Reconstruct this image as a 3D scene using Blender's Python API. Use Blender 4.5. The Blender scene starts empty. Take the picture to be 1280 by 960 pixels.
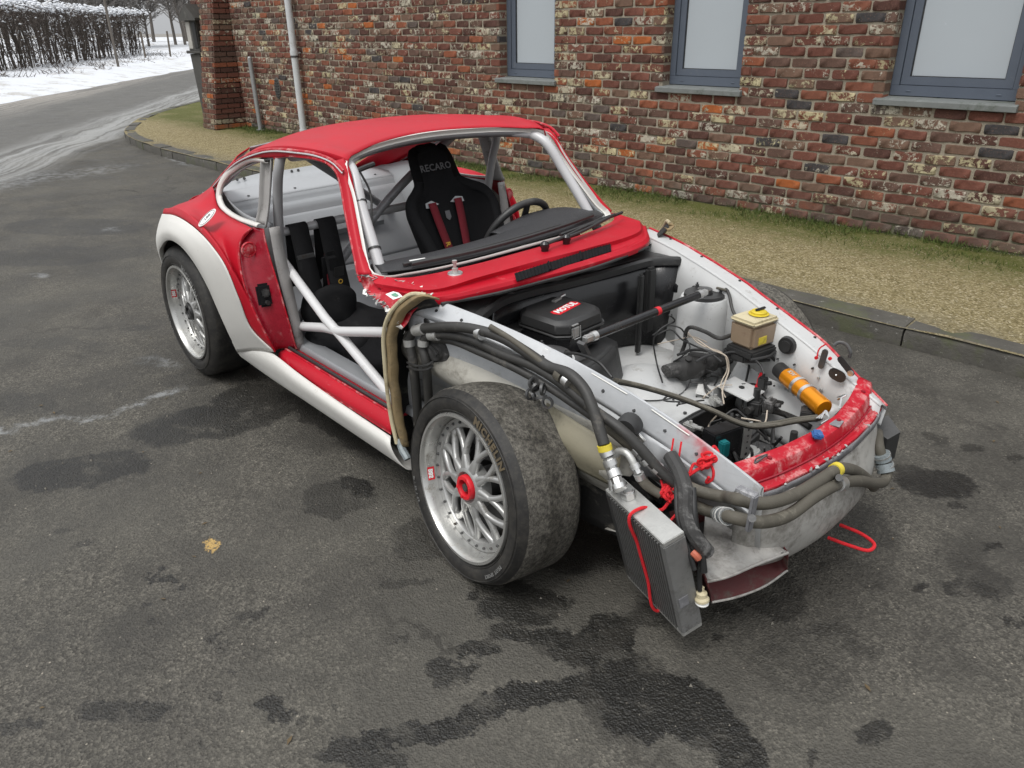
import bpy, bmesh, math, random
from mathutils import Vector, Matrix, noise
random.seed(7)
PI=math.pi
scene=bpy.context.scene
C=scene.collection

# ---------------------------------------------------------------- camera
cam_d=bpy.data.cameras.new('camera'); cam=bpy.data.objects.new('camera',cam_d); C.objects.link(cam); scene.camera=cam
cam.location=(1.6107,-1.9817,1.6631)
_yaw,_pitch,_roll=2.42066773,0.438846659,-0.0115804437
_f=Vector((math.cos(_yaw)*math.cos(_pitch),math.sin(_yaw)*math.cos(_pitch),-math.sin(_pitch)))
_r=Vector((math.sin(_yaw),-math.cos(_yaw),0)); _u=_r.cross(_f)
_r2=math.cos(_roll)*_r+math.sin(_roll)*_u; _u2=-math.sin(_roll)*_r+math.cos(_roll)*_u
cam.rotation_euler=Matrix(((_r2.x,_u2.x,-_f.x),(_r2.y,_u2.y,-_f.y),(_r2.z,_u2.z,-_f.z))).to_euler()
cam_d.sensor_width=36; cam_d.sensor_fit='HORIZONTAL'; cam_d.lens=36*953.667/1280
cam_d.clip_start=0.05; cam_d.clip_end=2000
scene.render.resolution_x=1024; scene.render.resolution_y=768

# ---------------------------------------------------------------- overcast winter sky and soft sun
world=bpy.data.worlds.new('World'); scene.world=world; world.use_nodes=True
wn=world.node_tree.nodes; wl=world.node_tree.links
bg=wn['Background']
SUN_EL,SUN_AZ=math.radians(62),math.radians(-80)     # azimuth measured from +X
sky=wn.new('ShaderNodeTexSky'); sky.sky_type='NISHITA'; sky.sun_disc=False
sky.sun_elevation=SUN_EL; sky.sun_rotation=math.radians(90)-SUN_AZ; sky.air_density=1.0; sky.dust_density=4.0
hs=wn.new('ShaderNodeHueSaturation'); hs.inputs['Saturation'].default_value=0.12
mixw=wn.new('ShaderNodeMix'); mixw.data_type='RGBA'; mixw.inputs[0].default_value=0.6
mixw.inputs[7].default_value=(12.5,12.8,13.2,1)
wl.new(sky.outputs[0],hs.inputs['Color']); wl.new(hs.outputs[0],mixw.inputs[6])
# standard overcast dome: brightest overhead, falling off smoothly to the horizon
tc=wn.new('ShaderNodeTexCoord'); sx=wn.new('ShaderNodeSeparateXYZ'); wl.new(tc.outputs['Generated'],sx.inputs[0])
mr=wn.new('ShaderNodeMapRange'); wl.new(sx.outputs[2],mr.inputs[0]); mr.inputs[3].default_value=.56; mr.inputs[4].default_value=1.40
mg=wn.new('ShaderNodeMix'); mg.data_type='RGBA'; mg.blend_type='MULTIPLY'; mg.inputs[0].default_value=1
wl.new(mixw.outputs[2],mg.inputs[6]); wl.new(mr.outputs[0],mg.inputs[7]); wl.new(mg.outputs[2],bg.inputs['Color'])
bg.inputs['Strength'].default_value=0.082
sun_d=bpy.data.lights.new('sun','SUN'); sun=bpy.data.objects.new('sun',sun_d); C.objects.link(sun)
sun_d.energy=1.3; sun_d.angle=math.radians(25); sun_d.color=(1.0,0.97,0.93)
sun.rotation_euler=Vector((math.cos(SUN_AZ)*math.cos(SUN_EL),math.sin(SUN_AZ)*math.cos(SUN_EL),math.sin(SUN_EL))).to_track_quat('Z','Y').to_euler()
scene.view_settings.view_transform='Standard'; scene.view_settings.look='None'
scene.view_settings.exposure=0.45; scene.view_settings.gamma=1

# ---------------------------------------------------------------- node helpers
class NT:
    def __init__(s,name):
        s.m=bpy.data.materials.new(name); s.m.use_nodes=True
        s.t=s.m.node_tree; s.n=s.t.nodes; s.l=s.t.links; s.b=s.n['Principled BSDF']
        s.geo=None
    def pos(s,obj=False):
        if obj:
            c=s.n.new('ShaderNodeTexCoord'); return c.outputs['Object']
        if not s.geo: s.geo=s.n.new('ShaderNodeNewGeometry')
        return s.geo.outputs['Position']
    def put(s,sock,v):
        if hasattr(v,'links') or isinstance(v,bpy.types.NodeSocket): s.l.new(v,sock)
        elif isinstance(v,(tuple,list)) and sock.type=='RGBA': sock.default_value=tuple(v)+((1,) if len(v)==3 else ())
        else: sock.default_value=v
    def noise(s,vec,scale,detail=4,rough=.55,out=0,dist=0):
        n=s.n.new('ShaderNodeTexNoise'); s.l.new(vec,n.inputs['Vector'])
        n.inputs['Scale'].default_value=scale; n.inputs['Detail'].default_value=detail; n.inputs['Roughness'].default_value=rough
        n.inputs['Distortion'].default_value=dist
        return n.outputs[out]
    def vor(s,vec,scale,feature='F1',out='Distance',rnd=1):
        n=s.n.new('ShaderNodeTexVoronoi'); n.feature=feature; s.l.new(vec,n.inputs['Vector']); n.inputs['Scale'].default_value=scale
        n.inputs['Randomness'].default_value=rnd
        return n.outputs[out]
    def math(s,op,a,b=0,c=0,clamp=False):
        n=s.n.new('ShaderNodeMath'); n.operation=op; n.use_clamp=clamp
        s.put(n.inputs[0],a); s.put(n.inputs[1],b)
        if op in('MULTIPLY_ADD','SMOOTH_MIN','SMOOTH_MAX'): s.put(n.inputs[2],c)
        return n.outputs[0]
    def vmath(s,op,a,b=None,scale=None):
        n=s.n.new('ShaderNodeVectorMath'); n.operation=op; s.put(n.inputs[0],a)
        if b is not None: s.put(n.inputs[1],b)
        if scale is not None: s.put(n.inputs['Scale'],scale)
        return n.outputs[1] if op in('LENGTH','DISTANCE','DOT_PRODUCT') else n.outputs[0]
    def rng(s,v,a,b,c=0,d=1,smooth=True):
        n=s.n.new('ShaderNodeMapRange'); n.clamp=True
        if smooth: n.interpolation_type='SMOOTHSTEP'
        s.put(n.inputs[0],v)
        for i,x in zip((1,2,3,4),(a,b,c,d)): s.put(n.inputs[i],x)
        return n.outputs[0]
    def mix(s,f,a,b,mode='MIX'):
        n=s.n.new('ShaderNodeMix'); n.data_type='RGBA'; n.blend_type=mode
        s.put(n.inputs[0],f); s.put(n.inputs[6],a); s.put(n.inputs[7],b); return n.outputs[2]
    def fmix(s,f,a,b):
        n=s.n.new('ShaderNodeMix'); n.data_type='FLOAT'
        s.put(n.inputs[0],f); s.put(n.inputs[2],a); s.put(n.inputs[3],b); return n.outputs[0]
    def ramp(s,f,stops,const=False):
        n=s.n.new('ShaderNodeValToRGB'); s.l.new(f,n.inputs[0]); e=n.color_ramp.elements
        if const: n.color_ramp.interpolation='CONSTANT'
        while len(e)<len(stops): e.new(0.5)
        for q,(p,c) in zip(e,stops): q.position=p; q.color=tuple(c)+(1,)
        return n.outputs[0]
    def sep(s,v):
        n=s.n.new('ShaderNodeSeparateXYZ'); s.l.new(v,n.inputs[0]); return n.outputs
    def comb(s,x,y,z):
        n=s.n.new('ShaderNodeCombineXYZ')
        for i,v in enumerate((x,y,z)): s.put(n.inputs[i],v)
        return n.outputs[0]
    def bump(s,h,strength=.3,dist=.01,prev=None):
        n=s.n.new('ShaderNodeBump'); n.inputs['Strength'].default_value=strength; n.inputs['Distance'].default_value=dist
        s.l.new(h,n.inputs['Height'])
        if prev is not None: s.l.new(prev,n.inputs['Normal'])
        return n.outputs[0]
    def done(s,col=None,rough=None,metal=None,norm=None,spec=None,coat=None):
        for k,v in(('Base Color',col),('Roughness',rough),('Metallic',metal),('Normal',norm),('Specular IOR Level',spec),('Coat Weight',coat)):
            if v is not None: s.put(s.b.inputs[k],v)
        return s.m
M={}
def simple(name,col,rough=.5,metal=0,var=.15,scale=18,dirt=None,damt=.45,dscale=7,bump=.08,bscale=60,spec=None,coat=None,rv=.12):
    """paint-like surface: tone variation, patchy dirt, roughness variation and a fine bump"""
    t=NT(name); p=t.pos()
    n1=t.noise(p,scale,6,.6)
    c=t.mix(n1,tuple(x*(1-var) for x in col),tuple(min(1,x*(1+var)) for x in col))
    r=t.fmix(n1,max(.02,rough-rv),min(1,rough+rv))
    if dirt:
        d=t.noise(p,dscale,8,.68,dist=.6); d2=t.noise(p,dscale*9,5,.7)
        m=t.rng(t.math('MULTIPLY_ADD',d2,.25,t.math('MULTIPLY',d,.85)),.71-damt*.28,.81-damt*.12)
        m=t.math('MULTIPLY',m,.85)
        c=t.mix(m,c,dirt); r=t.fmix(m,r,.85)
    if dirt and ('paint' in name or name in('white_worn','white_inner','red_worn','silver_bright')):
        # fine scratches in two directions, small chips and dried water specks
        for k,sv in enumerate(((9,70,9),(60,8,30))):
            q=t.noise(t.vmath('MULTIPLY',p,sv),1.6,3,.6); q=t.math('MULTIPLY',t.rng(q,.67,.70),t.rng(t.noise(p,3.5+k,4,.6),.50,.60))
            c=t.mix(t.math('MULTIPLY',q,.42),c,tuple(x*.45+.10 for x in col) if k else tuple(min(1,x*.75+.16) for x in col))
        sp=t.math('MULTIPLY',t.rng(t.vor(p,55),.16,.10),t.math('GREATER_THAN',t.sep(t.vor(p,55,out='Color'))[0],.90)); c=t.mix(t.math('MULTIPLY',sp,.55),c,dirt)
    b=t.bump(t.noise(p,bscale,5,.6),bump,.004)
    M[name]=t.done(c,r,metal,b,spec,coat); return M[name]

DUST=(.30,.27,.22); GRIME=(.055,.05,.042)
simple('red_paint',(.42,.006,.018),.46,0,.16,9,(.48,.06,.07),.30,11,.05,40,spec=.28)
simple('red_worn',(.40,.006,.018),.45,0,.2,20,(.58,.30,.29),.66,15,.15,60,spec=.3)
simple('dark_red',(.26,.008,.02),.28,0,.3,25,(.40,.17,.17),.35,12,.2,60)
simple('white_paint',(.63,.62,.585),.42,0,.05,12,(.42,.39,.33),.16,7,.06,40)
simple('white_worn',(.60,.61,.62),.45,0,.08,22,(.26,.25,.23),.30,9,.14,50)
def overspray():
    t=NT('rail_white'); p=t.pos(); n1=t.noise(p,22,6,.6); d=t.noise(p,9,8,.7,dist=.6); f=t.noise(p,70,5,.7)
    c=t.mix(n1,(.36,.375,.39),(.50,.51,.52))
    c=t.mix(t.math('MULTIPLY',t.rng(t.math('MULTIPLY_ADD',f,.3,t.math('MULTIPLY',d,.8)),.58,.72),.6),c,(.24,.23,.21))
    st=t.noise(t.vmath('MULTIPLY',p,(3.0,3.0,60.0)),1.5,5,.6); c=t.mix(t.math('MULTIPLY',t.rng(st,.55,.75),.3),c,(.34,.34,.34))
    acc=None
    for q,r in (((0.539,-0.410,0.646),.030),((0.576,-0.400,0.629),.028),((0.513,-0.420,0.657),.018),((0.593,-0.390,0.592),.020)):
        m=t.rng(t.math('MULTIPLY_ADD',t.math('SUBTRACT',n1,.5),.05,t.vmath('DISTANCE',p,q)),r*1.6,r*.4); acc=m if acc is None else t.math('MAXIMUM',acc,m)
    c=t.mix(t.math('MULTIPLY',acc,.9),c,(.48,.03,.045))
    M['rail_white']=t.done(c,.45,0,t.bump(f,.12,.004))
overspray()
simple('white_inner',(.49,.495,.49),.42,0,.08,14,(.26,.245,.22),.36,11,.1,50)
simple('white_dirty',(.40,.385,.34),.55,0,.15,14,(.10,.09,.07),.66,5,.2,50)
simple('silver_paint',(.28,.29,.30),.38,.15,.08,10,(.30,.30,.29),.18,6,.06,40)
simple('cage_paint',(.48,.48,.485),.36,.05,.05,20,(.34,.33,.31),.14,12,.05,60)
simple('cage_grey',(.25,.25,.26),.4,.1,.08,20,GRIME,.3,10,.05,60)
simple('primer_grey',(.30,.29,.28),.6,0,.15,20,(.12,.11,.10),.5,12,.15,80)
simple('alu',(.62,.62,.61),.36,.9,.1,40,(.16,.15,.13),.25,14,.12,120)
simple('alu_cast',(.50,.50,.48),.48,.7,.12,40,(.15,.14,.12),.35,10,.3,150)
simple('rim_alu',(.52,.52,.50),.3,.75,.06,30,(.26,.24,.20),.4,16,.06,150)
simple('rim_face',(.42,.42,.41),.34,.6,.08,30,(.20,.19,.17),.45,16,.06,150)
simple('alu_plate',(.24,.24,.235),.5,.5,.15,40,(.09,.085,.08),.5,10,.2,120)
simple('steel_dark',(.10,.10,.10),.45,.6,.3,40,(.10,.07,.05),.4,20,.2,150)
simple('black_plastic',(.024,.024,.024),.46,0,.3,30,(.07,.068,.062),.36,9,.15,150)
simple('black_gloss',(.012,.012,.013),.22,0,.2,30,(.05,.048,.045),.3,9,.05,150)
simple('black_fabric',(.010,.010,.011),.92,0,.3,60,None,0,9,.5,500,spec=.15)
simple('vinyl',(.022,.022,.024),.5,0,.15,40,(.06,.06,.055),.25,9,.4,420)
simple('red_belt',(.14,.005,.013),.85,0,.2,90,None,0,9,.4,500)
simple('rope_red',(.62,.012,.02),.75,0,.2,120,None,0,9,.6,400)
simple('hose_grey',(.080,.072,.056),.7,0,.22,30,(.19,.175,.14),.5,12,.25,160)
simple('hose_black',(.030,.029,.027),.55,0,.3,30,(.12,.11,.095),.42,11,.2,160)
simple('wire_black',(.02,.02,.02),.5,0,.3,60,(.1,.1,.09),.4,30,.1,160)
simple('wire_tan',(.42,.36,.29),.55,0,.2,60,None,0,30,.1,160)
simple('foam_tan',(.22,.16,.08),.8,0,.25,16,(.10,.08,.05),.6,9,.6,90)
simple('cream',(.50,.44,.29),.6,0,.14,14,(.20,.16,.09),.6,8,.2,60)
simple('liner_black',(.012,.0115,.011),.8,0,.35,26,(.13,.12,.10),.5,10,.5,90)
simple('gold_anod',(.80,.29,.012),.30,.6,.06,12,None,.0,20,.0,100,rv=.04)
simple('yellow_cap',(.58,.44,.03),.4,0,.15,30,(.20,.16,.05),.6,20,.1,80)
simple('reservoir_plastic',(.27,.20,.135),.35,0,.18,14,(.22,.15,.10),.5,12,.1,60)
simple('teal_plastic',(.01,.13,.14),.4,0,.2,30,None,0,9,.1,80)
simple('blue_tape',(.03,.10,.28),.35,0,.3,30,(.2,.25,.3),.4,20,.3,80)
simple('yellow_label',(.62,.50,.05),.5,0,.2,40,(.2,.16,.05),.5,20,.1,80)
simple('grey_tape',(.22,.25,.26),.45,.2,.2,30,(.08,.08,.08),.5,14,.3,80)
simple('white_label',(.75,.75,.73),.5,0,.05,30,(.3,.3,.3),.3,30,.05,80)
simple('gold_text',(.50,.30,.03),.7,0,.1,30,None,0,9,.1,80)
simple('grey_text',(.11,.11,.115),.8,0,.1,30,None,0,9,.1,80)
simple('tyre_text',(.11,.085,.05),.8,0,.2,90,(.05,.045,.04),.6,40,.1,80)
simple('pale_text',(.15,.15,.145),.8,0,.2,90,(.05,.045,.04),.6,40,.1,80)
simple('red_label',(.60,.015,.025),.4,0,.1,30,(.3,.05,.05),.3,20,.05,80)
simple('window_frame',(.090,.108,.138),.4,0,.08,10,(.16,.17,.18),.25,6,.05,60)
simple('glass_frost',(.40,.44,.47),.22,0,.03,3,(.34,.37,.39),.0,2,.02,20)
simple('sill_stone',(.16,.17,.165),.7,0,.25,12,(.07,.085,.065),.55,9,.3,50)
simple('galvanised',(.30,.31,.31),.5,.5,.15,12,(.18,.17,.15),.4,8,.15,40)
simple('pipe_paint',(.52,.54,.55),.5,0,.1,8,(.28,.26,.22),.4,5,.1,40)
simple('stone_dark',(.075,.073,.068),.85,0,.3,10,(.15,.15,.13),.4,8,.4,30)
simple('stone_pale',(.42,.41,.38),.8,0,.2,8,(.2,.19,.17),.4,6,.3,30)
simple('bark',(.045,.036,.028),.9,0,.35,6,None,0,5,.5,20)
simple('bark_hazed',(.13,.115,.10),.95,0,.2,1,None,0,5,.1,5)  # distance haze put into the colour as a paler bark
simple('wood_post',(.12,.10,.08),.9,0,.3,6,None,0,5,.3,20)
simple('twig',(.058,.044,.036),.9,0,.45,1.2,(.14,.12,.10),.6,.8,.1,20)
simple('twig_green',(.045,.055,.028),.9,0,.3,1.2,None,0,.8,.1,20)
simple('twig_hazed',(.22,.205,.19),.95,0,.15,.4,None,0,.8,.1,5)  # pale twig tone carries the haze of distance in its colour

simple('moss_green',(.060,.085,.014),.9,0,.5,3,None,0,5,.1,20)
simple('pebble',(.27,.23,.15),.9,0,.5,30,None,0,5,.1,20)
simple('green_label',(.12,.30,.20),.5,0,.3,60,(.4,.5,.55),.4,60,.05,50)
simple('primer_worn',(.19,.19,.20),.55,.1,.35,40,(.50,.50,.50),.45,26,.3,90)
simple('nose_white',(.37,.36,.335),.45,0,.18,10,(.10,.09,.075),.85,5,.1,40)
simple('dusty_black',(.035,.034,.033),.7,0,.4,24,(.22,.215,.21),.5,10,.4,80)
simple('silver_bright',(.34,.35,.36),.4,.1,.06,8,(.36,.36,.35),.14,5,.06,30)
simple('cage_mid',(.34,.34,.345),.38,.1,.08,20,(.18,.17,.16),.2,10,.05,60)
simple('cage_white',(.60,.60,.60),.34,0,.05,20,(.40,.38,.35),.12,12,.06,60)
simple('floor_grey',(.17,.17,.17),.6,0,.25,14,(.05,.045,.04),.5,8,.15,40)
simple('belt_black',(.013,.013,.014),.85,0,.35,50,(.04,.04,.04),.3,12,.4,400,spec=.2)
simple('pink_plug',(.45,.12,.07),.5,0,.2,30,None,0,9,.1,60)
simple('white_worn2',(.40,.385,.36),.5,0,.22,18,(.10,.09,.08),.95,7,.3,60)
simple('duct_red',(.09,.018,.018),.7,0,.3,16,(.10,.09,.075),.5,8,.2,60)
simple('cream_dirty',(.23,.21,.15),.6,0,.15,14,(.10,.09,.06),.62,6,.2,60)
simple('alu_dark',(.19,.19,.185),.5,.6,.2,60,(.10,.09,.08),.5,16,.2,100)
simple('cooler_core',(.06,.06,.06),.7,.2,.3,60,None,0,9,.3,100)

def snow_mat():
    t=NT('snow'); p=t.pos()
    a=t.noise(p,1.2,6,.6); b=t.noise(p,14,6,.7)
    c=t.mix(t.rng(t.math('MULTIPLY_ADD',b,.5,a),.74,.98),(.60,.62,.65),(.36,.34,.31))
    M['snow']=t.done(c,.6,0,t.bump(t.math('MULTIPLY_ADD',b,.4,a),.6,.08))
snow_mat()

def asphalt():
    t=NT('asphalt'); p=t.pos(); X=t.sep(p); flat=t.comb(X[0],X[1],0.0)
    warp=t.noise(flat,3.2,5,.65,out=1)
    w2=t.noise(flat,20,6,.8,out=1)
    v=t.vmath('ADD',flat,t.vmath('SCALE',t.vmath('SUBTRACT',warp,(.5,.5,.5)),scale=.24))
    v=t.vmath('ADD',v,t.vmath('SCALE',t.vmath('SUBTRACT',w2,(.5,.5,.5)),scale=.12))
    # aggregate
    vc=t.vor(flat,175,out='Color'); vd=t.vor(flat,175); vd2=t.vor(flat,95)
    vc2=t.vor(flat,95,out='Color')
    fine=t.noise(flat,45,4,.7)
    stone=t.math('ADD',t.math('MULTIPLY',t.sep(vc)[0],.7),t.math('MULTIPLY',fine,.3)); stone2=t.sep(vc2)[1]
    big=t.noise(flat,.55,5,.6); mid=t.noise(flat,2.6,6,.65); fine=t.noise(flat,45,4,.7)
    base=t.ramp(stone,[(0,(.020,.018,.016)),(.38,(.056,.052,.045)),(.72,(.112,.104,.090)),(.90,(.21,.195,.168)),(1,(.40,.37,.33))])
    base=t.mix(.35,base,t.ramp(stone2,[(0,(.035,.034,.032)),(.6,(.08,.077,.07)),(1,(.17,.16,.145))]))
    base=t.mix(t.rng(mid,.36,.64),t.mix(.62,base,(.034,.032,.029)),base); base=t.mix(t.math('MULTIPLY',t.rng(t.noise(flat,.9,7,.72,dist=.6),.44,.60),.5),base,(.038,.036,.033))
    base=t.mix(t.math('MULTIPLY',t.rng(big,.45,.62),.35),base,(.105,.10,.088))
    # wet / oily stains, plus shade painted in under the car, tyre and nose: (x, y, radius x, radius y, turn, depth)
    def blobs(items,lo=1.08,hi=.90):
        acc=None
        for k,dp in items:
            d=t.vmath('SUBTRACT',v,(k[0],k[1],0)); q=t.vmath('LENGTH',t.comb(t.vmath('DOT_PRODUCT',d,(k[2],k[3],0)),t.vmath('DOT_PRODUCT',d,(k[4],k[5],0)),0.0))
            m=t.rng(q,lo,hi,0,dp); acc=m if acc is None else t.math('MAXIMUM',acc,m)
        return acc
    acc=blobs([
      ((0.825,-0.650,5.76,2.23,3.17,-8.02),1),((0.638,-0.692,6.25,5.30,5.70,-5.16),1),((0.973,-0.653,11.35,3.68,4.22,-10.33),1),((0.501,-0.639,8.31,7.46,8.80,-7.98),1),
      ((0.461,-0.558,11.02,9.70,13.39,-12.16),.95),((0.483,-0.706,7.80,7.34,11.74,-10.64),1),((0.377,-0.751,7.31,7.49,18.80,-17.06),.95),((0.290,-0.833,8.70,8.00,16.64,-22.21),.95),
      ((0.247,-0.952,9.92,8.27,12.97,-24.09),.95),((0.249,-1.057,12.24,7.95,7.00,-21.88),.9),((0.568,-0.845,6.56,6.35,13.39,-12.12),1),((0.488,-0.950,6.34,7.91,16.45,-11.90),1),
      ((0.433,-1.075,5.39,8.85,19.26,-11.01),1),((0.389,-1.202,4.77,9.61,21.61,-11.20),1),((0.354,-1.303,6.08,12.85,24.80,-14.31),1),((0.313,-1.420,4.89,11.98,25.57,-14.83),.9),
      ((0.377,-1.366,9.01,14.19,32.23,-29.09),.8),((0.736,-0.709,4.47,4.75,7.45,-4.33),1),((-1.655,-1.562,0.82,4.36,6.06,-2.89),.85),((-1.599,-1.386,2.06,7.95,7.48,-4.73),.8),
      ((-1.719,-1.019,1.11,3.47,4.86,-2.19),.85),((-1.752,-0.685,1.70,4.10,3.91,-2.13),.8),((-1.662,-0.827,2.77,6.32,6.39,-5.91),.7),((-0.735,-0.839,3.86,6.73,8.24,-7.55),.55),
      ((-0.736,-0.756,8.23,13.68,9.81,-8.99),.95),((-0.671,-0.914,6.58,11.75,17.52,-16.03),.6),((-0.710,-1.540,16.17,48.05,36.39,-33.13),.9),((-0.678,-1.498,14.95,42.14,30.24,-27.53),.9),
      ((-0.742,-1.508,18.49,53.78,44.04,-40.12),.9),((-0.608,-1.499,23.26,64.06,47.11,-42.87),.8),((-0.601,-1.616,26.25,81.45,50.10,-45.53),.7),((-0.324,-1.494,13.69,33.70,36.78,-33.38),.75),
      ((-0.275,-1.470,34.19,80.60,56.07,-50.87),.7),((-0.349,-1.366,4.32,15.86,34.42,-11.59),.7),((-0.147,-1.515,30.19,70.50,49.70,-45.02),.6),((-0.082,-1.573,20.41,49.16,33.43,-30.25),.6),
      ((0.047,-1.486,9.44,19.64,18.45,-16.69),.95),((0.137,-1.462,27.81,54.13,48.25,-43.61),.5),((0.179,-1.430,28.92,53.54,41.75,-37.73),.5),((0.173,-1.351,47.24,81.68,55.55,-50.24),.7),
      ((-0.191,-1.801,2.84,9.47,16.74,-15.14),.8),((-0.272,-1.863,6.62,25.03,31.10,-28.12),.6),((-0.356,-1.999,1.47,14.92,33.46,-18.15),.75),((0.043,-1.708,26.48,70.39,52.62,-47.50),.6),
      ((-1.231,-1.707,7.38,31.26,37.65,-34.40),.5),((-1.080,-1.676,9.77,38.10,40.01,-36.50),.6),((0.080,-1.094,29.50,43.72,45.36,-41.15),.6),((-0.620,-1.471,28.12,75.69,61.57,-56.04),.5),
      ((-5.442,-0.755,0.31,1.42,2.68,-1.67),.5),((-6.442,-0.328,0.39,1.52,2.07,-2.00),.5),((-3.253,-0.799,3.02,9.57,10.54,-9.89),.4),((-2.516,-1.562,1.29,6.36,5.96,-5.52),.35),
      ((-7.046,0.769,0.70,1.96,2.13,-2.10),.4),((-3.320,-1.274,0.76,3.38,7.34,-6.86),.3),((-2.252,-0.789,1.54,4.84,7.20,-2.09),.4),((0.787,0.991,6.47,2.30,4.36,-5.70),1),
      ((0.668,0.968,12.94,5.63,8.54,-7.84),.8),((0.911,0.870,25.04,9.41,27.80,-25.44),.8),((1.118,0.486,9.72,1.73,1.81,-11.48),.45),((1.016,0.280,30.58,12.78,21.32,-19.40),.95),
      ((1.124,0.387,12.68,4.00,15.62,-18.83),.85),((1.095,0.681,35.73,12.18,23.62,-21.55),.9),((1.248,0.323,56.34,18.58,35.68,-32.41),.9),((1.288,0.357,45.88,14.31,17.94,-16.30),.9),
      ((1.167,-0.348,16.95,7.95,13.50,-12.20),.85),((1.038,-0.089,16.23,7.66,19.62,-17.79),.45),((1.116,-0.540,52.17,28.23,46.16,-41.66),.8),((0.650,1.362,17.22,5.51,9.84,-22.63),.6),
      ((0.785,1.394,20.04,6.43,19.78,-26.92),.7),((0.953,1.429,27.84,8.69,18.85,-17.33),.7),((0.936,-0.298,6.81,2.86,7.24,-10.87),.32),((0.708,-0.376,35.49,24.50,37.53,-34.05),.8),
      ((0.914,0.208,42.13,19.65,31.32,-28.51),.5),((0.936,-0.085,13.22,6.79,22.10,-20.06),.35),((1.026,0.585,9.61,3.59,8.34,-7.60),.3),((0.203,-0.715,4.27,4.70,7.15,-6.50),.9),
      ((0.096,-0.713,6.24,7.24,13.47,-12.26),.9),((-0.152,-0.921,5.92,8.69,22.79,-20.75),.5),((-0.305,-0.772,6.71,9.59,6.55,-5.98),.5),((-0.001,-0.257,2.21,2.14,2.43,-2.22),.85),  # under tyre, car and nose: oil stains deepened with painted-in shade
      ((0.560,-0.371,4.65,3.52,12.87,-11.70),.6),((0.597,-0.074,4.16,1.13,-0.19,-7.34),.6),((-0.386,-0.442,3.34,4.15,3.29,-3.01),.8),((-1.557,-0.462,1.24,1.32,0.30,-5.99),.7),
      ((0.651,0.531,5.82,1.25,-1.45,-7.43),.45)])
    # spatter: random small spots
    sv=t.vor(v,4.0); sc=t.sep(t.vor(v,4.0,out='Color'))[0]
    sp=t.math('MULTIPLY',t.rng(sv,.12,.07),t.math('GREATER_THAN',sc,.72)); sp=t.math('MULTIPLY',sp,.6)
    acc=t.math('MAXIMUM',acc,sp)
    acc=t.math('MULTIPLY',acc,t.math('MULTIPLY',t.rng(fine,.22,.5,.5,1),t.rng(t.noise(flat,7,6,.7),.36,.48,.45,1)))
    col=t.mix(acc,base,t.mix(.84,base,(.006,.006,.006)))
    pk=t.math('MULTIPLY',t.rng(t.vor(flat,38),.14,.09),t.math('GREATER_THAN',t.sep(t.vor(flat,38,out='Color'))[1],.92)); col=t.mix(t.math('MULTIPLY',pk,t.math('SUBTRACT',1.0,t.math('MULTIPLY',acc,.7))),col,(.27,.245,.21))
    crk=t.rng(t.vor(t.vmath('ADD',flat,t.vmath('SCALE',t.vmath('SUBTRACT',warp,(.5,.5,.5)),scale=.5)),.42,'DISTANCE_TO_EDGE'),.010,.003); crk=t.math('MULTIPLY',crk,t.rng(t.noise(flat,.6,3,.5),.5,.6)); col=t.mix(t.math('MULTIPLY',crk,.7),col,(.03,.028,.025))
    # yellow paint fleck, pale scuffs
    d=t.vmath('LENGTH',t.vmath('MULTIPLY',t.vmath('SUBTRACT',v,(-0.752,-1.330,0.000)),(1/.05,1/.028,0)))
    yl=t.math('MULTIPLY',t.rng(d,1.05,.7),t.rng(t.noise(flat,60,3,.7),.38,.5))
    col=t.mix(yl,col,(.40,.27,.10))
    # grey crusts of melting slush on the lot and beside the road (real patches of ice residue)
    sl=blobs([((-2.281,-1.707,2.16,11.98,23.92,-22.07),.7),((-2.267,-1.565,1.55,10.26,25.30,-7.90),.7),((-2.184,-1.428,2.39,9.60,30.06,-27.77),.7),((-2.111,-1.313,2.19,12.17,26.59,-1.76),.8),((-2.140,-1.169,1.89,10.65,35.78,5.99),.8),((-2.162,-1.008,2.94,13.14,34.12,2.74),.8),((-2.597,-0.896,3.70,9.08,7.35,-14.42),.45),((-6.071,-0.123,3.20,11.06,7.85,-7.59),.6),((-4.912,-0.997,2.85,13.32,11.94,-11.35),.6),((-10.048,1.916,1.38,3.36,-0.13,-6.07),.95),((-9.604,-0.127,0.33,1.91,2.20,1.37),.5),((-9.660,0.621,0.37,1.49,2.58,0.45),.4),((-0.334,2.011,6.95,2.86,-3.31,-22.46),.3)],1.4,.3); sl=t.math('MULTIPLY',sl,.6)
    sl=t.math('MULTIPLY',sl,t.rng(t.noise(flat,9,6,.75),.42,.6))
    col=t.mix(sl,col,(.38,.40,.43))
    # the public road beyond the lot: paler, salted, with slush lines along it
    ax,ay,bx,by=ROAD_A[0],ROAD_A[1],ROAD_B[0],ROAD_B[1]
    L=math.hypot(bx-ax,by-ay); nx,ny=-(by-ay)/L,(bx-ax)/L
    lw=t.vmath('ADD',flat,t.vmath('SCALE',t.vmath('SUBTRACT',t.noise(flat,.5,5,.6,out=1),(.5,.5,.5)),scale=.7))
    dist=t.math('ADD',t.vmath('DOT_PRODUCT',lw,(nx,ny,0)),-(ax*nx+ay*ny))      # + = away from the lot
    streak=t.noise(t.comb(t.math('MULTIPLY',t.vmath('DOT_PRODUCT',flat,((bx-ax)/L,(by-ay)/L,0)),.07),t.math('MULTIPLY',dist,3.2),0.0),1.5,7,.75)
    road=t.rng(dist,-.3,.4)
    col=t.mix(t.math('MULTIPLY',road,.55),col,t.mix(streak,(.10,.10,.10),(.17,.17,.17)))
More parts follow.
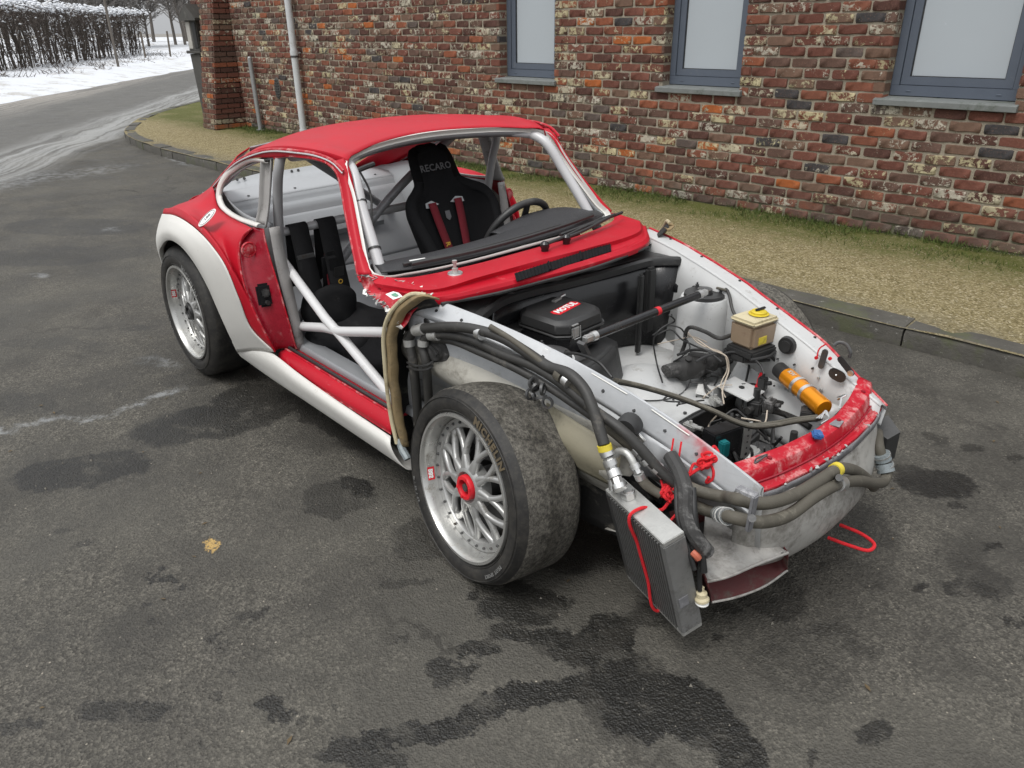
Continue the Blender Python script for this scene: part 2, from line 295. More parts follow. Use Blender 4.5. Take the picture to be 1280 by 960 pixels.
    s1=t.math('MULTIPLY',t.rng(dist,-1.0,-.4),t.rng(dist,.9,.1)); s1=t.math('MULTIPLY',s1,t.rng(streak,.36,.6))
    col=t.mix(t.math('MULTIPLY',s1,.62),col,(.40,.41,.42))
    s2=t.math('MULTIPLY',t.rng(dist,2.2,3.9),t.rng(streak,.38,.62,.1,.8))
    col=t.mix(s2,col,(.33,.31,.29))
    col=t.mix(1.0,col,(1.0,.99,.945),'MULTIPLY')
    h=t.math('ADD',t.math('MULTIPLY',vd,.8),t.math('MULTIPLY',vd2,.8)); h=t.math('ADD',h,t.math('MULTIPLY',fine,1.2))
    nb=t.bump(h,.75,.0045); nb=t.bump(t.noise(flat,2.0,4,.5),.25,.03,nb)
    rough=t.fmix(acc,t.fmix(t.rng(mid,.3,.7),.60,.85),.40)
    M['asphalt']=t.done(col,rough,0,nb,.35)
ROAD_A=(-11.9,.35); ROAD_B=(-21.5,6.4)
asphalt()

def gravel():
    t=NT('gravel_path'); p=t.pos(); X=t.sep(p); flat=t.comb(X[0],X[1],0.0)
    vc=t.sep(t.vor(flat,90,out='Color'))[0]; vd=t.vor(flat,90); fine=t.noise(flat,60,5,.7); mid=t.noise(flat,1.6,6,.65); m2=t.noise(flat,6,6,.7)
    base=t.ramp(vc,[(0,(.085,.066,.028)),(.4,(.21,.172,.088)),(.8,(.34,.287,.165)),(1,(.52,.46,.32))])
    base=t.mix(t.rng(fine,.3,.7,.1,.45),base,(.16,.13,.058))
    base=t.mix(t.rng(m2,.45,.7,0,.45),base,(.34,.29,.165))
    dw=t.math('SUBTRACT',t.math('MULTIPLY_ADD',X[0],.045,4.33),X[1])          # distance from the wall
    moss=t.math('MULTIPLY',t.rng(t.math('MULTIPLY_ADD',m2,1.1,t.math('MULTIPLY',dw,-.74)),-.22,.45),t.rng(mid,.25,.6,.55,1))
    moss=t.math('MULTIPLY',moss,t.rng(fine,.3,.6,.55,1.0))
    base=t.mix(moss,base,t.mix(fine,(.028,.038,.006),(.105,.120,.022)))
    ed=t.rng(dw,1.55,2.05); base=t.mix(t.math('MULTIPLY',ed,t.rng(m2,.4,.6,.2,.7)),base,(.13,.12,.10))
    h=t.math('ADD',vd,t.math('MULTIPLY',fine,1.4))
    M['gravel_path']=t.done(base,.9,0,t.bump(m2,.3,.04,t.bump(h,.8,.007)),.2)
gravel()

def kerbmat():
    t=NT('kerb_stone'); p=t.pos(); n=t.noise(p,7,7,.7); f=t.noise(p,60,4,.7); X=t.sep(p)
    c=t.mix(n,(.028,.026,.022),(.115,.108,.092)); c=t.mix(t.rng(t.noise(p,16,6,.75),.60,.72,0,.75),c,(.50,.50,.47))
    c=t.mix(t.rng(t.noise(p,3,5,.7),.5,.65,0,.6),c,(.07,.08,.03))
    M['kerb_stone']=t.done(c,.8,0,t.bump(t.math('MULTIPLY_ADD',f,.6,n),.6,.012))
kerbmat()

BP,BC=.235,.0805     # brick pitch along the wall, course height
def brickmat():
    t=NT('brick_clay'); p=t.pos(); X=t.sep(p)
    row=t.math('FLOOR',t.math('DIVIDE',t.math('SUBTRACT',X[2],.12),BC))
    along=t.math('ADD',t.math('DIVIDE',t.math('ADD',t.math('MULTIPLY',X[0],.99899),t.math('MULTIPLY',X[1],.04496)),BP),t.math('MULTIPLY',t.math('MODULO',t.math('ABSOLUTE',row),2.0),.5))
    wn_=t.n.new('ShaderNodeTexWhiteNoise'); wn_.noise_dimensions='2D'; t.l.new(t.comb(t.math('FLOOR',along),row,0.0),wn_.inputs['Vector'])
    v=wn_.outputs['Value']; v2=t.sep(wn_.outputs['Color'])[1]; v3=t.sep(wn_.outputs['Color'])[2]
    c=t.ramp(v,[(0,(.085,.040,.031)),(.15,(.135,.052,.037)),(.34,(.165,.064,.045)),(.50,(.115,.068,.052)),(.62,(.20,.074,.045)),(.74,(.165,.102,.072)),(.875,(.25,.082,.042)),(.915,(.38,.11,.03)),(.930,(.05,.05,.052)),(.965,(.10,.08,.07))],True)
    n1=t.noise(p,28,6,.7); n2=t.noise(p,95,4,.7); n3=t.noise(p,17,7,.75,dist=.5)
    c=t.mix(t.rng(n1,.3,.7,0,.5),c,t.mix(.5,c,(.045,.026,.022)))
    c=t.mix(t.rng(n2,.5,.75,0,.45),c,(.27,.15,.11))
    # remains of old limewash: thick on some bricks, none on others
    amt=t.rng(v2,.25,1.0,.66,.47,False)
    lime=t.rng(t.math('MULTIPLY_ADD',n2,.18,t.math('MULTIPLY',n3,.86)),amt,t.math('ADD',amt,.045))
    lc=t.mix(t.rng(v3,.2,.9),(.47,.44,.36),(.46,.41,.25))
    lime=t.math('MULTIPLY',lime,t.rng(n1,.3,.55,.55,.92))
    c=t.mix(lime,c,lc)
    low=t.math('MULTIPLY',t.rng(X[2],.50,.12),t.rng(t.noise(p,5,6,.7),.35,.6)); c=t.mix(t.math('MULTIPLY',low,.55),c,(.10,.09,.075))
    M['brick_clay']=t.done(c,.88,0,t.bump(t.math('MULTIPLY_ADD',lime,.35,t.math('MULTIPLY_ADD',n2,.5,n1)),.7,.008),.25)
    t=NT('mortar'); p=t.pos(); n=t.noise(p,20,6,.7); f=t.noise(p,160,4,.7); X=t.sep(p)
    c=t.mix(n,(.26,.225,.175),(.46,.41,.32)); c=t.mix(t.rng(f,.4,.7,0,.5),c,(.12,.105,.085))
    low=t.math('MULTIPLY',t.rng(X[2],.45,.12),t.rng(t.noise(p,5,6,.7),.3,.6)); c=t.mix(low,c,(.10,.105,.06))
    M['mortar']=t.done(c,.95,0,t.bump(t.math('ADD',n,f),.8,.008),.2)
brickmat()

def tyremat():
    t=NT('tyre_sidewall'); p=t.pos(); n=t.noise(p,22,6,.7); f=t.noise(p,90,4,.6)
    c=t.mix(t.rng(n,.35,.75),(.016,.0155,.015),(.042,.039,.034)); c=t.mix(t.rng(f,.5,.8,0,.4),c,(.075,.068,.056))
    M['tyre_sidewall']=t.done(c,.62,0,t.bump(f,.2,.003),.4)
    t=NT('tyre_tread'); p=t.pos(True); X=t.sep(p)
    n=t.noise(p,9,7,.75); f=t.noise(p,70,5,.75); g=t.noise(p,190,4,.7)
    band=t.math('ADD',X[1],t.math('MULTIPLY',t.math('SUBTRACT',n,.5),.12))
    b1=t.math('MULTIPLY',t.rng(band,.088,.100),t.rng(band,.150,.136))      # darker slick band
    dust=t.mix(t.rng(f,.3,.7),(.048,.045,.040),(.20,.187,.160)); dust=t.mix(t.rng(g,.45,.7,0,.7),dust,(.035,.032,.028))
    dark=t.mix(t.rng(f,.35,.7),(.020,.019,.017),(.075,.068,.055))
    k=t.math('MAXIMUM',t.math('MULTIPLY',b1,t.rng(n,.36,.60,.25,.75)),t.math('MULTIPLY',t.rng(n,.50,.66),.75)); c=t.mix(k,dust,dark)
    M['tyre_tread']=t.done(c,.85,0,t.bump(t.math('ADD',f,g),.7,.006),.2)
tyremat()

# ---------------------------------------------------------------- geometry helpers
def cr(pts,n,closed=False):
    """Catmull-Rom through pts, n samples spread by chord length"""
    P=[Vector(p) for p in pts]; N=len(P)
    if N==1: return [P[0].copy() for _ in range(n)]
    if N==2: return [P[0].lerp(P[1],i/(n-1)) for i in range(n)]
    seg=N if closed else N-1
    Ls=[max(1e-6,(P[(i+1)%N]-P[i]).length) for i in range(seg)]; tot=sum(Ls); out=[]
    m=n if closed else n-1
    for k in range(n):
        s=tot*k/m; i=0
        while i<seg-1 and s>Ls[i]: s-=Ls[i]; i+=1
        u=min(1,s/Ls[i])
        p1,p2=P[i],P[(i+1)%N]
        p0=P[i-1] if (i>0 or closed) else p1*2-p2
        p3=P[(i+2)%N] if (i+2<N or closed) else p2*2-p1
        # centripetal-ish tangents scaled by neighbouring chord lengths
        d1=Ls[i]; d0=max(1e-6,(p1-p0).length); d2=max(1e-6,(p3-p2).length)
        m1=((p1-p0)/d0*d1+(p2-p1))*.5 if d0<d1*6 else (p2-p1)
        m2=((p3-p2)/d2*d1+(p2-p1))*.5 if d2<d1*6 else (p2-p1)
        u2,u3=u*u,u*u*u
        out.append(p1*(2*u3-3*u2+1)+m1*(u3-2*u2+u)+p2*(-2*u3+3*u2)+m2*(u3-u2))
    return out
def lin(pts,n):
    P=[Vector(p) for p in pts]; Ls=[(P[i+1]-P[i]).length for i in range(len(P)-1)]; tot=sum(Ls); out=[]
    for k in range(n):
        s=tot*k/(n-1); i=0
        while i<len(Ls)-1 and s>Ls[i]: s-=Ls[i]; i+=1
        out.append(P[i].lerp(P[i+1],min(1,s/max(1e-9,Ls[i]))))
    return out
class MB:
    def __init__(s): s.v=[]; s.f=[]
    def add(s,v,f):
        o=len(s.v); s.v+= [tuple(x) for x in v]; s.f+=[tuple(i+o for i in q) for q in f]; return s
    def box(s,c,d,rot=None,bev=0):
        x,y,z=[k/2 for k in d]
        vs=[(sx*x,sy*y,sz*z) for sz in(-1,1) for sy in(-1,1) for sx in(-1,1)]
        fs=[(0,2,3,1),(4,5,7,6),(0,1,5,4),(2,6,7,3),(0,4,6,2),(1,3,7,5)]
        if bev:
            bm=bmesh.new(); vv=[bm.verts.new(q) for q in vs]; [bm.faces.new([vv[i] for i in q]) for q in fs]
            bmesh.ops.bevel(bm,geom=bm.edges[:],offset=bev,segments=2,affect='EDGES'); bm.verts.index_update()
            vs=[tuple(q.co) for q in bm.verts]; fs=[tuple(q.index for q in f.verts) for f in bm.faces]; bm.free()
        R=rot if rot is not None else Matrix.Identity(3)
        c=Vector(c); return s.add([c+R@Vector(q) for q in vs],fs)
    def patch(s,curves,nu,nv,linear=False,flip=False):
        rows=[(lin if linear is True else cr)(c,nu) for c in curves]
        if not linear: cols=[cr([r[i] for r in rows],nv) for i in range(nu)]
        else:
            nv=len(rows); cols=[[r[i] for r in rows] for i in range(nu)]
        vs=[cols[i][j] for j in range(nv) for i in range(nu)]
        fs=[]
        for j in range(nv-1):
            for i in range(nu-1):
                a=j*nu+i; q=(a,a+1,a+nu+1,a+nu); fs.append(q[::-1] if flip else q)
        return s.add(vs,fs)
    def tube(s,pts,r,seg=10,n=None,closed=False,caps=True,straight=False):
        P=[Vector(p) for p in pts]
        if not straight:
            n=n or max(8,int(len(P)*7)); P=cr(P,n,closed)
        N=len(P); rs=r if isinstance(r,(list,tuple)) else [r]*N
        if len(rs)!=N: rs=[rs[min(len(rs)-1,int(i*len(rs)/N))] for i in range(N)]
        T=[]
        for i in range(N):
            a=P[(i-1)%N] if (i>0 or closed) else P[i]; b=P[(i+1)%N] if (i<N-1 or closed) else P[i]
            t=(b-a); T.append(t.normalized() if t.length>1e-9 else Vector((0,0,1)))
        up=Vector((0,0,1)) if abs(T[0].z)<.9 else Vector((1,0,0))
        nrm=(up-T[0]*up.dot(T[0])).normalized(); vs=[]
        for i in range(N):
            nrm=(nrm-T[i]*nrm.dot(T[i])); nrm=nrm.normalized() if nrm.length>1e-6 else T[i].orthogonal().normalized()
            bn=T[i].cross(nrm)
            for k in range(seg):
                a=2*PI*k/seg; vs.append(P[i]+(nrm*math.cos(a)+bn*math.sin(a))*rs[i])
        fs=[]
        for i in range(N if closed else N-1):
            for k in range(seg):
                a=i*seg+k; b=i*seg+(k+1)%seg; c=((i+1)%N)*seg+(k+1)%seg; d=((i+1)%N)*seg+k; fs.append((a,b,c,d))
        if caps and not closed:
            fs.append(tuple(range(seg-1,-1,-1))); fs.append(tuple((N-1)*seg+k for k in range(seg)))
        return s.add(vs,fs)
    def cyl(s,a,b,r,r2=None,seg=16): return s.tube([a,b],[r,r2 if r2 is not None else r],seg,straight=True)
    def lathe(s,prof,seg=48,M4=None,a0=0,a1=2*PI):
        """profile (radius, y) turned about the Y axis"""
        full=abs(a1-a0-2*PI)<1e-6; n=seg if full else seg+1; vs=[]
        for k in range(n):
            a=a0+(a1-a0)*k/seg
            for r,y in prof: vs.append(Vector((r*math.cos(a),y,r*math.sin(a))))
        m=len(prof); fs=[]
        for k in range(seg):
            k2=(k+1)%n
            for j in range(m-1): fs.append((k*m+j,k2*m+j,k2*m+j+1,k*m+j+1))
        if M4 is not None: vs=[M4@v for v in vs]
        return s.add(vs,fs)
    def prism(s,poly,ext):
        """closed polygon of 3D points pushed along ext"""
        n=len(poly); P=[Vector(p) for p in poly]; e=Vector(ext)
        return s.add(P+[p+e for p in P],[tuple(range(n))[::-1],tuple(range(n,2*n))]+[(i,(i+1)%n,(i+1)%n+n,i+n) for i in range(n)])
    def mirror(s):
        m=MB(); m.v=[(x,-y,z) for x,y,z in s.v]; m.f=[tuple(reversed(f)) for f in s.f]; return m
    def jitter(s,a,sc=3.0):
        s.v=[tuple(Vector(v)+noise.noise_vector(Vector(v)*sc)*a) for v in s.v]; return s
    def mesh(s,name,mat,smooth=True,ang=35):
        me=bpy.data.meshes.new(name); me.from_pydata(s.v,[],s.f); me.update()
        bm=bmesh.new(); bm.from_mesh(me); bmesh.ops.remove_doubles(bm,verts=bm.verts,dist=1e-5)
        bmesh.ops.recalc_face_normals(bm,faces=bm.faces); bm.to_mesh(me); bm.free()
        if mat: me.materials.append(M[mat] if isinstance(mat,str) else mat)
        if smooth:
            me.shade_smooth()
            me.set_sharp_from_angle(angle=math.radians(ang))
        return me
    def obj(s,name,mat,parent=None,smooth=True,ang=35,solid=0,bev=0,body=False,sub=0):
        o=bpy.data.objects.new(name,s.mesh(name,mat,smooth,ang)); C.objects.link(o)
        if parent: o.parent=parent
        if solid:
            m=o.modifiers.new('thickness','SOLIDIFY'); m.thickness=solid; m.offset=0
        if sub:
            m=o.modifiers.new('subd','SUBSURF'); m.levels=sub; m.render_levels=sub
        if bev:
            m=o.modifiers.new('bevel','BEVEL'); m.width=bev; m.segments=2; m.limit_method='ANGLE'; m.angle_limit=math.radians(40)
        if body: o.rotation_euler=(ROLL,0,0)
        return o
ROLL=.0184901
def tag(o,label=None,cat=None,group=None,kind=None):
    for k,v in(('label',label),('category',cat),('group',group),('kind',kind)):
        if v: o[k]=v
    return o
def empty(name,loc,label=None,cat=None,group=None):
    o=bpy.data.objects.new(name,None); C.objects.link(o); o.location=loc; o.empty_display_size=.1; return tag(o,label,cat,group)
def text_mesh(txt,size,bold=.0,shear=0,ext=.0006,space=1.0,res=2):
    cu=bpy.data.curves.new('lettering','FONT'); cu.body=txt; cu.size=size; cu.extrude=ext; cu.offset=bold; cu.shear=shear
    cu.align_x='CENTER'; cu.align_y='CENTER'; cu.space_character=space; cu.resolution_u=res
    o=bpy.data.objects.new('lettering',cu); C.objects.link(o)
    dg=bpy.context.evaluated_depsgraph_get(); me=bpy.data.meshes.new_from_object(o.evaluated_get(dg))
    bpy.data.objects.remove(o); bpy.data.curves.remove(cu)
    mb=MB(); mb.v=[tuple(v.co) for v in me.vertices]; mb.f=[tuple(p.vertices) for p in me.polygons]; bpy.data.meshes.remove(me)
    return mb
def place(mb,origin,ex,ey):
    """text lying in the plane of ex (reading direction) and ey (up of letters)"""
    o=Vector(origin); ex=Vector(ex).normalized(); ey=Vector(ey); ey=(ey-ex*ey.dot(ex)).normalized(); ez=ex.cross(ey)
    m=MB(); m.f=list(mb.f); m.v=[tuple(o+ex*x+ey*y+ez*z) for x,y,z in mb.v]; return m

# ================================================================ SETTING
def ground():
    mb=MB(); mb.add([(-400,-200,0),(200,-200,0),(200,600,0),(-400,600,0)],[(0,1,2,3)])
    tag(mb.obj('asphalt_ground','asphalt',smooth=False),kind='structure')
ground()
WALL=lambda x:4.33+.045*x
WD=Vector((.99899,.04496,0)); WNm=Vector((.04496,-.99899,0))    # along the wall, out of the wall
KERB_H=.12
def smooth_line(pts,n): return cr(pts,n)
kerb_line=[(-19.2,6.4,0),(-17.4,4.75,0),(-15.4,3.25,0),(-14.2,2.62,0),(-13.4,2.25,0),(-12.5,1.97,0),(-11.3,1.82,0),(-10.0,1.80,0),(-8.8,1.86,0),(-6,2.02,0),(-3,2.15,0),(0,2.29,0),(4,2.48,0),(9,2.7,0)]
def pavement():
    edge=cr(kerb_line,120); mb=MB()
    far=[Vector((p.x,max(WALL(p.x)+.3,p.y+2.5),0)) for p in edge]
    rows=[]
    for k in range(15):
        u=k/14; rows.append([Vector((e.x*(1-u)+f.x*u,e.y*(1-u)+f.y*u,KERB_H-.004+.012*noise.noise(Vector((e.x*2,(e.y+(f.y-e.y)*u)*2,0))))) for e,f in zip(edge,far)])
    n=len(edge); vs=[v for r in rows for v in r]; fs=[(j*n+i,j*n+i+1,(j+1)*n+i+1,(j+1)*n+i) for j in range(14) for i in range(n-1)]
    mb.add(vs,fs); tag(mb.obj('gravel_pavement','gravel_path'),kind='structure')
    # kerb: each stone its own piece, worn and slightly out of line
    kerb=empty('kerb',(0,2.29,0)); tag(kerb,kind='structure')
    line=cr(kerb_line,900); acc=0; start=0; k=0
    i=0
    while i<len(line)-1:
        ln=.95 if line[i].x>-9.5 else .40
        j=i; d=0
        while j<len(line)-1 and d<ln: d+=(line[j+1]-line[j]).length; j+=1
        if j<=i+1: break
        seg=[line[i+int((j-i)*q/5)] for q in range(6)]
        mb=MB(); w=.17; random.seed(k*3+1); dz=random.uniform(-.006,.006); dy=random.uniform(-.006,.006)
        prof=[(0,-.05),(0,.085),(.012,.112),(.035,.122),(w,.122),(w,-.05)]
        vs=[]
        for q,p in enumerate(seg):
            t=(seg[min(q+1,5)]-seg[max(q-1,0)]).normalized(); nn=Vector((-t.y,t.x,0))
            pp=p+t*(.006 if q==0 else -.006 if q==5 else 0)
            for (a,z) in prof:
                jj=noise.noise_vector(Vector((pp.x*6,pp.y*6+a*20,z*20)))*.008 if 0<z else Vector((0,0,0))
                v=pp+nn*(a+dy)+Vector((0,0,z+dz)); vs.append(v+jj)
        m=len(prof); fs=[(q*m+a,(q+1)*m+a,(q+1)*m+a+1,q*m+a+1) for q in range(5) for a in range(m-1)]+[tuple(range(m)),tuple(5*m+a for a in reversed(range(m)))]
        mb.add(vs,fs); o=mb.obj('kerb_stone','kerb_stone',kerb,ang=50)
        o.location=(0,-2.29,0)
        i=j; k+=1
pavement()

def brick_building():
    B=empty('brick_building',(-1.0,WALL(-1.0),0),'long weathered red brick building with three blue-grey windows behind the car','building')
    inv=Vector(B.location)
    def add(mb,name,mat,parent=B,**k):
        o=mb.obj(name,mat,parent,**k); o.location=-inv if parent is B else (0,0,0); return o
    X0,X1,H=-13.35,3.2,3.62
    wins=[(-5.44,-4.60,1.135,2.45),(-3.22,-2.40,1.135,2.45),(-1.17,-.27,1.135,2.45),(.95,1.85,1.135,2.45),(-7.65,-6.8,1.9,2.45)]
    wins=wins[:4]
    P=lambda s,d,z: Vector((s,WALL(s),z))+WNm*d         # s: x on wall, d: out of wall
    # backing wall in mortar, set back 9 mm behind the brick faces, openings left free
    cuts=sorted([X0,X1]+[w[0] for w in wins]+[w[1] for w in wins]); zc=[-.1,1.135,2.45,H]
    mb=MB()
    for a,b in zip(cuts,cuts[1:]):
        for z0,z1 in zip(zc,zc[1:]):
            if any(a>=w[0]-1e-3 and b<=w[1]+1e-3 and z0>=w[2]-1e-3 and z1<=w[3]+1e-3 for w in wins): continue
            poly=[P(a,-.0075,z0),P(b,-.0075,z0),P(b,-.0075,z1),P(a,-.0075,z1)]
            mb.prism(poly,-WNm*.33)
    add(mb,'wall','mortar',smooth=False)
    roof=MB(); roof.prism([P(X0-.3,.35,H),P(X1+.3,.35,H),P(X1+.3,.35,H+.12),P(X0-.3,.35,H+.12)],-WNm*6.4); add(roof,'roof','stone_dark',smooth=False)
    back=MB(); back.prism([P(X0,-.36,-.1),P(X0,-6,-.1),P(X0,-6,H),P(X0,-.36,H)],WD*.3); back.prism([P(X1-.3,-.36,-.1),P(X1-.3,-6,-.1),P(X1-.3,-6,H),P(X1-.3,-.36,H)],WD*.3); back.prism([P(X0,-6,-.1),P(X1,-6,-.1),P(X1,-6,H),P(X0,-6,H)],-WNm*.3)
    add(back,'gable_wall','mortar',smooth=False)
    # bricks
    def brick_geo(L,h,seed,d=.105):
        random.seed(seed); mb=MB(); nx=4; b=.004
        j=lambda a: random.uniform(-a,a)
        nx=6; top=[h/2+j(.0034) for _ in range(nx)]; bot=[-h/2+j(.0034) for _ in range(nx)]; fr=[j(.003) for _ in range(nx)]
        xs=[-L/2,-L/2+b*2.2,-L*.18+j(.02),L*.18+j(.02),L/2-b*2.2,L/2]; vs=[]
        for i in range(nx):
            e=b*1.6 if i in(0,nx-1) else 0
            ch=.004 if i in (0,nx-1) else 0
            vs+=[(xs[i],-d,bot[i]+e),(xs[i],fr[i]-.007-ch,bot[i]+e),(xs[i],fr[i]-ch,bot[i]+b+e),(xs[i],fr[i]-ch,top[i]-b-e),(xs[i],fr[i]-.007-ch,top[i]-e),(xs[i],-d,top[i]-e)]
        fs=[]
        for i in range(nx-1):
            for k in range(5): fs.append((i*6+k,(i+1)*6+k,(i+1)*6+k+1,i*6+k+1))
        fs+=[tuple(range(5,-1,-1)),tuple((nx-1)*6+k for k in range(6))]
        return vs,fs
    var=[]
    for q in range(14):
        vs,fs=brick_geo(.221,.0665,100+q); mb=MB().add(vs,fs); var.append((vs,fs,mb.mesh('brick','brick_clay',ang=60)))
    half=[]
    for q in range(6):
        vs,fs=brick_geo(.104,.0665,200+q); half.append((vs,fs))
    # local frame: x along the wall, y out of the wall
    Rw=Matrix((( WD.x,WNm.x,0),(WD.y,WNm.y,0),(0,0,1)))
    s_of=lambda x,y: x*.99899+y*.04496
    rest=MB(); single=[]
    camp=Vector((1.61,-1.98,1.66)); vd=_f
    nrows=int((H-.12)/BC)+2
    base=s_of(0,WALL(0)); 
    for r in range(-1,nrows):
        z=.12+(r+.5)*BC
        if z>H-.02: break
        off=.5*(abs(r)%2)
        k0=math.floor(s_of(X0,WALL(X0))/BP+off); k1=math.floor(s_of(X1,WALL(X1))/BP+off)
        for k in range(k0,k1+1):
            sc=(k+.5-off)*BP
            x=(sc-4.33*.04496)/(.99899+.045*.04496)
            if x<X0 or x>X1: continue
            random.seed(k*131+r*17)
            L=.221; xa,xb=x-L/2,x+L/2; skip=False
            for w in wins:
                if w[2]-.03<z+.02 and z-.02<w[3]:
                    if xa>w[0]-.02 and xb<w[1]+.02: skip=True
                    elif xa<w[0] and xb>w[0]: xb=w[0]
                    elif xb>w[1] and xa<w[1]: xa=w[1]
                elif abs(z-(w[2]-.015))<.04 and xb>w[0]-.09 and xa<w[1]+.09: pass
            if skip or xb-xa<.03: continue
            sx=(xb-xa)/L; xm=(xa+xb)/2
            q=random.randrange(14); d=random.uniform(-.004,.008); tz=random.uniform(-.0035,.0035); ang=random.uniform(-.014,.014); ln=random.uniform(.93,1.02)
            pos=P(xm,d,z+tz)
            to=pos-camp; depth=to.dot(vd); u=953.7*to.dot(_r)/depth; v=-953.7*to.dot(_u)/depth
            vis=depth>0 and abs(u)<645 and -486<v<480
            Rb=Rw@Matrix.Rotation(ang,3,'Y')@Matrix.Diagonal((sx*ln,1,1))
            single.append((to.length if vis and z>.1 and sx>.9 else 1e9,pos,Rb,q))
    single.sort(key=lambda a:a[0])
    for i,(dd,pos,Rb,q) in enumerate(single):
        if i<300 and dd<1e8:
            o=bpy.data.objects.new('brick',var[q][2]); C.objects.link(o); o.parent=B
            o.matrix_local=Matrix.Translation(pos-inv)@Rb.to_4x4()
        else:
            vs,fs,_=var[q]; rest.add([pos+Rb@Vector(v) for v in vs],fs)
    o=add(rest,'brick_courses','brick_clay',ang=60); o['kind']='stuff'
    # windows: deep reveal, fixed outer frame, sash, frosted pane, stone sill
    for (a,b,z0,z1) in wins:
        fr=MB(); D=-.115                     # frame face behind the wall face
        z0f=z0+.012; e=.06; lowh=.075
        def bar(mb,x0,x1,za,zb,d0,d1): mb.prism([P(x0,d0,za),P(x1,d0,za),P(x1,d0,zb),P(x0,d0,zb)],-WNm*(d0-d1))
        bar(fr,a+.004,b-.004,z0f,z0f+lowh,D,D-.07); bar(fr,a+.004,b-.004,z1-.06,z1-.004,D,D-.07)
        bar(fr,a+.004,a+.004+e,z0f+lowh,z1-.06,D,D-.07); bar(fr,b-.004-e,b-.004,z0f+lowh,z1-.06,D,D-.07)
        # drain caps on the lower rail
        for xx in (a+.14,b-.14): bar(fr,xx-.016,xx+.016,z0f+.030,z0f+.040,D+.004,D-.001)
        f=add(fr,'window_frame','window_frame',smooth=True,ang=30,bev=.003)
        ss=MB(); i0,i1,j0,j1=a+.004+e+.004,b-.004-e-.004,z0f+lowh+.004,z1-.066; t=.058; D2=D-.012
        bar(ss,i0,i1,j0,j0+t,D2,D2-.05); bar(ss,i0,i1,j1-t,j1,D2,D2-.05); bar(ss,i0,i0+t,j0+t,j1-t,D2,D2-.05); bar(ss,i1-t,i1,j0+t,j1-t,D2,D2-.05)
        so=ss.obj('sash','window_frame',f,ang=30,bev=.003); so.location=(0,0,0)
        gp=MB(); bar(gp,i0+t,i1-t,j0+t,j1-t,D2-.022,D2-.034); gp.obj('pane','glass_frost',f,smooth=False)
        gk=MB(); g=.006
        bar(gk,i0+t,i1-t,j0+t,j0+t+g,D2-.012,D2-.0215); bar(gk,i0+t,i0+t+g,j0+t+g,j1-t,D2-.012,D2-.0215); bar(gk,i1-t-g,i1-t,j0+t+g,j1-t,D2-.012,D2-.0215)
        gk.obj('seal','black_plastic',f,smooth=False)
        sl=MB(); sl.prism([P(a-.055,.035,z0-.045),P(b+.035,.035,z0-.045),P(b+.035,.035,z0-.006),P(b+.035,-.09,z0+.004),P(b+.03,-.09,z0-.045)][:0] or [P(a-.055,.035,z0-.052),P(a-.055,.035,z0-.010),P(a-.055,-.0,z0+.0),P(a-.055,-.16,z0+.010),P(a-.055,-.16,z0-.052)],WD*(b-a+.085)); add(sl,'sill','sill_stone',smooth=False,bev=.004)
        dk=MB(); bar(dk,a,b,z0,z1,-.33,-.34); add(dk,'inner_lining','black_plastic',smooth=False)
        # cut bricks of the reveals
        rv=MB()
        for r in range(int((z1-z0)/BC)+1):
            z=.12+(int((z0-.12)/BC)+1+r+.5)*BC
            if z+.03>z1: break
            for xs_,sg in ((a,-1),(b,1)):
                rv.box(P(xs_+sg*.046,-.055,z),(.10,.115,.066),Rw,.004)
        o=add(rv,'reveal_bricks','brick_clay',ang=60); o['kind']='stuff'
    # rain pipe with sockets and brackets
    pp=MB(); b0=P(-9.78,.10,.13); 
    pp.tube([P(-9.78,.10,.10),P(-9.78,.10,3.58)],.050,16,straight=True); o=add(pp,'drainpipe','pipe_paint')
    for z in (.18,1.30,2.55):
        r=MB(); r.cyl(P(-9.78,.10,z),P(-9.78,.10,z+.07),.059,seg=16); r.box(P(-9.78,.05,z+.035),(.03,.10,.02),Rw); q=r.obj('pipe_socket','pipe_paint',o)
        r=MB(); r.cyl(P(-9.78,.10,z-.028),P(-9.78,.10,z-.004),.0565,seg=16); r.obj('pipe_bracket','steel_dark',o)
    # oval dark wall vent with grille ribs
    v=MB(); pc=P(-10.6,.012,.80); ring=[]
    for k in range(24):
        a=2*PI*k/24; ring.append(pc+WD*.085*math.cos(a)+Vector((0,0,.165*math.sin(a))))
    v.prism(ring,-WNm*.03); ve=add(v,'wall_vent','stone_dark',bev=.006)
    g=MB()
    for k in range(7): g.box(pc+WNm*.006+Vector((0,0,-.12+k*.04)),(.13*math.cos((k-3)/4.4),.012,.012),Rw)
    g.obj('vent_rib','black_plastic',ve,smooth=False)
    # battered brick buttress at the end of the wall
    bt=MB(); core=MB(); pieces=0
    def bface(z): return .58-.150*z      # how far it stands out at height z
    core.prism([P(-11.92,0,0),P(-11.92,bface(0)-.012,0),P(-11.92,bface(3.2)-.012,3.2),P(-11.92,0,3.2)],-WD*.44); add(core,'buttress_core','mortar',smooth=False)
    brs=[]
    for r in range(-1,38):
        z=.12+(r+.5)*BC; out=bface(z); 
        # side face towards the lot
        y=0.0; k=0
        first=.11 if r%2 else .225
        y=out
        while y>.02:
            L=first if k==0 else .225; y2=max(0.0,y-L)
            if y-y2>.03: brs.append((P(-11.917,(y+y2)/2,z),(.10,(y-y2)-.012,.067),y))
            y=y2; k+=1
        xx=-11.91; k=0
        while xx>-12.34:
            L=.225 if (k or r%2) else .11; x2=max(-12.37,xx-L)
            if xx-x2>.03: brs.append((P((xx+x2)/2,out-.05,z),((xx-x2)-.012,.11,.067),0))
            xx=x2; k+=1
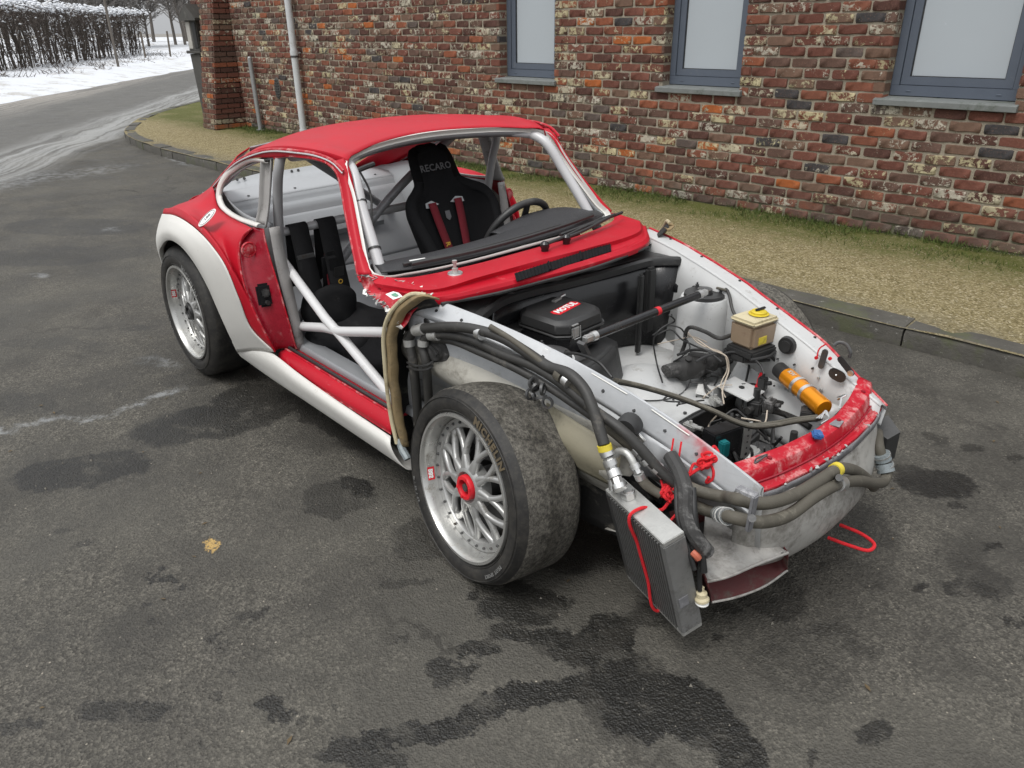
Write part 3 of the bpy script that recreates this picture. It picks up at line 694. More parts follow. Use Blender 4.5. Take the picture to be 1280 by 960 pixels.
    for n_,(c,d,_) in enumerate(brs):
        random.seed(n_); mb=bt; mb.box(c+Vector((random.uniform(-.003,.003),random.uniform(-.003,.003),0)),d,Rw,.005)
    o=add(bt,'buttress_bricks','brick_clay',ang=60); o['kind']='stuff'
    cap=MB(); cap.prism([P(-11.88,-.0,3.2),P(-11.88,.13,3.2),P(-11.88,0,3.5)],-WD*.52); add(cap,'buttress_cap','stone_dark',smooth=False)
    return B
brick_building()

def post_and_shrine():
    p=MB(); a=Vector((-11.216,3.745,0.120)); top=a+Vector((-.03,.0,1.12))
    p.tube([a-Vector((0,0,.03)),top],.037,14,straight=True)
    o=p.obj('metal_post','galvanised'); tag(o,'plain grey metal post standing close to the brick wall','post')
    c=MB(); c.tube([top,top+Vector((0,0,.02))],[.037,.020],14,straight=True); c.obj('post_cap','galvanised',o)
    f=MB(); f.tube([a,a+Vector((0,0,.02))],.075,14,straight=True); f.obj('base_plate','galvanised',o)
    # small roofed box on a tapering foot at the building's corner
    s=empty('letter_box',(-12.88,3.56,.02),'dark roofed letter box on a tapering grey foot at the building corner','letter box')
    s.scale=(.64,.64,.97)
    R=Matrix.Rotation(math.radians(28),3,'Z')
    b=MB()
    def lb(mb,c,d,bev=.01): mb.box(R@Vector(c),d,R,bev)
    def taper(mb,z0,w0,z1,w1,dep):
        vs=[R@Vector((sx*w,sy*dep/2,z)) for z,w in((z0,w0/2),(z1,w1/2)) for sx,sy in((-1,-1),(1,-1),(1,1),(-1,1))]
        mb.add(vs,[(3,2,1,0),(4,5,6,7),(0,1,5,4),(1,2,6,5),(2,3,7,6),(3,0,4,7)])
    taper(b,0,.14,1.30,.34,.3); b.obj('foot','stone_dark',s,smooth=False,bev=.01)
    b=MB(); lb(b,(0,0,1.33),(.48,.42,.05)); b.obj('ledge','stone_dark',s,smooth=False)
    b=MB(); lb(b,(0,.02,1.60),(.36,.32,.50)); b.obj('box_body','stone_dark',s,smooth=False)
    b=MB(); lb(b,(-.09,-.145,1.60),(.14,.03,.44)); b.obj('pale_panel','stone_pale',s,smooth=False)
    b=MB(); lb(b,(.10,-.145,1.60),(.13,.03,.42)); b.obj('door','black_plastic',s,smooth=False)
    b=MB(); b.prism([R@Vector(q) for q in((-.27,-.25,1.84),(.27,-.25,1.84),(.27,-.25,1.88),(0,-.25,2.10),(-.27,-.25,1.88))],R@Vector((0,.48,0))); b.obj('roof','stone_dark',s,smooth=False)
post_and_shrine()

# ---- grass and moss at the foot of the wall, fallen grit
def wall_foot():
    random.seed(3); mb=MB()
    for k in range(16000):
        x=random.uniform(-12.4,2.6); d=abs(random.gauss(0,.22))+.01
        if noise.noise(Vector((x*1.3,d*3,2)))<-.12: continue
        y=WALL(x)-d; h=random.uniform(.008,.035)*(1.5 if d<.1 else 1); a=random.uniform(0,2*PI); w=.0035
        l=Vector((random.gauss(0,.5),random.gauss(0,.5),1))*h; p=Vector((x,y,KERB_H+.002)); e=Vector((math.cos(a),math.sin(a),0))*w
        mb.add([p-e,p+e,p+l+e*.3,p+l-e*.3],[(0,1,2,3)])
    tag(mb.obj('grass','moss_green',smooth=False),'short green grass and moss growing along the foot of the brick wall','grass',kind='stuff')
    mb=MB()
    for k in range(4200):
        x=random.uniform(-9,2.6); u=random.random(); y=2.47+.045*x+u*1.8
        r=random.uniform(.002,.0065); p=Vector((x,y,KERB_H+r*.3)); a=random.uniform(0,3)
        vs=[p+Vector((math.cos(a+q*2.1)*r,math.sin(a+q*2.1)*r*random.uniform(.6,1),-r*.3)) for q in range(3)]+[p+Vector((0,0,r*.8))]
        mb.add(vs,[(0,1,3),(1,2,3),(2,0,3)])
    tag(mb.obj('gravel','pebble',smooth=False),'loose beige gravel scattered over the mossy pavement','gravel',kind='stuff')
wall_foot()
def road_grit():
    random.seed(14); mb=MB()
    for k in range(5200):
        x=random.uniform(-5,2.2); y=random.uniform(-2.4,2.1)
        if random.random()<.3: y=2.16+.044*x-abs(random.gauss(0,.10))
        r=random.uniform(.0012,.0036)*(1 if random.random()<.96 else 2); p=Vector((x,y,r*.4)); a=random.uniform(0,3)
        vs=[p+Vector((math.cos(a+q*2.1)*r*random.uniform(.7,1.3),math.sin(a+q*2.1)*r,-r*.4)) for q in range(3)]+[p+Vector((0,0,r*.9))]
        mb.add(vs,[(0,1,3),(1,2,3),(2,0,3)])
    tag(mb.obj('road_grit','grit',smooth=False),'fine loose grit and tiny stones scattered over the asphalt','grit',kind='stuff')
    mb=MB()
    for k in range(60):
        x=random.uniform(-4,1.8); y=random.uniform(-2,2.1); a=random.uniform(0,6); s=random.uniform(.004,.010); p=Vector((x,y,.004)); e=Vector((math.cos(a),math.sin(a),0)); f=Vector((-e.y,e.x,.2))
        mb.add([p-e*s*1.6,p+f*s*.6,p+e*s*1.6,p-f*s*.5+Vector((0,0,.003))],[(0,1,2,3)])
    tag(mb.obj('leaf_litter','leaf_bits',smooth=False),'tiny dry leaf fragments lying about on the asphalt','leaf litter',kind='stuff')
simple('grit',(.16,.148,.125),.85,0,.6,40,None,0,5,.1,20)
simple('leaf_bits',(.10,.07,.035),.85,0,.4,40,None,0,5,.1,20)
road_grit()

# ---- snowy verge, field, hedge and bare trees across the road
def verge():
    e=[(-14,-5.2),(-18.5,-1.2),(-22.46,1.94),(-24.6,3.5),(-26.8,5.1),(-31.33,8.3),(-37.25,12.6),(-52,23.5),(-75,40),(-130,80)]
    nrm=Vector((-.55,-.835,0))*-1
    mb=MB(); rows=[]; E=[Vector((x,y,0)) for x,y in e]
    E=cr(E,140); out=Vector((-.56,-.83,0))
    out=Vector((-.83,.0,0)) if False else Vector((-.88,-.47,0))
    ds=[0,.3,.8,1.6,2.8,4.5,7,10,14,20,30,60,150,400]
    for d in ds:
        row=[]
        for p in E:
            q=p+out*d; w=noise.noise(Vector((q.x*.9,q.y*.9,0)))*.5+noise.noise(Vector((q.x*3.1,q.y*3.1,4)))*.2
            z=.006+min(.32,d*.09)*(1+.5*w)+ (0 if d<8 else .0)
            if d==0: q=q+out*w*.5; z=.004
            q.z=z; row.append(q)
        rows.append(row)
    n=len(E); mb.add([v for r in rows for v in r],[(j*n+i,j*n+i+1,(j+1)*n+i+1,(j+1)*n+i) for j in range(len(ds)-1) for i in range(n-1)])
    tag(mb.obj('snow_verge','snow'),kind='structure')
verge()
HB=[(-30,-6),(-34.7,4.15),(-40,7.2),(-47,11.4),(-52.5,15.2)]
def hedge():
    random.seed(11); line=cr([(x,y,0) for x,y in HB],200)
    h=empty('clipped_hedge',(-40,7.2,0),'long clipped twiggy hedge with snow on its top beyond the road','hedge'); inv=-Vector(h.location)
    tw=MB(); st=MB(); sn=MB()
    def at(u): 
        i=min(198,int(u*199)); return line[i].lerp(line[i+1],u*199-i)
    for k in range(210):
        u=(k+random.random())/210; p=at(u)+Vector((random.gauss(0,.25),random.gauss(0,.25),.2)); q=p+Vector((random.gauss(0,.18),random.gauss(0,.18),1.9))
        st.tube([p,p.lerp(q,.5)+Vector((random.gauss(0,.08),random.gauss(0,.08),0)),q],[random.uniform(.012,.04)]*3,5,straight=True,caps=False)
    for k in range(24000):
        u=random.random(); z=1.05+1.55*random.random()**.8 if random.random()<.80 else random.uniform(.15,1.1)
        c=at(u)+Vector((random.uniform(-.75,.75),random.uniform(-.75,.75),z+.12*noise.noise(Vector((u*40,0,0)))))
        if noise.noise(c*1.6)<-.10 and z<2.2: continue
        d=Vector((random.gauss(0,1),random.gauss(0,1),random.gauss(.5,1))).normalized()*random.uniform(.08,.26); w=d.orthogonal().normalized()*random.uniform(.006,.022)
        tw.add([c-w,c+w,c+d+w*.3,c+d-w*.3],[(0,1,2,3)])
    for k in range(7600):
        u=random.random(); hi=random.random()<.66
        z=2.62+random.gauss(0,.09) if hi else random.uniform(.2,2.6)
        r=random.uniform(.03,.11) if hi else random.uniform(.02,.07)
        c=at(u)+Vector((random.uniform(-.8,.8),random.uniform(-.8,.8),z+.12*noise.noise(Vector((u*40,0,0)))))
        if (not hi and noise.noise(c*1.3)<.0): continue
        if hi and noise.noise(Vector((c.x*1.1,c.y*1.1,7)))<-.25: continue
        vs=[c+Vector((r*random.uniform(.7,1.3),0,0)),c+Vector((0,r*random.uniform(.7,1.3),0)),c-Vector((r,0,0)),c-Vector((0,r,0)),c+Vector((0,0,r*.6)),c-Vector((0,0,r*.35))]
        sn.add(vs,[(0,1,4),(1,2,4),(2,3,4),(3,0,4),(1,0,5),(2,1,5),(3,2,5),(0,3,5)])
    o=st.obj('stem','bark',h); o.location=inv
    o=tw.obj('twigs','twig',h,smooth=False); o.location=inv; o['kind']='stuff'
    o=sn.obj('snow_cover','snow',h); o.location=inv; o['kind']='stuff'
    # undergrowth poking through the bank
    ug=MB(); us=MB()
    for k in range(5200):
        u=random.random(); c=at(u)+Vector((.88,.47,0))*random.uniform(.5,3.4)+Vector((random.gauss(0,.5),random.gauss(0,.5),.25))
        if noise.noise(c*.8)<-.05: continue
        d=Vector((random.gauss(0,.8),random.gauss(0,.8),random.uniform(.2,1))).normalized()*random.uniform(.1,.42); w=d.orthogonal().normalized()*random.uniform(.006,.016)
        (us if random.random()<.35 else ug).add([c-w,c+w,c+d+w*.4,c+d-w*.4],[(0,1,2,3)])
    o=ug.obj('brambles','twig',smooth=False); tag(o,'tangled brambles and dry stalks on the snowy bank below the hedge','undergrowth',kind='stuff')
    us.obj('snow_dusting','snow',o,smooth=False)
hedge()
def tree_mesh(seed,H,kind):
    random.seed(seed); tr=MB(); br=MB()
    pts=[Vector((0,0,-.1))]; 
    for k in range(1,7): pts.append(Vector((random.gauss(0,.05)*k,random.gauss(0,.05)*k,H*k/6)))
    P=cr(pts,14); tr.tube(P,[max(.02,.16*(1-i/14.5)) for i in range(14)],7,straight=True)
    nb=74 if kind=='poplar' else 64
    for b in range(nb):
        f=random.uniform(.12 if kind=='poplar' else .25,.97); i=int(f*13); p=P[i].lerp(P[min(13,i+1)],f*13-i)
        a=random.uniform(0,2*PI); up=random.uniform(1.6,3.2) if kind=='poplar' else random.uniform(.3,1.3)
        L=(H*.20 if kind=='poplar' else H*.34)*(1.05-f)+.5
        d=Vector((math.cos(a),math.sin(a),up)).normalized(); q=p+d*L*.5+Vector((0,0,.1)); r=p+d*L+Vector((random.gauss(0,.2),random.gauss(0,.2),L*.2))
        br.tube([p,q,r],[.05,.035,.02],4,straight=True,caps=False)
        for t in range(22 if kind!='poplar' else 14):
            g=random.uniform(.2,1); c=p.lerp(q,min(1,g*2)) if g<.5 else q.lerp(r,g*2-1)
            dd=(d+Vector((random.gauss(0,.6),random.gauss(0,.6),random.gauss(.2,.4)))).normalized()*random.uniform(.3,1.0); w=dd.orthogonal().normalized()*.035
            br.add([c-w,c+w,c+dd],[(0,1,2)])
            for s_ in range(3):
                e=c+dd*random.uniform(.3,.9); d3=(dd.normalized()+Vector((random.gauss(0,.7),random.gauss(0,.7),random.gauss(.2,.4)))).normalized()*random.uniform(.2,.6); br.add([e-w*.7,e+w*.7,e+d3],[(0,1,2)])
    return tr.mesh('trunk','bark_hazed'),br.mesh('branches','twig_hazed',smooth=False)
def trees():
    protos=[(tree_mesh(1,13,'poplar')),(tree_mesh(2,12,'poplar')),(tree_mesh(3,9,'round')),(tree_mesh(4,8,'round')),(tree_mesh(5,10,'round'))]
    random.seed(5)
    lab={0:'tall bare poplar',1:'tall bare poplar',2:'bare spreading tree',3:'bare spreading tree',4:'bare spreading tree'}
    spots=[]
    for k in range(15): 
        u=k/14; spots.append((-62-u*6+random.gauss(0,1),-4+u*21+random.gauss(0,.3),k%2,random.uniform(.85,1.1)))
    for k in range(34):
        u=k/33; spots.append((-66-u*24+random.gauss(0,3),2+u*44+random.gauss(0,1),2+k%3,random.uniform(.7,1.15)))
    for k in range(14):
        u=k/13; spots.append((-105+random.gauss(0,4),2+u*78+random.gauss(0,1),2+k%3,random.uniform(1.0,1.7)))
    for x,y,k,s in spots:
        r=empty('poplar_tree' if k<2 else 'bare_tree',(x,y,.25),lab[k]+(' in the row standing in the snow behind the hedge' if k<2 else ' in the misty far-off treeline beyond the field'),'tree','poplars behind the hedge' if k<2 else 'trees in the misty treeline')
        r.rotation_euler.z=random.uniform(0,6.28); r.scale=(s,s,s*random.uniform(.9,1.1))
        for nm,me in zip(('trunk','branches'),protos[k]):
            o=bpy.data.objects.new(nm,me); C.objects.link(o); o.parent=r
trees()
def small_posts():
    random.seed(8)
    for k,(x,y,h,l) in enumerate([(-44,12.6,1.3,'thin leaning stake in the snow right of the hedge end'),(-46,14.6,1.3,'second thin stake in the snow right of the hedge end'),(-48,16.9,1.2,'thin stake standing nearest the letter box in the snowy field')]):
        mb=MB(); mb.tube([(x,y,.1),(x+random.gauss(0,.06),y,.3+h)],.05,6,straight=True); tag(mb.obj('fence_stake','wood_post'),l,'stake')
    mb=MB(); mb.tube([(-36.5,9.0,.1),(-36.5,9.0,4.6)],.055,8,straight=True); tag(mb.obj('slender_pole','bark_hazed'),'slender upright pole rising through the middle of the hedge','pole')
small_posts()

# ================================================================ THE CAR
CAR=empty('rally_car',(0,0,0),'stripped red and white coupe shell without doors, bonnet or front wings, parked on the lot','car')
def part(mb,name,mat,parent=CAR,**k):
    k.setdefault('body',parent is CAR)
    return mb.obj(name,mat,parent,**k)
def both(mb,name,mat,**k):
    a=part(mb,name,mat,**k); b=part(mb.mirror(),name,mat,**k); return a,b
RW=[(-.45,.572,.853),(-.40,.559,.850),(-.31,.541,.843),(-.22,.522,.833),(-.14,.502,.820),(-.05,.482,.805),(.04,.462,.787),(.13,.443,.767),(.21,.424,.744),(.30,.406,.719),(.39,.390,.691),(.48,.375,.662),(.56,.362,.630),(.65,.351,.596),(.74,.342,.560),(.765,.340,.549)]
def rail(x):
    for a,b in zip(RW,RW[1:]):
        if x<=b[0]: 
            t=(x-a[0])/(b[0]-a[0]); return a[1]+(b[1]-a[1])*t,a[2]+(b[2]-a[2])*t
    return RW[-1][1],RW[-1][2]
xs_=lambda a,b,n:[a+(b-a)*i/(n-1) for i in range(n)]

# ---------------- roof and upper shell
roof_st=[ # x at side, x at centre, half width, side z, centre z
 (-.945,-1.13,.500,1.232,1.258),(-1.03,-1.18,.530,1.250,1.272),(-1.18,-1.28,.562,1.258,1.286),(-1.36,-1.42,.575,1.247,1.288),
 (-1.55,-1.58,.578,1.215,1.276),(-1.74,-1.74,.570,1.160,1.248),(-1.88,-1.86,.560,1.110,1.218)]
def roof():
    mb=MB(); cur=[]
    for xs,xc,w,zs,zc in roof_st:
        c=[]
        for k in range(13):
            u=-1+k/6; a=abs(u)
            y=w*u; z=zs+(zc-zs)*(1-a**2.6)+.006*(1-a**8); x=xs+(xc-xs)*(1-a**2)
            c.append((x,y,z))
        cur.append([( xs,-w-.004,zs-.022)]+c+[(xs,w+.004,zs-.022)])
    mb.patch(cur,41,30)
    part(mb,'roof','red_paint',solid=.004)
    # rear part of the roof: two pillars sweeping down either side of the rear window
    for s in (-1,1):
        m=MB()
        outer=[(-1.88,.562,1.095),(-2.04,.560,1.030),(-2.20,.548,.965),(-2.36,.530,.895),(-2.50,.515,.850)]
        mid=[(-1.88,.540,1.145),(-2.05,.525,1.075),(-2.22,.508,1.005),(-2.38,.490,.940),(-2.52,.480,.880)]
        inner=[(-1.87,.47,1.185),(-2.05,.455,1.105),(-2.23,.44,1.030),(-2.40,.43,.960),(-2.54,.43,.900)]
        m.patch([[(x,s*y,z) for x,y,z in c] for c in(outer,mid,inner)],16,7); part(m,'rear_roof_pillar','red_paint',solid=.004)
    # header strip at the top of the rear window, scuttle behind it, engine deck and tail
    m=MB()
    A=[(-1.87,-.47,1.185),(-1.875,-.25,1.204),(-1.87,0,1.214),(-1.875,.25,1.204),(-1.87,.47,1.185)]
    m.patch([A,[(x-.03,y*.98,z-.022) for x,y,z in A]],20,3); part(m,'rear_window_header','silver_paint',solid=.006)
    m=MB()
    D=[[(-2.54,-.45,.885),(-2.56,-.2,.918),(-2.565,0,.926),(-2.56,.2,.918),(-2.54,.45,.885)],
       [(-2.66,-.50,.848),(-2.70,-.2,.850),(-2.70,.2,.850),(-2.66,.50,.848)],
       [(-2.84,-.50,.740),(-2.88,-.2,.742),(-2.88,.2,.742),(-2.84,.50,.740)],
       [(-2.93,-.47,.60),(-2.98,-.2,.60),(-2.98,.2,.60),(-2.93,.47,.60)],[(-2.95,-.45,.45),(-3.0,-.2,.45),(-3.0,.2,.45),(-2.95,.45,.45)],[(-2.9,-.45,.30),(-2.93,0,.29),(-2.9,.45,.30)]]
    m.patch(D,21,20); part(m,'tail_panel','red_paint',solid=.004)
    m=MB(); m.patch([[(x+.004,y,z+.004) for x,y,z in D[0]],[(-2.51,-.43,.89),(-2.53,0,.93),(-2.51,.43,.89)]],20,2); part(m,'rear_window_seal','black_plastic',solid=.010)
roof()

def drip(s):
    pts=[(-.905,.548,1.205),(-.955,.553,1.234),(-1.05,.562,1.250),(-1.20,.576,1.250),(-1.40,.588,1.236),(-1.60,.588,1.196),(-1.78,.582,1.145),(-1.93,.574,1.088),(-2.08,.570,1.020),(-2.2,.560,.968),(-2.34,.545,.905)]
    return [(x,s*y,z) for x,y,z in pts]
for s in(-1,1):
    m=MB(); m.tube(drip(s),.0065,8,60); part(m,'drip_rail','red_worn')
    m=MB(); m.tube([(x,y+s*.004,z-.006) for x,y,z in drip(s)],.0035,6,60); part(m,'drip_trim','white_worn')

DOOR_TOP=[(-1.385,-.582,1.205),(-1.28,-.576,1.222),(-1.17,-.572,1.230),(-1.06,-.566,1.232),(-.985,-.560,1.222),(-.94,-.556,1.195),(-.915,-.560,1.150),(-.86,-.585,1.075),(-.80,-.610,1.00),(-.735,-.637,.925),(-.700,-.652,.885),(-.665,-.665,.872)]
QW_OUT=[(-1.47,-.588,1.190),(-1.60,-.582,1.180),(-1.72,-.578,1.155),(-1.85,-.577,1.115),(-1.95,-.580,1.07),(-2.02,-.590,1.015),(-2.035,-.602,.970),(-1.985,-.620,.937),(-1.86,-.640,.918),(-1.70,-.656,.915),(-1.56,-.668,.922),(-1.44,-.680,.932)]
QW_IN0=[(-1.47,-.578,1.165),(-1.58,-.574,1.158),(-1.70,-.572,1.132),(-1.81,-.574,1.090),(-1.90,-.580,1.050),(-1.955,-.590,1.005),(-1.965,-.600,.972),(-1.92,-.615,.948),(-1.82,-.632,.938),(-1.69,-.645,.936),(-1.56,-.656,.944),(-1.44,-.666,.952)]
QW_IN=[tuple(a[i]*.42+b[i]*.58 for i in range(3)) for a,b in zip(QW_OUT,QW_IN0)]
FLU=[(-1.375,-.720,.405),(-1.392,-0.737,0.432),(-1.448,-0.757,0.463),(-1.466,-0.782,0.562),(-1.466,-0.800,0.665),(-1.516,-0.812,0.792),(-1.678,-0.808,0.863),(-1.943,-0.787,0.890),(-2.186,-0.762,0.876),(-2.391,-0.735,0.842),(-2.540,-0.712,0.802),(-2.64,-.67,.70),(-2.68,-.64,.62)]
FLL=[(-1.774,-0.740,0.281),(-1.749,-0.757,0.331),(-1.744,-0.790,0.470),(-1.755,-0.812,0.600),(-1.800,-0.828,0.702),(-1.888,-0.832,0.766),(-2.038,-0.826,0.792),(-2.229,-0.808,0.769),(-2.403,-0.788,0.708),(-2.533,-0.772,0.634),(-2.60,-.745,.53),(-2.62,-.725,.43)]
FLL=[tuple(v) for v in cr(FLL,13)]; FLU=[tuple(v) for v in cr(FLU,13)]
def mir(c,s): return [(x,y if s<0 else -y,z) for x,y,z in c]
for s in(-1,1):
    # strip between gutter and windows
    up=[(x,-abs(y)+.002,z-.006) for x,y,z in drip(-1)][1:]
    top=[(-.955,-.551,1.228),(-1.05,-.560,1.244),(-1.20,-.574,1.244),(-1.385,-.585,1.230),(-1.60,-.586,1.190),(-1.78,-.580,1.139),(-1.93,-.572,1.082),(-2.06,-.568,1.02),(-2.10,-.572,.985)]
    low=[(-.985,-.558,1.222),(-1.06,-.566,1.232),(-1.20,-.573,1.228),(-1.385,-.584,1.207),(-1.60,-.583,1.181),(-1.74,-.578,1.150),(-1.87,-.577,1.108),(-1.99,-.583,1.045),(-2.035,-.602,.975)]
    m=MB(); m.patch([mir(top,s),mir(low,s)],40,4); part(m,'roof_side_strip','red_paint',solid=.003)
    # quarter window surround
    m=MB(); m.patch([mir(QW_OUT,s),mir([((a[0]+b[0])/2,(a[1]+b[1])/2-.004,(a[2]+b[2])/2) for a,b in zip(QW_OUT,QW_IN)],s),mir(QW_IN,s),mir([(x*1.0,y+.012,z) for x,y,z in QW_IN],s)],50,8); part(m,'quarter_window_frame','white_paint',solid=.003)
    # rear quarter skin
    upper=[(-1.465,-.690,.925),(-1.56,-.675,.920),(-1.70,-.658,.913),(-1.86,-.642,.916),(-1.99,-.622,.935),(-2.06,-.598,.985),(-2.16,-.570,.985),(-2.26,-.556,.935),(-2.38,-.540,.892),(-2.50,-.520,.848),(-2.66,-.50,.79),(-2.84,-.50,.70),(-2.93,-.47,.58)]
    m1=[(-1.515,-.735,.850),(-1.58,-.738,.870),(-1.70,-.722,.885),(-1.86,-.708,.898),(-2.0,-.690,.915),(-2.10,-.665,.935),(-2.20,-.640,.935),(-2.30,-.628,.910),(-2.42,-.612,.875),(-2.54,-.59,.83),(-2.68,-.56,.76),(-2.82,-.54,.66),(-2.90,-.52,.54)]
    m2=[(-1.455,-.768,.690),(-1.53,-.776,.755),(-1.62,-.775,.83),(-1.78,-.765,.885),(-1.95,-.750,.915),(-2.10,-.735,.922),(-2.25,-.715,.905),(-2.38,-.695,.875),(-2.50,-.668,.832),(-2.60,-.640,.78),(-2.71,-.605,.70),(-2.78,-.585,.6),(-2.84,-.57,.5)]
    m3=[(-1.385,-.752,.520)]+[(x,y+.008,z+.022) for x,y,z in FLU[3:]]
    m=MB(); m.patch([mir(q,s) for q in(upper,m1,m2,m3,[(x,y,z) for x,y,z in FLU])],64,24); q=part(m,'rear_quarter_panel','red_paint',solid=.003)
    # white flare with rolled lip
    mid1=[tuple(a[i]*.62+b[i]*.38+(0,-.012,.010)[i] for i in range(3)) for a,b in zip(FLU,FLL)]
    mid2=[tuple(a[i]*.2+b[i]*.8+(0,-.012,.008)[i] for i in range(3)) for a,b in zip(FLU,FLL)]
    lip=[(x,y+.028,z-.004) for x,y,z in FLL]
    m=MB(); m.patch([mir([(x,y-.004,z) for x,y,z in FLU],s),mir(mid1,s),mir(mid2,s),mir(FLL,s),mir([(x,y+.004,z-.012) for x,y,z in FLL],s),mir(lip,s)],70,26); part(m,'wheel_arch_flare','white_paint',solid=.004)
    # inner arch
    m=MB(); arch=lambda y,r:[(-2.27+r*math.cos(a),y,.34+r*math.sin(a)) for a in [(-.1+2.6*k/20) for k in range(21)]]
    m.patch([mir(arch(-.735,.405),s),mir(arch(-.62,.41),s),mir(arch(-.50,.41),s)],30,4,linear=True); m.patch([mir(arch(-.50,.41),s),mir(arch(-.495,.05),s)],30,3,linear=True); part(m,'inner_arch','liner_black')
    # door shut panel: recessed dark red pressing with latch
    JO=[(-1.465,-.690,.925),(-1.500,-.715,.895),(-1.515,-.735,.850),(-1.495,-.755,.780),(-1.455,-.768,.690),(-1.415,-.765,.600),(-1.385,-.752,.520),(-1.370,-.735,.450),(-1.375,-.720,.405)]
    JI=[(-1.425,-.660,.925),(-1.415,-.665,.895),(-1.400,-.668,.850),(-1.375,-.670,.780),(-1.350,-.668,.690),(-1.335,-.663,.600),(-1.330,-.655,.520),(-1.33,-.648,.450),(-1.335,-.640,.405)]
    rec=[tuple(a[i]*.5+b[i]*.5+(-.030,0,0)[i] for i in range(3)) for a,b in zip(JO,JI)]
    r1=[tuple(a[i]*.82+b[i]*.18+(-.024,.004,0)[i] for i in range(3)) for a,b in zip(JO,JI)]
    r2=[tuple(a[i]*.2+b[i]*.8+(-.020,0,0)[i] for i in range(3)) for a,b in zip(JO,JI)]
    m=MB(); m.patch([mir(JO,s),mir(r1,s),mir(rec,s),mir(r2,s),mir(JI,s)],34,16); jp=part(m,'door_shut_panel','dark_red',solid=.003)
    m=MB(); m.tube(mir([(x,y-.002,z) for x,y,z in JO],s),.0045,6,40); m.tube(mir(JI,s),.004,6,40); m.obj('pinch_weld','red_worn',jp)
    m=MB(); c=Vector((-1.400,s*.712,.655)); R=Matrix.Rotation(s*.25,3,'Z')@Matrix.Rotation(math.radians(-8),3,'Y')
    m.box(c,(.016,.066,.100),R,.010); m.obj('latch_recess','black_fabric',jp)
    m=MB(); m.box(c+Vector((.012,0,.012)),(.016,.030,.035),R,.006); m.cyl(c+Vector((.0,0,-.03)),c+Vector((.022,0,-.03)),.010,seg=10); m.obj('latch','black_plastic',jp)
    m=MB(); m.lathe([(.034,0),(.030,-.006),(.024,-.004),(.016,-.008),(.0,-.008)],20,Matrix.Translation((-1.462,s*.722,.842))@Matrix.Rotation(-PI/2 if s<0 else -PI/2,4,'Z')@Matrix.Rotation(PI,4,'Z')); m.obj('rubber_bung','red_worn',jp)
    m=MB(); m.tube(mir([(-1.438,-.752,.545),(-1.418,-.720,.540),(-1.395,-.690,.540)],s),.006,6,14); m.obj('pressing_edge','red_worn',jp)
    # sill: red step, white skirt, inner silver ledge
    def xl(y,z,a=-1.40,b=-.50): return [(a+(b-a)*k/8,y,z) for k in range(9)]
    m=MB(); m.patch([mir(xl(-.625,.395),s),mir(xl(-.665,.398,-1.40,-.50),s),mir(xl(-.690,.385),s),mir(xl(-.702,.362),s),mir(xl(-.704,.342),s)],24,10,linear=True); part(m,'sill','red_paint',solid=.004)
    m=MB(); m.tube(mir(xl(-.668,.400),s),.004,6,30); m.tube(mir(xl(-.704,.344),s),.0035,6,30); part(m,'sill_edge','red_worn')
    m=MB(); m.patch([mir([(-1.76,-.735,.335),(-1.62,-.733,.372),(-1.50,-.728,.386),(-1.40,-.722,.388),(-1.2,-.712,.360),(-.9,-.709,.343),(-.50,-.708,.335)],s),
                     mir([(-1.76,-.745,.318),(-1.62,-.745,.345),(-1.50,-.742,.360),(-1.40,-.738,.362),(-1.2,-.730,.338),(-.9,-.727,.325),(-.48,-.725,.315)],s),
                     mir([(-1.77,-.738,.285),(-1.60,-.735,.290),(-1.40,-.728,.285),(-1.2,-.722,.278),(-.9,-.718,.272),(-.46,-.716,.262)],s),
                     mir([(-1.80,-.705,.235),(-1.60,-.700,.222),(-1.40,-.695,.215),(-1.2,-.690,.212),(-.9,-.688,.212),(-.44,-.686,.212)],s),
                     mir([(-1.80,-.64,.22),(-1.40,-.63,.20),(-.9,-.62,.20),(-.44,-.62,.20)],s)],34,18); part(m,'side_skirt','white_paint',solid=.003)
    m=MB(); m.patch([mir(xl(-.540,.395,-1.42,-.46),s),mir(xl(-.545,.412,-1.42,-.46),s),mir(xl(-.612,.414,-1.42,-.46),s),mir(xl(-.628,.396,-1.42,-.46),s)],22,10,linear=True); 
    m.patch([mir(xl(-.540,.395,-1.42,-.46),s),mir(xl(-.535,.22,-1.42,-.46),s)],12,2,linear=True); part(m,'inner_sill','silver_paint',solid=.003)
    m=MB(); m.tube(mir(xl(-.660,.410,-1.36,-.50),s),.007,6,30); part(m,'door_seal_channel','black_plastic')
    # A pillar: red skin with white welded flange round the screen opening
    AO=[(-.985,-.560,1.222),(-.94,-.556,1.195),(-.915,-.560,1.150),(-.86,-.585,1.075),(-.80,-.610,1.00),(-.735,-.637,.925),(-.70,-.652,.885)]
    AI=[(-.965,-.505,1.238),(-.918,-.512,1.205),(-.875,-.528,1.145),(-.822,-.552,1.070),(-.765,-.580,.995),(-.700,-.608,.925),(-.655,-.622,.893)]
    AM=[tuple(a[i]*.5+b[i]*.5+(.012,-.008,.004)[i] for i in range(3)) for a,b in zip(AO,AI)]
    m=MB(); m.patch([mir(AO,s),mir(AM,s),mir(AI,s)],36,9); part(m,'windscreen_pillar','red_paint',solid=.003)
    m=MB(); m.tube(mir(DOOR_TOP,s),.0045,6,60); part(m,'door_opening_flange','red_worn')
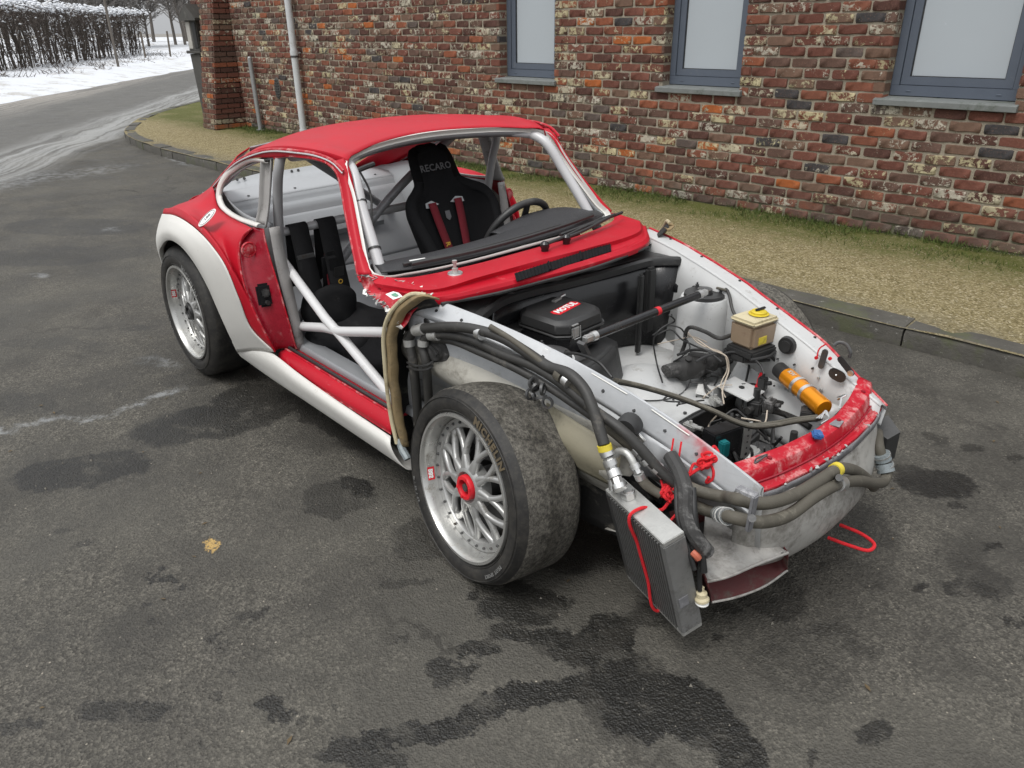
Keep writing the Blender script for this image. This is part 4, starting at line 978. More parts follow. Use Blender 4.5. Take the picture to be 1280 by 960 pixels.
    # B post and rear door-frame channel
    m=MB(); m.patch([mir([(-1.510,-.586,1.185),(-1.505,-.610,1.09),(-1.50,-.636,.99),(-1.497,-.665,.93)],s),mir([(-1.510,-.562,1.185),(-1.505,-.59,1.09),(-1.50,-.616,.99),(-1.495,-.645,.93)],s),mir([(-1.435,-.565,1.195),(-1.432,-.59,1.10),(-1.425,-.62,1.0),(-1.42,-.646,.93)],s),mir([(-1.425,-.580,1.195),(-1.422,-.603,1.10),(-1.415,-.632,1.00),(-1.410,-.660,.93)],s)],16,10); 
    m.patch([mir([(-1.40,-.645,.93),(-1.375,-.652,.75),(-1.345,-.645,.55),(-1.335,-.635,.40)],s),mir([(-1.40,-.60,.93),(-1.375,-.60,.75),(-1.345,-.60,.55),(-1.335,-.60,.40)],s)],16,3)
    part(m,'b_post','primer_grey',solid=.004)

# screen frame: white flange all round the windscreen opening
WS_T=[(-.905,-.530,1.190),(-.935,-.515,1.220),(-.975,-.480,1.236),(-1.03,-.38,1.250),(-1.10,-.2,1.258),(-1.125,0,1.262),(-1.10,.2,1.258),(-1.03,.38,1.250),(-.975,.480,1.236),(-.935,.515,1.220),(-.905,.530,1.190)]
WS_B=[(-.70,-.608,.925),(-.660,-.618,.897),(-.635,-.600,.884),(-.60,-.50,.880),(-.555,-.3,.884),(-.540,0,.888),(-.555,.3,.884),(-.60,.50,.880),(-.635,.600,.884),(-.660,.618,.897),(-.70,.608,.925)]
def screen():
    R=[(-.905,-.530,1.190),(-.86,-.540,1.130),(-.80,-.565,1.05),(-.75,-.587,.985),(-.70,-.608,.925)]
    loop=WS_T+[(x,-y,z) for x,y,z in R][1:-1]+WS_B[::-1]+R[::-1][1:-1]
    L=cr(loop,140,closed=True); cen=Vector((-.85,0,1.06)); nrm=Vector((.75,0,.65)).normalized()
    a=[p-nrm*.003+(p-cen).normalized()*.008 for p in L]; b=[p+nrm*.002+(p-cen).normalized()*-.001 for p in L]; c=[p-nrm*.018-(p-cen).normalized()*.004 for p in L]; d=[p-nrm*.018-(p-cen).normalized()*.014 for p in L]
    m=MB(); n=140; m.v=[tuple(v) for q in(a,b,c,d) for v in q]; m.f=[(j*n+i,j*n+(i+1)%n,(j+1)*n+(i+1)%n,(j+1)*n+i) for j in range(3) for i in range(n)]
    part(m,'windscreen_frame','white_paint',solid=.003,ang=25)
    m=MB(); m.v=[tuple(v-nrm*.004) for q in(d,[p-nrm*.05-(p-cen).normalized()*.012 for p in L]) for v in q]; m.f=[(i,(i+1)%n,n+(i+1)%n,n+i) for i in range(n)]
    part(m,'screen_inner_lip','silver_paint',solid=.003)
screen()

# ---------------- cowl
def cowl():
    r0=[(-.66,-.632,.893),(-0.564,-0.567,0.884),(-0.499,-0.324,0.884),(-0.461,0.010,0.884),(-0.467,0.209,0.884),(-0.538,0.570,0.884),(-.64,.640,.888)]
    r1=[(-.60,-.648,.876),(-0.385,-0.560,0.884),(-0.372,-0.365,0.886),(-0.362,-0.084,0.887),(-0.346,0.150,0.887),(-0.367,0.472,0.884),(-.50,.640,.876)]
    r2=[(-.595,-.646,.868),(-0.386,-0.557,0.872),(-0.381,-0.359,0.868),(-0.357,-0.089,0.868),(-0.346,0.151,0.868),(-0.366,0.477,0.870),(-.49,.640,.866)]
    r3=[(-.585,-.644,.862),(-0.377,-0.558,0.866),(-0.351,-0.365,0.862),(-0.334,-0.112,0.860),(-0.321,0.124,0.860),(-0.340,0.457,0.862),(-.475,.638,.858)]
    r4=[(-.580,-.642,.866),(-0.351,-0.571,0.870),(-0.311,-0.391,0.869),(-0.295,-0.149,0.868),(-0.282,0.095,0.868),(-0.309,0.439,0.868),(-.465,.636,.864)]
    r5=[(-.572,-.640,.858),(-0.343,-0.564,0.862),(-0.305,-0.387,0.858),(-0.284,-0.151,0.856),(-0.267,0.093,0.856),(-0.294,0.437,0.858),(-.455,.634,.854)]
    r6=[(x,y,z-.018) for x,y,z in r5]
    e0=[(-.66,-.632,.893),(-.612,-.600,.874),(-.575,-.50,.870),(-.53,-.3,.874),(-.515,0,.878),(-.53,.3,.874),(-.575,.50,.870),(-.612,.600,.874),(-.66,.640,.886)]
    m=MB(); m.patch([e0,r0,r1,r2,r3,r4,r5,r6],70,8,linear='x'); c=part(m,'cowl_panel','red_paint',solid=.003,ang=22,bev=.0015)
    # black slot of the air intake in the trough, with its grille
    A=[Vector(p) for p in ((-0.330,-0.243,0.876),(-0.348,0.281,0.876),(-0.294,0.225,0.866),(-0.280,-0.277,0.866))]
    v=MB(); v.add([p+Vector((0,0,.003)) for p in A],[(0,1,2,3)]); v.obj('air_intake_slot','black_fabric',c,solid=.002,smooth=False)
    g=MB()
    for k in range(30):
        u=(k+.5)/30; a,b=A[0].lerp(A[1],u),A[3].lerp(A[2],u); g.tube([a+Vector((0,0,.006)),b+Vector((0,0,.006))],.0012,4,straight=True)
    for u in (.33,.66):
        a,b=A[0].lerp(A[1],u),A[3].lerp(A[2],u); g.tube([a+Vector((0,0,.007)),b+Vector((0,0,.007))],.004,6,straight=True)
    g.obj('intake_grille','black_fabric',c,smooth=False)
    t=MB(); t.tube([(x+.010,y,z-.014) for x,y,z in r5[1:-1]],.006,6,50); t.obj('bonnet_seal','black_plastic',c)
    b=Vector((-0.465,-0.401,0.885)); a=MB(); a.lathe([(0,.004),(.026,.005),(.028,0)],24,Matrix.Translation(b)@Matrix.Rotation(PI/2,4,'X')); a.obj('aerial_washer','alu',c)
    a=MB(); a.cyl(b,b+Vector((0,0,.020)),.011,seg=8); a.cyl(b+Vector((0,0,.020)),b+Vector((0,0,.040)),.006,seg=8); a.cyl(b+Vector((0,0,.040)),b+Vector((0,0,.048)),.009,seg=8); a.obj('aerial_stud','alu_cast',c)
    for p,e,f in (((-0.438,0.009,0.895),(-0.455,0.129,0.915),(-0.520,0.416,0.925)),((-0.450,0.137,0.895),(-0.461,0.239,0.915),(-0.527,0.504,0.925))):
        p=Vector(p); w=MB(); w.lathe([(0,.030),(.010,.028),(.017,.020),(.018,.008),(.014,.0),(.014,-.014)],18,Matrix.Translation(p)@Matrix.Rotation(PI/2,4,'X')); w.obj('wiper_pivot','black_gloss',c)
        w=MB(); w.tube([p+Vector((0,0,.016)),Vector(e),Vector(f)],.0065,8,20); w.tube([Vector(e)+Vector((-.02,.0,.004)),Vector(f)+Vector((-.01,.06,-.004))],.007,6,straight=True); w.obj('wiper_arm','black_plastic',c)
    # torn corner where the right wing was cut away: bent red metal, bright shreds, a ripped sticker
    k=MB(); k.patch([[(-0.686,-0.653,0.885),(-0.605,-0.606,0.875),(-0.505,-0.569,0.872),(-0.370,-0.570,0.865)],[(-0.696,-0.643,0.860),(-0.580,-0.632,0.855),(-0.490,-0.601,0.852),(-0.385,-0.602,0.850)],[(-0.638,-0.668,0.844),(-0.537,-0.670,0.823),(-0.450,-0.675,0.799),(-0.405,-0.680,0.770)]],26,14); k.jitter(.007,16); k.obj('torn_cowl_corner','red_worn',c,solid=.002)
    random.seed(77); j=MB(); L=cr([(-0.682,-0.661,0.888),(-0.601,-0.615,0.878),(-0.497,-0.574,0.875),(-0.375,-0.576,0.868)],30); L2=cr([(-0.631,-0.672,0.847),(-0.529,-0.675,0.824),(-0.438,-0.680,0.800),(-0.394,-0.685,0.763)],24)
    for q in L+L2:
        q=q+Vector((random.gauss(0,.004),random.gauss(0,.004),random.gauss(.004,.003))); R=Matrix.Rotation(random.uniform(-1,1),3,'X')@Matrix.Rotation(random.uniform(-.8,.8),3,'Y')@Matrix.Rotation(random.uniform(0,3),3,'Z')
        a,b_=random.uniform(.004,.016),random.uniform(.002,.008); j.add([q+R@Vector(v) for v in((-a,-b_,0),(a,-b_*.5,.003),(a*.7,b_,0),(-a*.6,b_*1.2,-.002))],[(0,1,2,3)])
    j.obj('metal_shreds','alu_cast',c,smooth=False,solid=.0012)['kind']='stuff'
    j=MB(); q=Vector((-0.459,-0.656,0.862)); j.add([q+Vector(v) for v in((-.035,-.018,.008),(.02,-.024,.004),(.032,.006,.010),(.0,.012,.014),(-.03,.01,.012))],[(0,1,2,3,4)]); j.obj('torn_sticker','white_label',c,smooth=False)
    j=MB(); j.add([q+Vector(v) for v in((-.012,-.012,.0115),(.016,-.012,.0105),(.018,.000,.0125),(-.008,.004,.0145))],[(0,1,2,3)]); j.obj('green_label','green_label',c,smooth=False)
    k=MB(); k.patch([mir([(-.66,-.632,.880),(-.56,-.63,.868),(-.49,-.628,.852)],1),mir([(-.66,-.662,.866),(-.57,-.66,.855),(-.50,-.65,.842)],1),mir([(-.66,-.67,.80),(-.57,-.668,.80),(-.51,-.655,.80)],1)],10,8); k.jitter(.003,14); k.obj('cowl_corner','red_worn',c,solid=.002)
cowl()

# ---------------- front inner structure: side rails with bolt flanges
def front_rails():
    for s in(-1,1):
        m=MB(); X=xs_(-.45,.76,26); R=[rail(x) for x in X]
        crease=[(x,w,z) for x,(w,z) in zip(X,R)]
        def sec(dy,dz,f=None): return [(x,-(w+dy),z+dz) for x,w,z in crease]
        if s<0:
            st=[min(1,max(0,(x-.05)/.35)) for x in X]; fl=[.050-.028*q for q in st]; dz_=[-.034-.030*q for q in st]
        else:
            fl=[.078-.030*max(0,(x-.5)/.26) for x in X]; dz_=[-.004-.02*max(0,(x-.5)/.26) for x in X]
        flo=[(x,-(w+f),z+d) for (x,w,z),f,d in zip(crease,fl,dz_)]
        flo2=[(x,y-.002,z-.014) for x,y,z in flo]
        # outer skin below the flange; it bulges out to the old strut dome amidships
        bd=lambda x: .30 if x<.3 else .30-.17*(x-.3)/.25 if x<.55 else max(.085,.13-.045*(x-.55)/.2)
        bot=[(x,-(w+.030),max(.30,z-bd(x))) for x,w,z in crease]
        mid=[(x,-(w+.050-.02*min(1,max(0,(x-.05)/.35))),z-max(.080,bd(x)*.45)) for x,w,z in crease]
        m.patch([mir(q,s) for q in([(x,y+.006,z-.004) for x,y,z in sec(0,0)],sec(0,0),[(x,-(w+.006),z+.0) for x,w,z in crease],flo,flo2)],52,13,linear=True)
        fo=part(m,'bolt_flange','rail_white' if s<0 else 'white_inner',solid=.003,ang=25)
        m=MB(); m.patch([mir(q,s) for q in([(x,y+.003,z+.002) for x,y,z in flo2],mid,bot)],52,12,linear=True); part(m,'outer_wheelhouse_wall','rail_white' if s<0 else 'white_inner',solid=.003)
        inn=[(x,-(w-.012),z-.10) for x,w,z in crease]; inn2=[(x,-(w-.03),.45 if x<.3 else .45-.10*(x-.3)/.4) for x,w,z in crease]
        m=MB(); m.patch([mir(q,s) for q in(sec(-.004,-.003),inn,inn2)],52,10,linear=True); w_=part(m,'inner_wall','white_inner',solid=.003)
        # bolt holes along the flange
        h=MB()
        for x in ((-.34,-.235,-.13,-.03,.07,.17,.27,.37,.47,.57) if s<0 else (-.30,-.11,.10,.29,.46)):
            w,z=rail(x); q=min(1,max(0,(x-.05)/.35)); f=(.050-.028*q)*.62 if s<0 else .062-.025*max(0,(x-.5)/.26); d=(-.034-.030*q)*.62 if s<0 else -.004
            nn=Vector((0,-.7,.7)) if s<0 else Vector((0,0,1)); p0=Vector((x,s*(w+f),z+d)); h.cyl(p0-nn*.004,p0+nn*.0062,.0052,seg=8)
        h.obj('bolt_holes','black_plastic',fo)
        h=MB(); 
        if s>0:
            h.tube([(x,s*(w+f),z+d+.003) for (x,w,z),f,d in zip(crease,fl,dz_)],.0055,6,50); h.obj('flange_edge','red_worn',fo)
        else:
            for x in (-.39,-.05,.22,.42): 
                w,z=rail(x); h.tube([(x,s*(w+.010),z-.004),(x+.12,s*(rail(x+.12)[0]+.010),rail(x+.12)[1]-.004)],.0022,5,8)
            h.obj('seam_bead','white_paint',fo)
front_rails()

# ---------------- slam panel and nose
SO=[(.735,-.355,.520),(.762,-.27,.520),(.782,-.14,.520),(.790,0,.521),(.785,.14,.521),(.770,.28,.521),(.750,.375,.522),(.715,.445,.524)]
SI=[(.660,-.335,.578),(.675,-.27,.576),(.700,-.14,.573),(.715,0,.572),(.712,.14,.573),(.690,.26,.576),(.672,.335,.585),(.655,.385,.598)]
def slam():
    f=lambda u,dz: [tuple(a[i]*(1-u)+b[i]*u+(0,0,dz)[i] for i in range(3)) for a,b in zip(SI,SO)]
    m=MB(); m.patch([[(x-.002,y,z-.05) for x,y,z in SI],SI,f(.12,.008),f(.50,.020),f(.56,.014),f(.62,-.008),f(.80,-.010),f(.84,-.004),f(.97,.001),f(1.0,-.004)],56,24,linear=True)
    p=part(m,'slam_panel','red_worn',solid=.003,ang=25)
    m=MB(); m.patch([f(1.0,-.003),f(1.03,-.010),f(1.02,-.030)],56,5,linear=True); m.obj('scraped_edge','primer_worn',p,solid=.003)
    m=MB(); m.tube([(x,y,z+.002) for x,y,z in f(.66,-.006)],.0035,6,50); m.obj('bonnet_seal','dark_red',p)
    m=MB(); 
    for u,v in ((.30,.16),(.33,.42),(.28,.62),(.3,.9)):
        q=cr(f(u,.016),41)[int(v*40)]; m.cyl(q-Vector((0,0,.004)),q+Vector((0,0,.0035)),.007,seg=10)
    m.obj('panel_holes','dark_red',p)
    m=MB(); q=cr(f(.30,.016),41)
    m.tube([q[3],q[4]+Vector((0,0,.006)),q[5]+Vector((.0,.006,.012)),q[6]+Vector((-.01,0,.006)),q[4]+Vector((-.012,0,.002)),q[3]],.0028,6,20); m.obj('wire_loop','steel_dark',p)
    q=cr(f(.30,.017),41)[23]; m=MB(); m.box(q,(.030,.045,.002),Matrix.Rotation(.2,3,'Z')); m.obj('paper_sticker','primer_worn',p,smooth=False)
    # torn notches of the front edge
    m=MB(); L=cr(f(1.0,.000),60); random.seed(4)
    for k in range(3,58,2):
        if random.random()<.7: a=L[k]; m.box(a+Vector((random.uniform(-.012,.004),0,random.uniform(-.002,.003))),(random.uniform(.008,.022),random.uniform(.006,.020),.004),Matrix.Rotation(random.uniform(-.6,.6),3,'Z')@Matrix.Rotation(random.uniform(-.5,.5),3,'Y'))
    m.obj('torn_metal','alu_cast',p,smooth=False)
    # right-hand end plate joining rail and panel
    m=MB(); m.patch([[(.66,-.355,.57),(.72,-.352,.545),(.762,-.348,.530)],[(.66,-.36,.50),(.72,-.358,.48),(.755,-.352,.475)]],10,4,linear=True); part(m,'rail_end_plate','rail_white',solid=.004)
    b=Vector((.705,-.364,.520)); m=MB(); m.cyl(b,b+Vector((0,-.010,0)),.010,seg=6); m.cyl(b+Vector((0,-.010,0)),b+Vector((0,-.018,0)),.005,seg=8); part(m,'hex_bolt','alu')
    # nose
    n=[[(.690,-.355,.50),(.715,-.345,.497),(.755,-.30,.495),(.778,-.12,.496),(.780,.10,.496),(.762,.28,.496),(.715,.42,.497),(.62,.50,.498)],
       [(.690,-.352,.44),(.720,-.342,.435),(.760,-.30,.430),(.795,-.12,.430),(.798,.10,.430),(.775,.28,.430),(.72,.43,.435),(.60,.51,.44)],
       [(.690,-.345,.36),(.725,-.330,.35),(.775,-.27,.345),(.818,-.12,.345),(.822,.10,.345),(.795,.28,.345),(.73,.43,.35),(.60,.51,.36)],
       [(.68,-.335,.28),(.715,-.320,.27),(.762,-.26,.265),(.800,-.12,.262),(.806,.10,.262),(.782,.28,.265),(.71,.42,.27),(.58,.50,.28)],
       [(.62,-.32,.23),(.67,-.30,.215),(.71,-.24,.205),(.745,-.10,.20),(.75,.10,.20),(.73,.26,.205),(.66,.39,.215),(.55,.46,.23)],
       [(.30,-.44,.22),(.30,-.3,.20),(.30,-.2,.19),(.30,-.1,.19),(.30,.1,.19),(.30,.2,.19),(.30,.3,.20),(.30,.44,.22)]]
    m=MB(); m.patch(n,44,26); part(m,'nose_panel','nose_white',solid=.004)
    m=MB(); m.patch([[(x+.006,y,z+.012) for x,y,z in n[4]],[(x+.002,y,z-.002) for x,y,z in n[4]]],40,3); part(m,'lower_lip','red_worn',solid=.004)
    m=MB(); m.patch([[(x-.01,y,z) for x,y,z in SO],[(x-.05,y,z-.03) for x,y,z in SO],[(x-.09,y,z-.03) for x,y,z in SO]],40,4,linear=True); part(m,'panel_underside','liner_black',solid=.003)
    # towing loop
    m=MB(); m.tube([(0.800,0.032,0.215),(0.864,0.043,0.215),(0.917,0.055,0.220),(0.916,0.094,0.220),(0.867,0.117,0.220),(0.796,0.114,0.220)],.0055,8,40); part(m,'tow_loop','rope_red')
slam()

# ---------------- luggage bay
def bay():
    fl=MB(); fl.patch([[(-.55,-.52,.42),(-.3,-.50,.42),(0,-.44,.42),(.26,-.41,.42)],[(-.55,0,.415),(-.3,0,.415),(0,0,.415),(.26,0,.415)],[(-.55,.52,.42),(-.3,.50,.42),(0,.44,.42),(.26,.41,.42)]],12,10); f=part(fl,'bay_floor','white_inner',solid=.003)
    e=MB()
    e.tube([(.262,-.40,.424),(.262,0,.424),(.262,.40,.424)],.006,6,12); e.obj('hole_edge','black_plastic',f)
    e=MB(); e.box((-.10,.05,.423),(.30,.008,.010),None,.003); e.box((-.10,-.14,.423),(.34,.008,.010),None,.003); e.box((.08,.15,.423),(.05,.05,.012),None,.005); e.obj('pressed_ribs','white_inner',f)
    u=MB(); u.patch([[(-.5,-.42,.235),(.70,-.36,.235)],[(-.5,.42,.235),(.70,.36,.235)]],6,4,linear=True); u.patch([[(.262,-.40,.42),(.262,.40,.42)],[(.25,-.40,.235),(.25,.40,.235)]],6,4,linear=True); part(u,'lower_pan','liner_black')
    # left side of the hole: white ledge sloping in
    l=MB(); l.patch([[(.20,.41,.52),(.40,.37,.50),(.64,.335,.50)],[(.20,.33,.43),(.40,.30,.40),(.60,.27,.39)],[(.20,.32,.40),(.40,.29,.33),(.60,.26,.30)]],14,8); part(l,'side_ledge','white_inner',solid=.003)
    l=MB(); l.box((.315,.245,.485),(.13,.11,.006),Matrix.Rotation(.12,3,'Y'),.002); l.box((.25,.235,.452),(.006,.13,.07)); sh=part(l,'battery_shelf','white_inner')
    h=MB(); h.cyl((.315,.25,.489),(.315,.25,.492),.010,seg=12); h.obj('shelf_hole','black_plastic',sh)
    # strut towers
    for s in(-1,1):
        t=MB(); c=Matrix.Translation((.015,s*.415,0))@Matrix.Rotation(PI/2,4,'X')
        t.lathe([(.108,.42),(.100,.47),(.096,.66),(.094,.700),(.086,.716),(.060,.718),(.058,.700)],40,c); 
        tw=part(t,'strut_tower','white_inner')
        d=MB(); d.lathe([(.058,.700),(.0,.700)],24,c); d.obj('tower_bore','black_plastic',tw)
        d=MB(); d.lathe([(.078,.719),(.076,.730),(.060,.734),(.030,.726),(.028,.719)],28,c); d.obj('top_mount','black_plastic',tw)
        d=MB(); d.lathe([(.028,.72),(.028,.745),(.012,.750),(.0,.750)],20,c); d.obj('strut_nut','steel_dark',tw)
        for k in range(3):
            a=k*2.09+.6; b=Vector((.015+.060*math.cos(a),s*.415+.060*math.sin(a),.73)); d=MB(); d.cyl(b,b+Vector((0,0,.014)),.008,seg=6); d.cyl(b,b+Vector((0,0,.022)),.004,seg=6); d.obj('mount_bolt','steel_dark',tw)
    # brace between the towers
    a=Vector((0.073,-0.255,0.765)); b=Vector((0.073,0.287,0.765)); m=MB(); m.cyl(a,b,.0145,seg=16); bar=part(m,'strut_brace','black_gloss')
    m=MB(); q=a.lerp(b,.555); m.cyl(q,a.lerp(b,.59),.0152,seg=16); m.obj('red_band','red_label',bar)
    d=(a-b).normalized(); m=MB(); m.cyl(a,a+d*.020,.016,seg=14); m.box(a+d*.035,(.022,.040,.022),Matrix.Rotation(math.atan2(d.y,d.x)+PI/2,3,'Z')@Matrix.Identity(3),.004); m.cyl(a+d*.045-Vector((0,0,.012)),a+d*.045+Vector((0,0,.012)),.007,seg=10); m.obj('clevis','alu',bar)
    m=MB(); m.cyl(b,b-d*.020,.016,seg=14); m.box(b-d*.035,(.022,.036,.022),Matrix.Rotation(math.atan2(d.y,d.x)+PI/2,3,'Z'),.004); m.obj('clevis','alu',bar)
    e=a+d*.045; m=MB(); m.box(e+Vector((.0,-.010,-.030)),(.030,.012,.055),Matrix.Rotation(.5,3,'X')); m.box(e+Vector((0,-.045,-.055)),(.05,.06,.008)); m.obj('bracket','steel_dark',bar)
    # black tub behind: lip, wall, corner posts
    lip=[(-0.243,-0.490,0.790),(-0.294,-0.392,0.790),(-0.345,-0.274,0.785),(-0.356,-0.156,0.780),(-0.331,0.070,0.775),(-0.296,0.307,0.780),(-0.248,0.420,0.795),(-0.188,0.470,0.800),(-0.161,0.519,0.795)]
    L=cr(lip,60); m=MB(); m.v=[]; sec=[(-.030,.004),(-.026,.012),(-.004,.014),(.004,.006),(.004,-.016),(-.004,-.020)]
    rows=[[p+Vector((dx,0,dz)) for p in L] for dx,dz in sec]; m.patch(rows,60,6,linear=True); lp=part(m,'tub_rim','black_plastic',solid=.003)
    m=MB(); m.patch([[p+Vector((-.006,0,-.012)) for p in L[8:]],[p+Vector((-.020,0,-.17)) for p in L[8:]],[Vector((p.x-.04,p.y,.43)) for p in L[8:]]],50,8,linear=True); m.jitter(.006,5); part(m,'tub_wall','black_gloss',solid=.004)
    m=MB(); m.patch([[p+Vector((-.026,0,.010)) for p in L],[Vector((-.335-.12*(p.y/.55)**2,p.y*1.0,.812+.012*math.sin(p.y*9))) for p in L],[Vector((-.40-.12*(p.y/.55)**2,p.y*1.04,.815)) for p in L]],50,14); m.jitter(.011,11); part(m,'crumpled_cover','black_plastic',solid=.002)
    m=MB(); m.box((-.235,.40,.64),(.03,.05,.28),None,.01); m.box((-.225,.33,.60),(.02,.03,.34),None,.008); part(m,'tub_rib','black_plastic')
    m=MB(); c=Vector((-0.196,0.518,0.700)); R=Matrix.Rotation(.2,3,'Z'); m.box(c,(.028,.060,.105),R,.012); m.cyl(c+Vector((.012,0,-.02)),c+Vector((.030,0,-.02)),.030,seg=18); part(m,'black_housing','black_gloss')
    m=MB(); m.tube([c+Vector((-.01,-.02,.058)),c+Vector((0,.01,.066)),c+Vector((0,.035,.056))],.004,6,8); part(m,'housing_clip','alu')
    m=MB(); m.patch([[(-.26,-.36,.60),(-.02,-.36,.585)],[(-.26,-.1,.61),(-.04,-.1,.595)],[(-.26,.06,.61),(-.10,.05,.60)]],10,8); m.patch([[(-.02,-.36,.585),(-.04,-.1,.595),(-.10,.05,.60)],[(.02,-.38,.43),(.0,-.1,.43),(-.08,.08,.43)]],12,5); part(m,'tub_front','black_plastic',solid=.003)
    # white hump at the foot of the wall
    m=MB(); c=Vector((-0.371,0.490,0.500)); m.lathe([(0,.10),(.05,.09),(.085,.05),(.10,-.06)],24,Matrix.Translation(c)@Matrix.Rotation(PI/2,4,'X')); part(m,'floor_dome','white_inner')
    m=MB(); m.lathe([(.0,.05),(.08,.042),(.13,.02),(.15,0)],30,Matrix.Translation((-.03,.15,.425))@Matrix.Rotation(PI/2,4,'X')); part(m,'spare_well_dish','white_inner')
bay()

# ---------------- black instrument case with clamp lid and red print
def case():
    R=Matrix.Rotation(math.radians(3),3,'Z'); c=Vector((-.225,-.118,0))
    K=empty('hard_case',tuple(Vector((c.x,math.cos(ROLL)*c.y-math.sin(ROLL)*.62,math.sin(ROLL)*c.y+math.cos(ROLL)*.62))),'black clamp-lid case with red and white print lying in the open front bay','case')
    K.rotation_euler=(ROLL,0,math.radians(3)); K.scale=(1.09,1.09,1.05)
    def oct(w,d,ch,z,ox=0,oy=0): return [(-w+ox,-d+ch+oy,z),(-w+ch+ox,-d+oy,z),(w-ch+ox,-d+oy,z),(w+ox,-d+ch+oy,z),(w+ox,d-ch+oy,z),(w-ch+ox,d+oy,z),(-w+ch+ox,d+oy,z),(-w+ox,d-ch+oy,z)]
    def stack(rings,name,mat,par=K,bev=.004):
        m=MB(); n=8
        for r in rings: m.v+=r
        m.f=[(k*n+i,k*n+(i+1)%n,(k+1)*n+(i+1)%n,(k+1)*n+i) for k in range(len(rings)-1) for i in range(n)]+[tuple(range(n))[::-1],tuple((len(rings)-1)*n+i for i in range(n))]
        return m.obj(name,mat,par,bev=bev)
    stack([oct(.105,.105,.03,0),oct(.110,.110,.032,.062)],'case_base','black_gloss')
    stack([oct(.116,.116,.034,.064),oct(.116,.116,.034,.072)],'case_rim','black_plastic')
    lid=stack([oct(.112,.112,.034,.0745),oct(.110,.110,.034,.105),oct(.098,.098,.036,.118)],'lid','black_plastic')
    stack([oct(.030,.12,.01,.050,-.10,-.03),oct(.030,.12,.01,.056,-.10,-.03)],'side_flange','black_plastic')
    t=text_mesh('MOTUL',.034,.0012,.15); lab=MB(); pts=[]
    ex=Vector((-.10,.99,0)); ex=Vector((-.14,.99,0)).normalized()
    o=Vector((.012,.012,.1190)); q=place(MB().add([(-.062,-.020,0),(.062,-.020,0),(.070,0,0),(.062,.020,0),(-.062,.020,0),(-.070,0,0)],[(0,1,2,3,4,5)]),o,ex,Vector((-1,-.1,0))); q.obj('red_print','red_label',lid,smooth=False)
    place(t,o+Vector((0,0,.0012)),ex,Vector((-1,-.1,0))).obj('lettering','white_label',lid,smooth=False)
    m=MB(); m.box((.113,-.055,.078),(.008,.034,.036),None,.002); m.tube([(.121,-.070,.100),(.123,-.070,.060),(.123,-.040,.060),(.121,-.040,.100)],.0018,6,straight=True); m.box((.108,-.055,.104),(.014,.030,.004),None,.001); 
    m.obj('clamp','alu',K)
    m=MB(); m.box((-.058,.045,.122),(.018,.046,.009),Matrix.Rotation(.2,3,'Z'),.003); m.cyl((-.070,.075,.121),(-.070,.098,.124),.005,seg=8); m.obj('clip','alu',lid)
    m=MB(); m.cyl((.07,.118,.05),(.07,.130,.05),.012,seg=10); m.obj('vent_plug','steel_dark',K)
case()

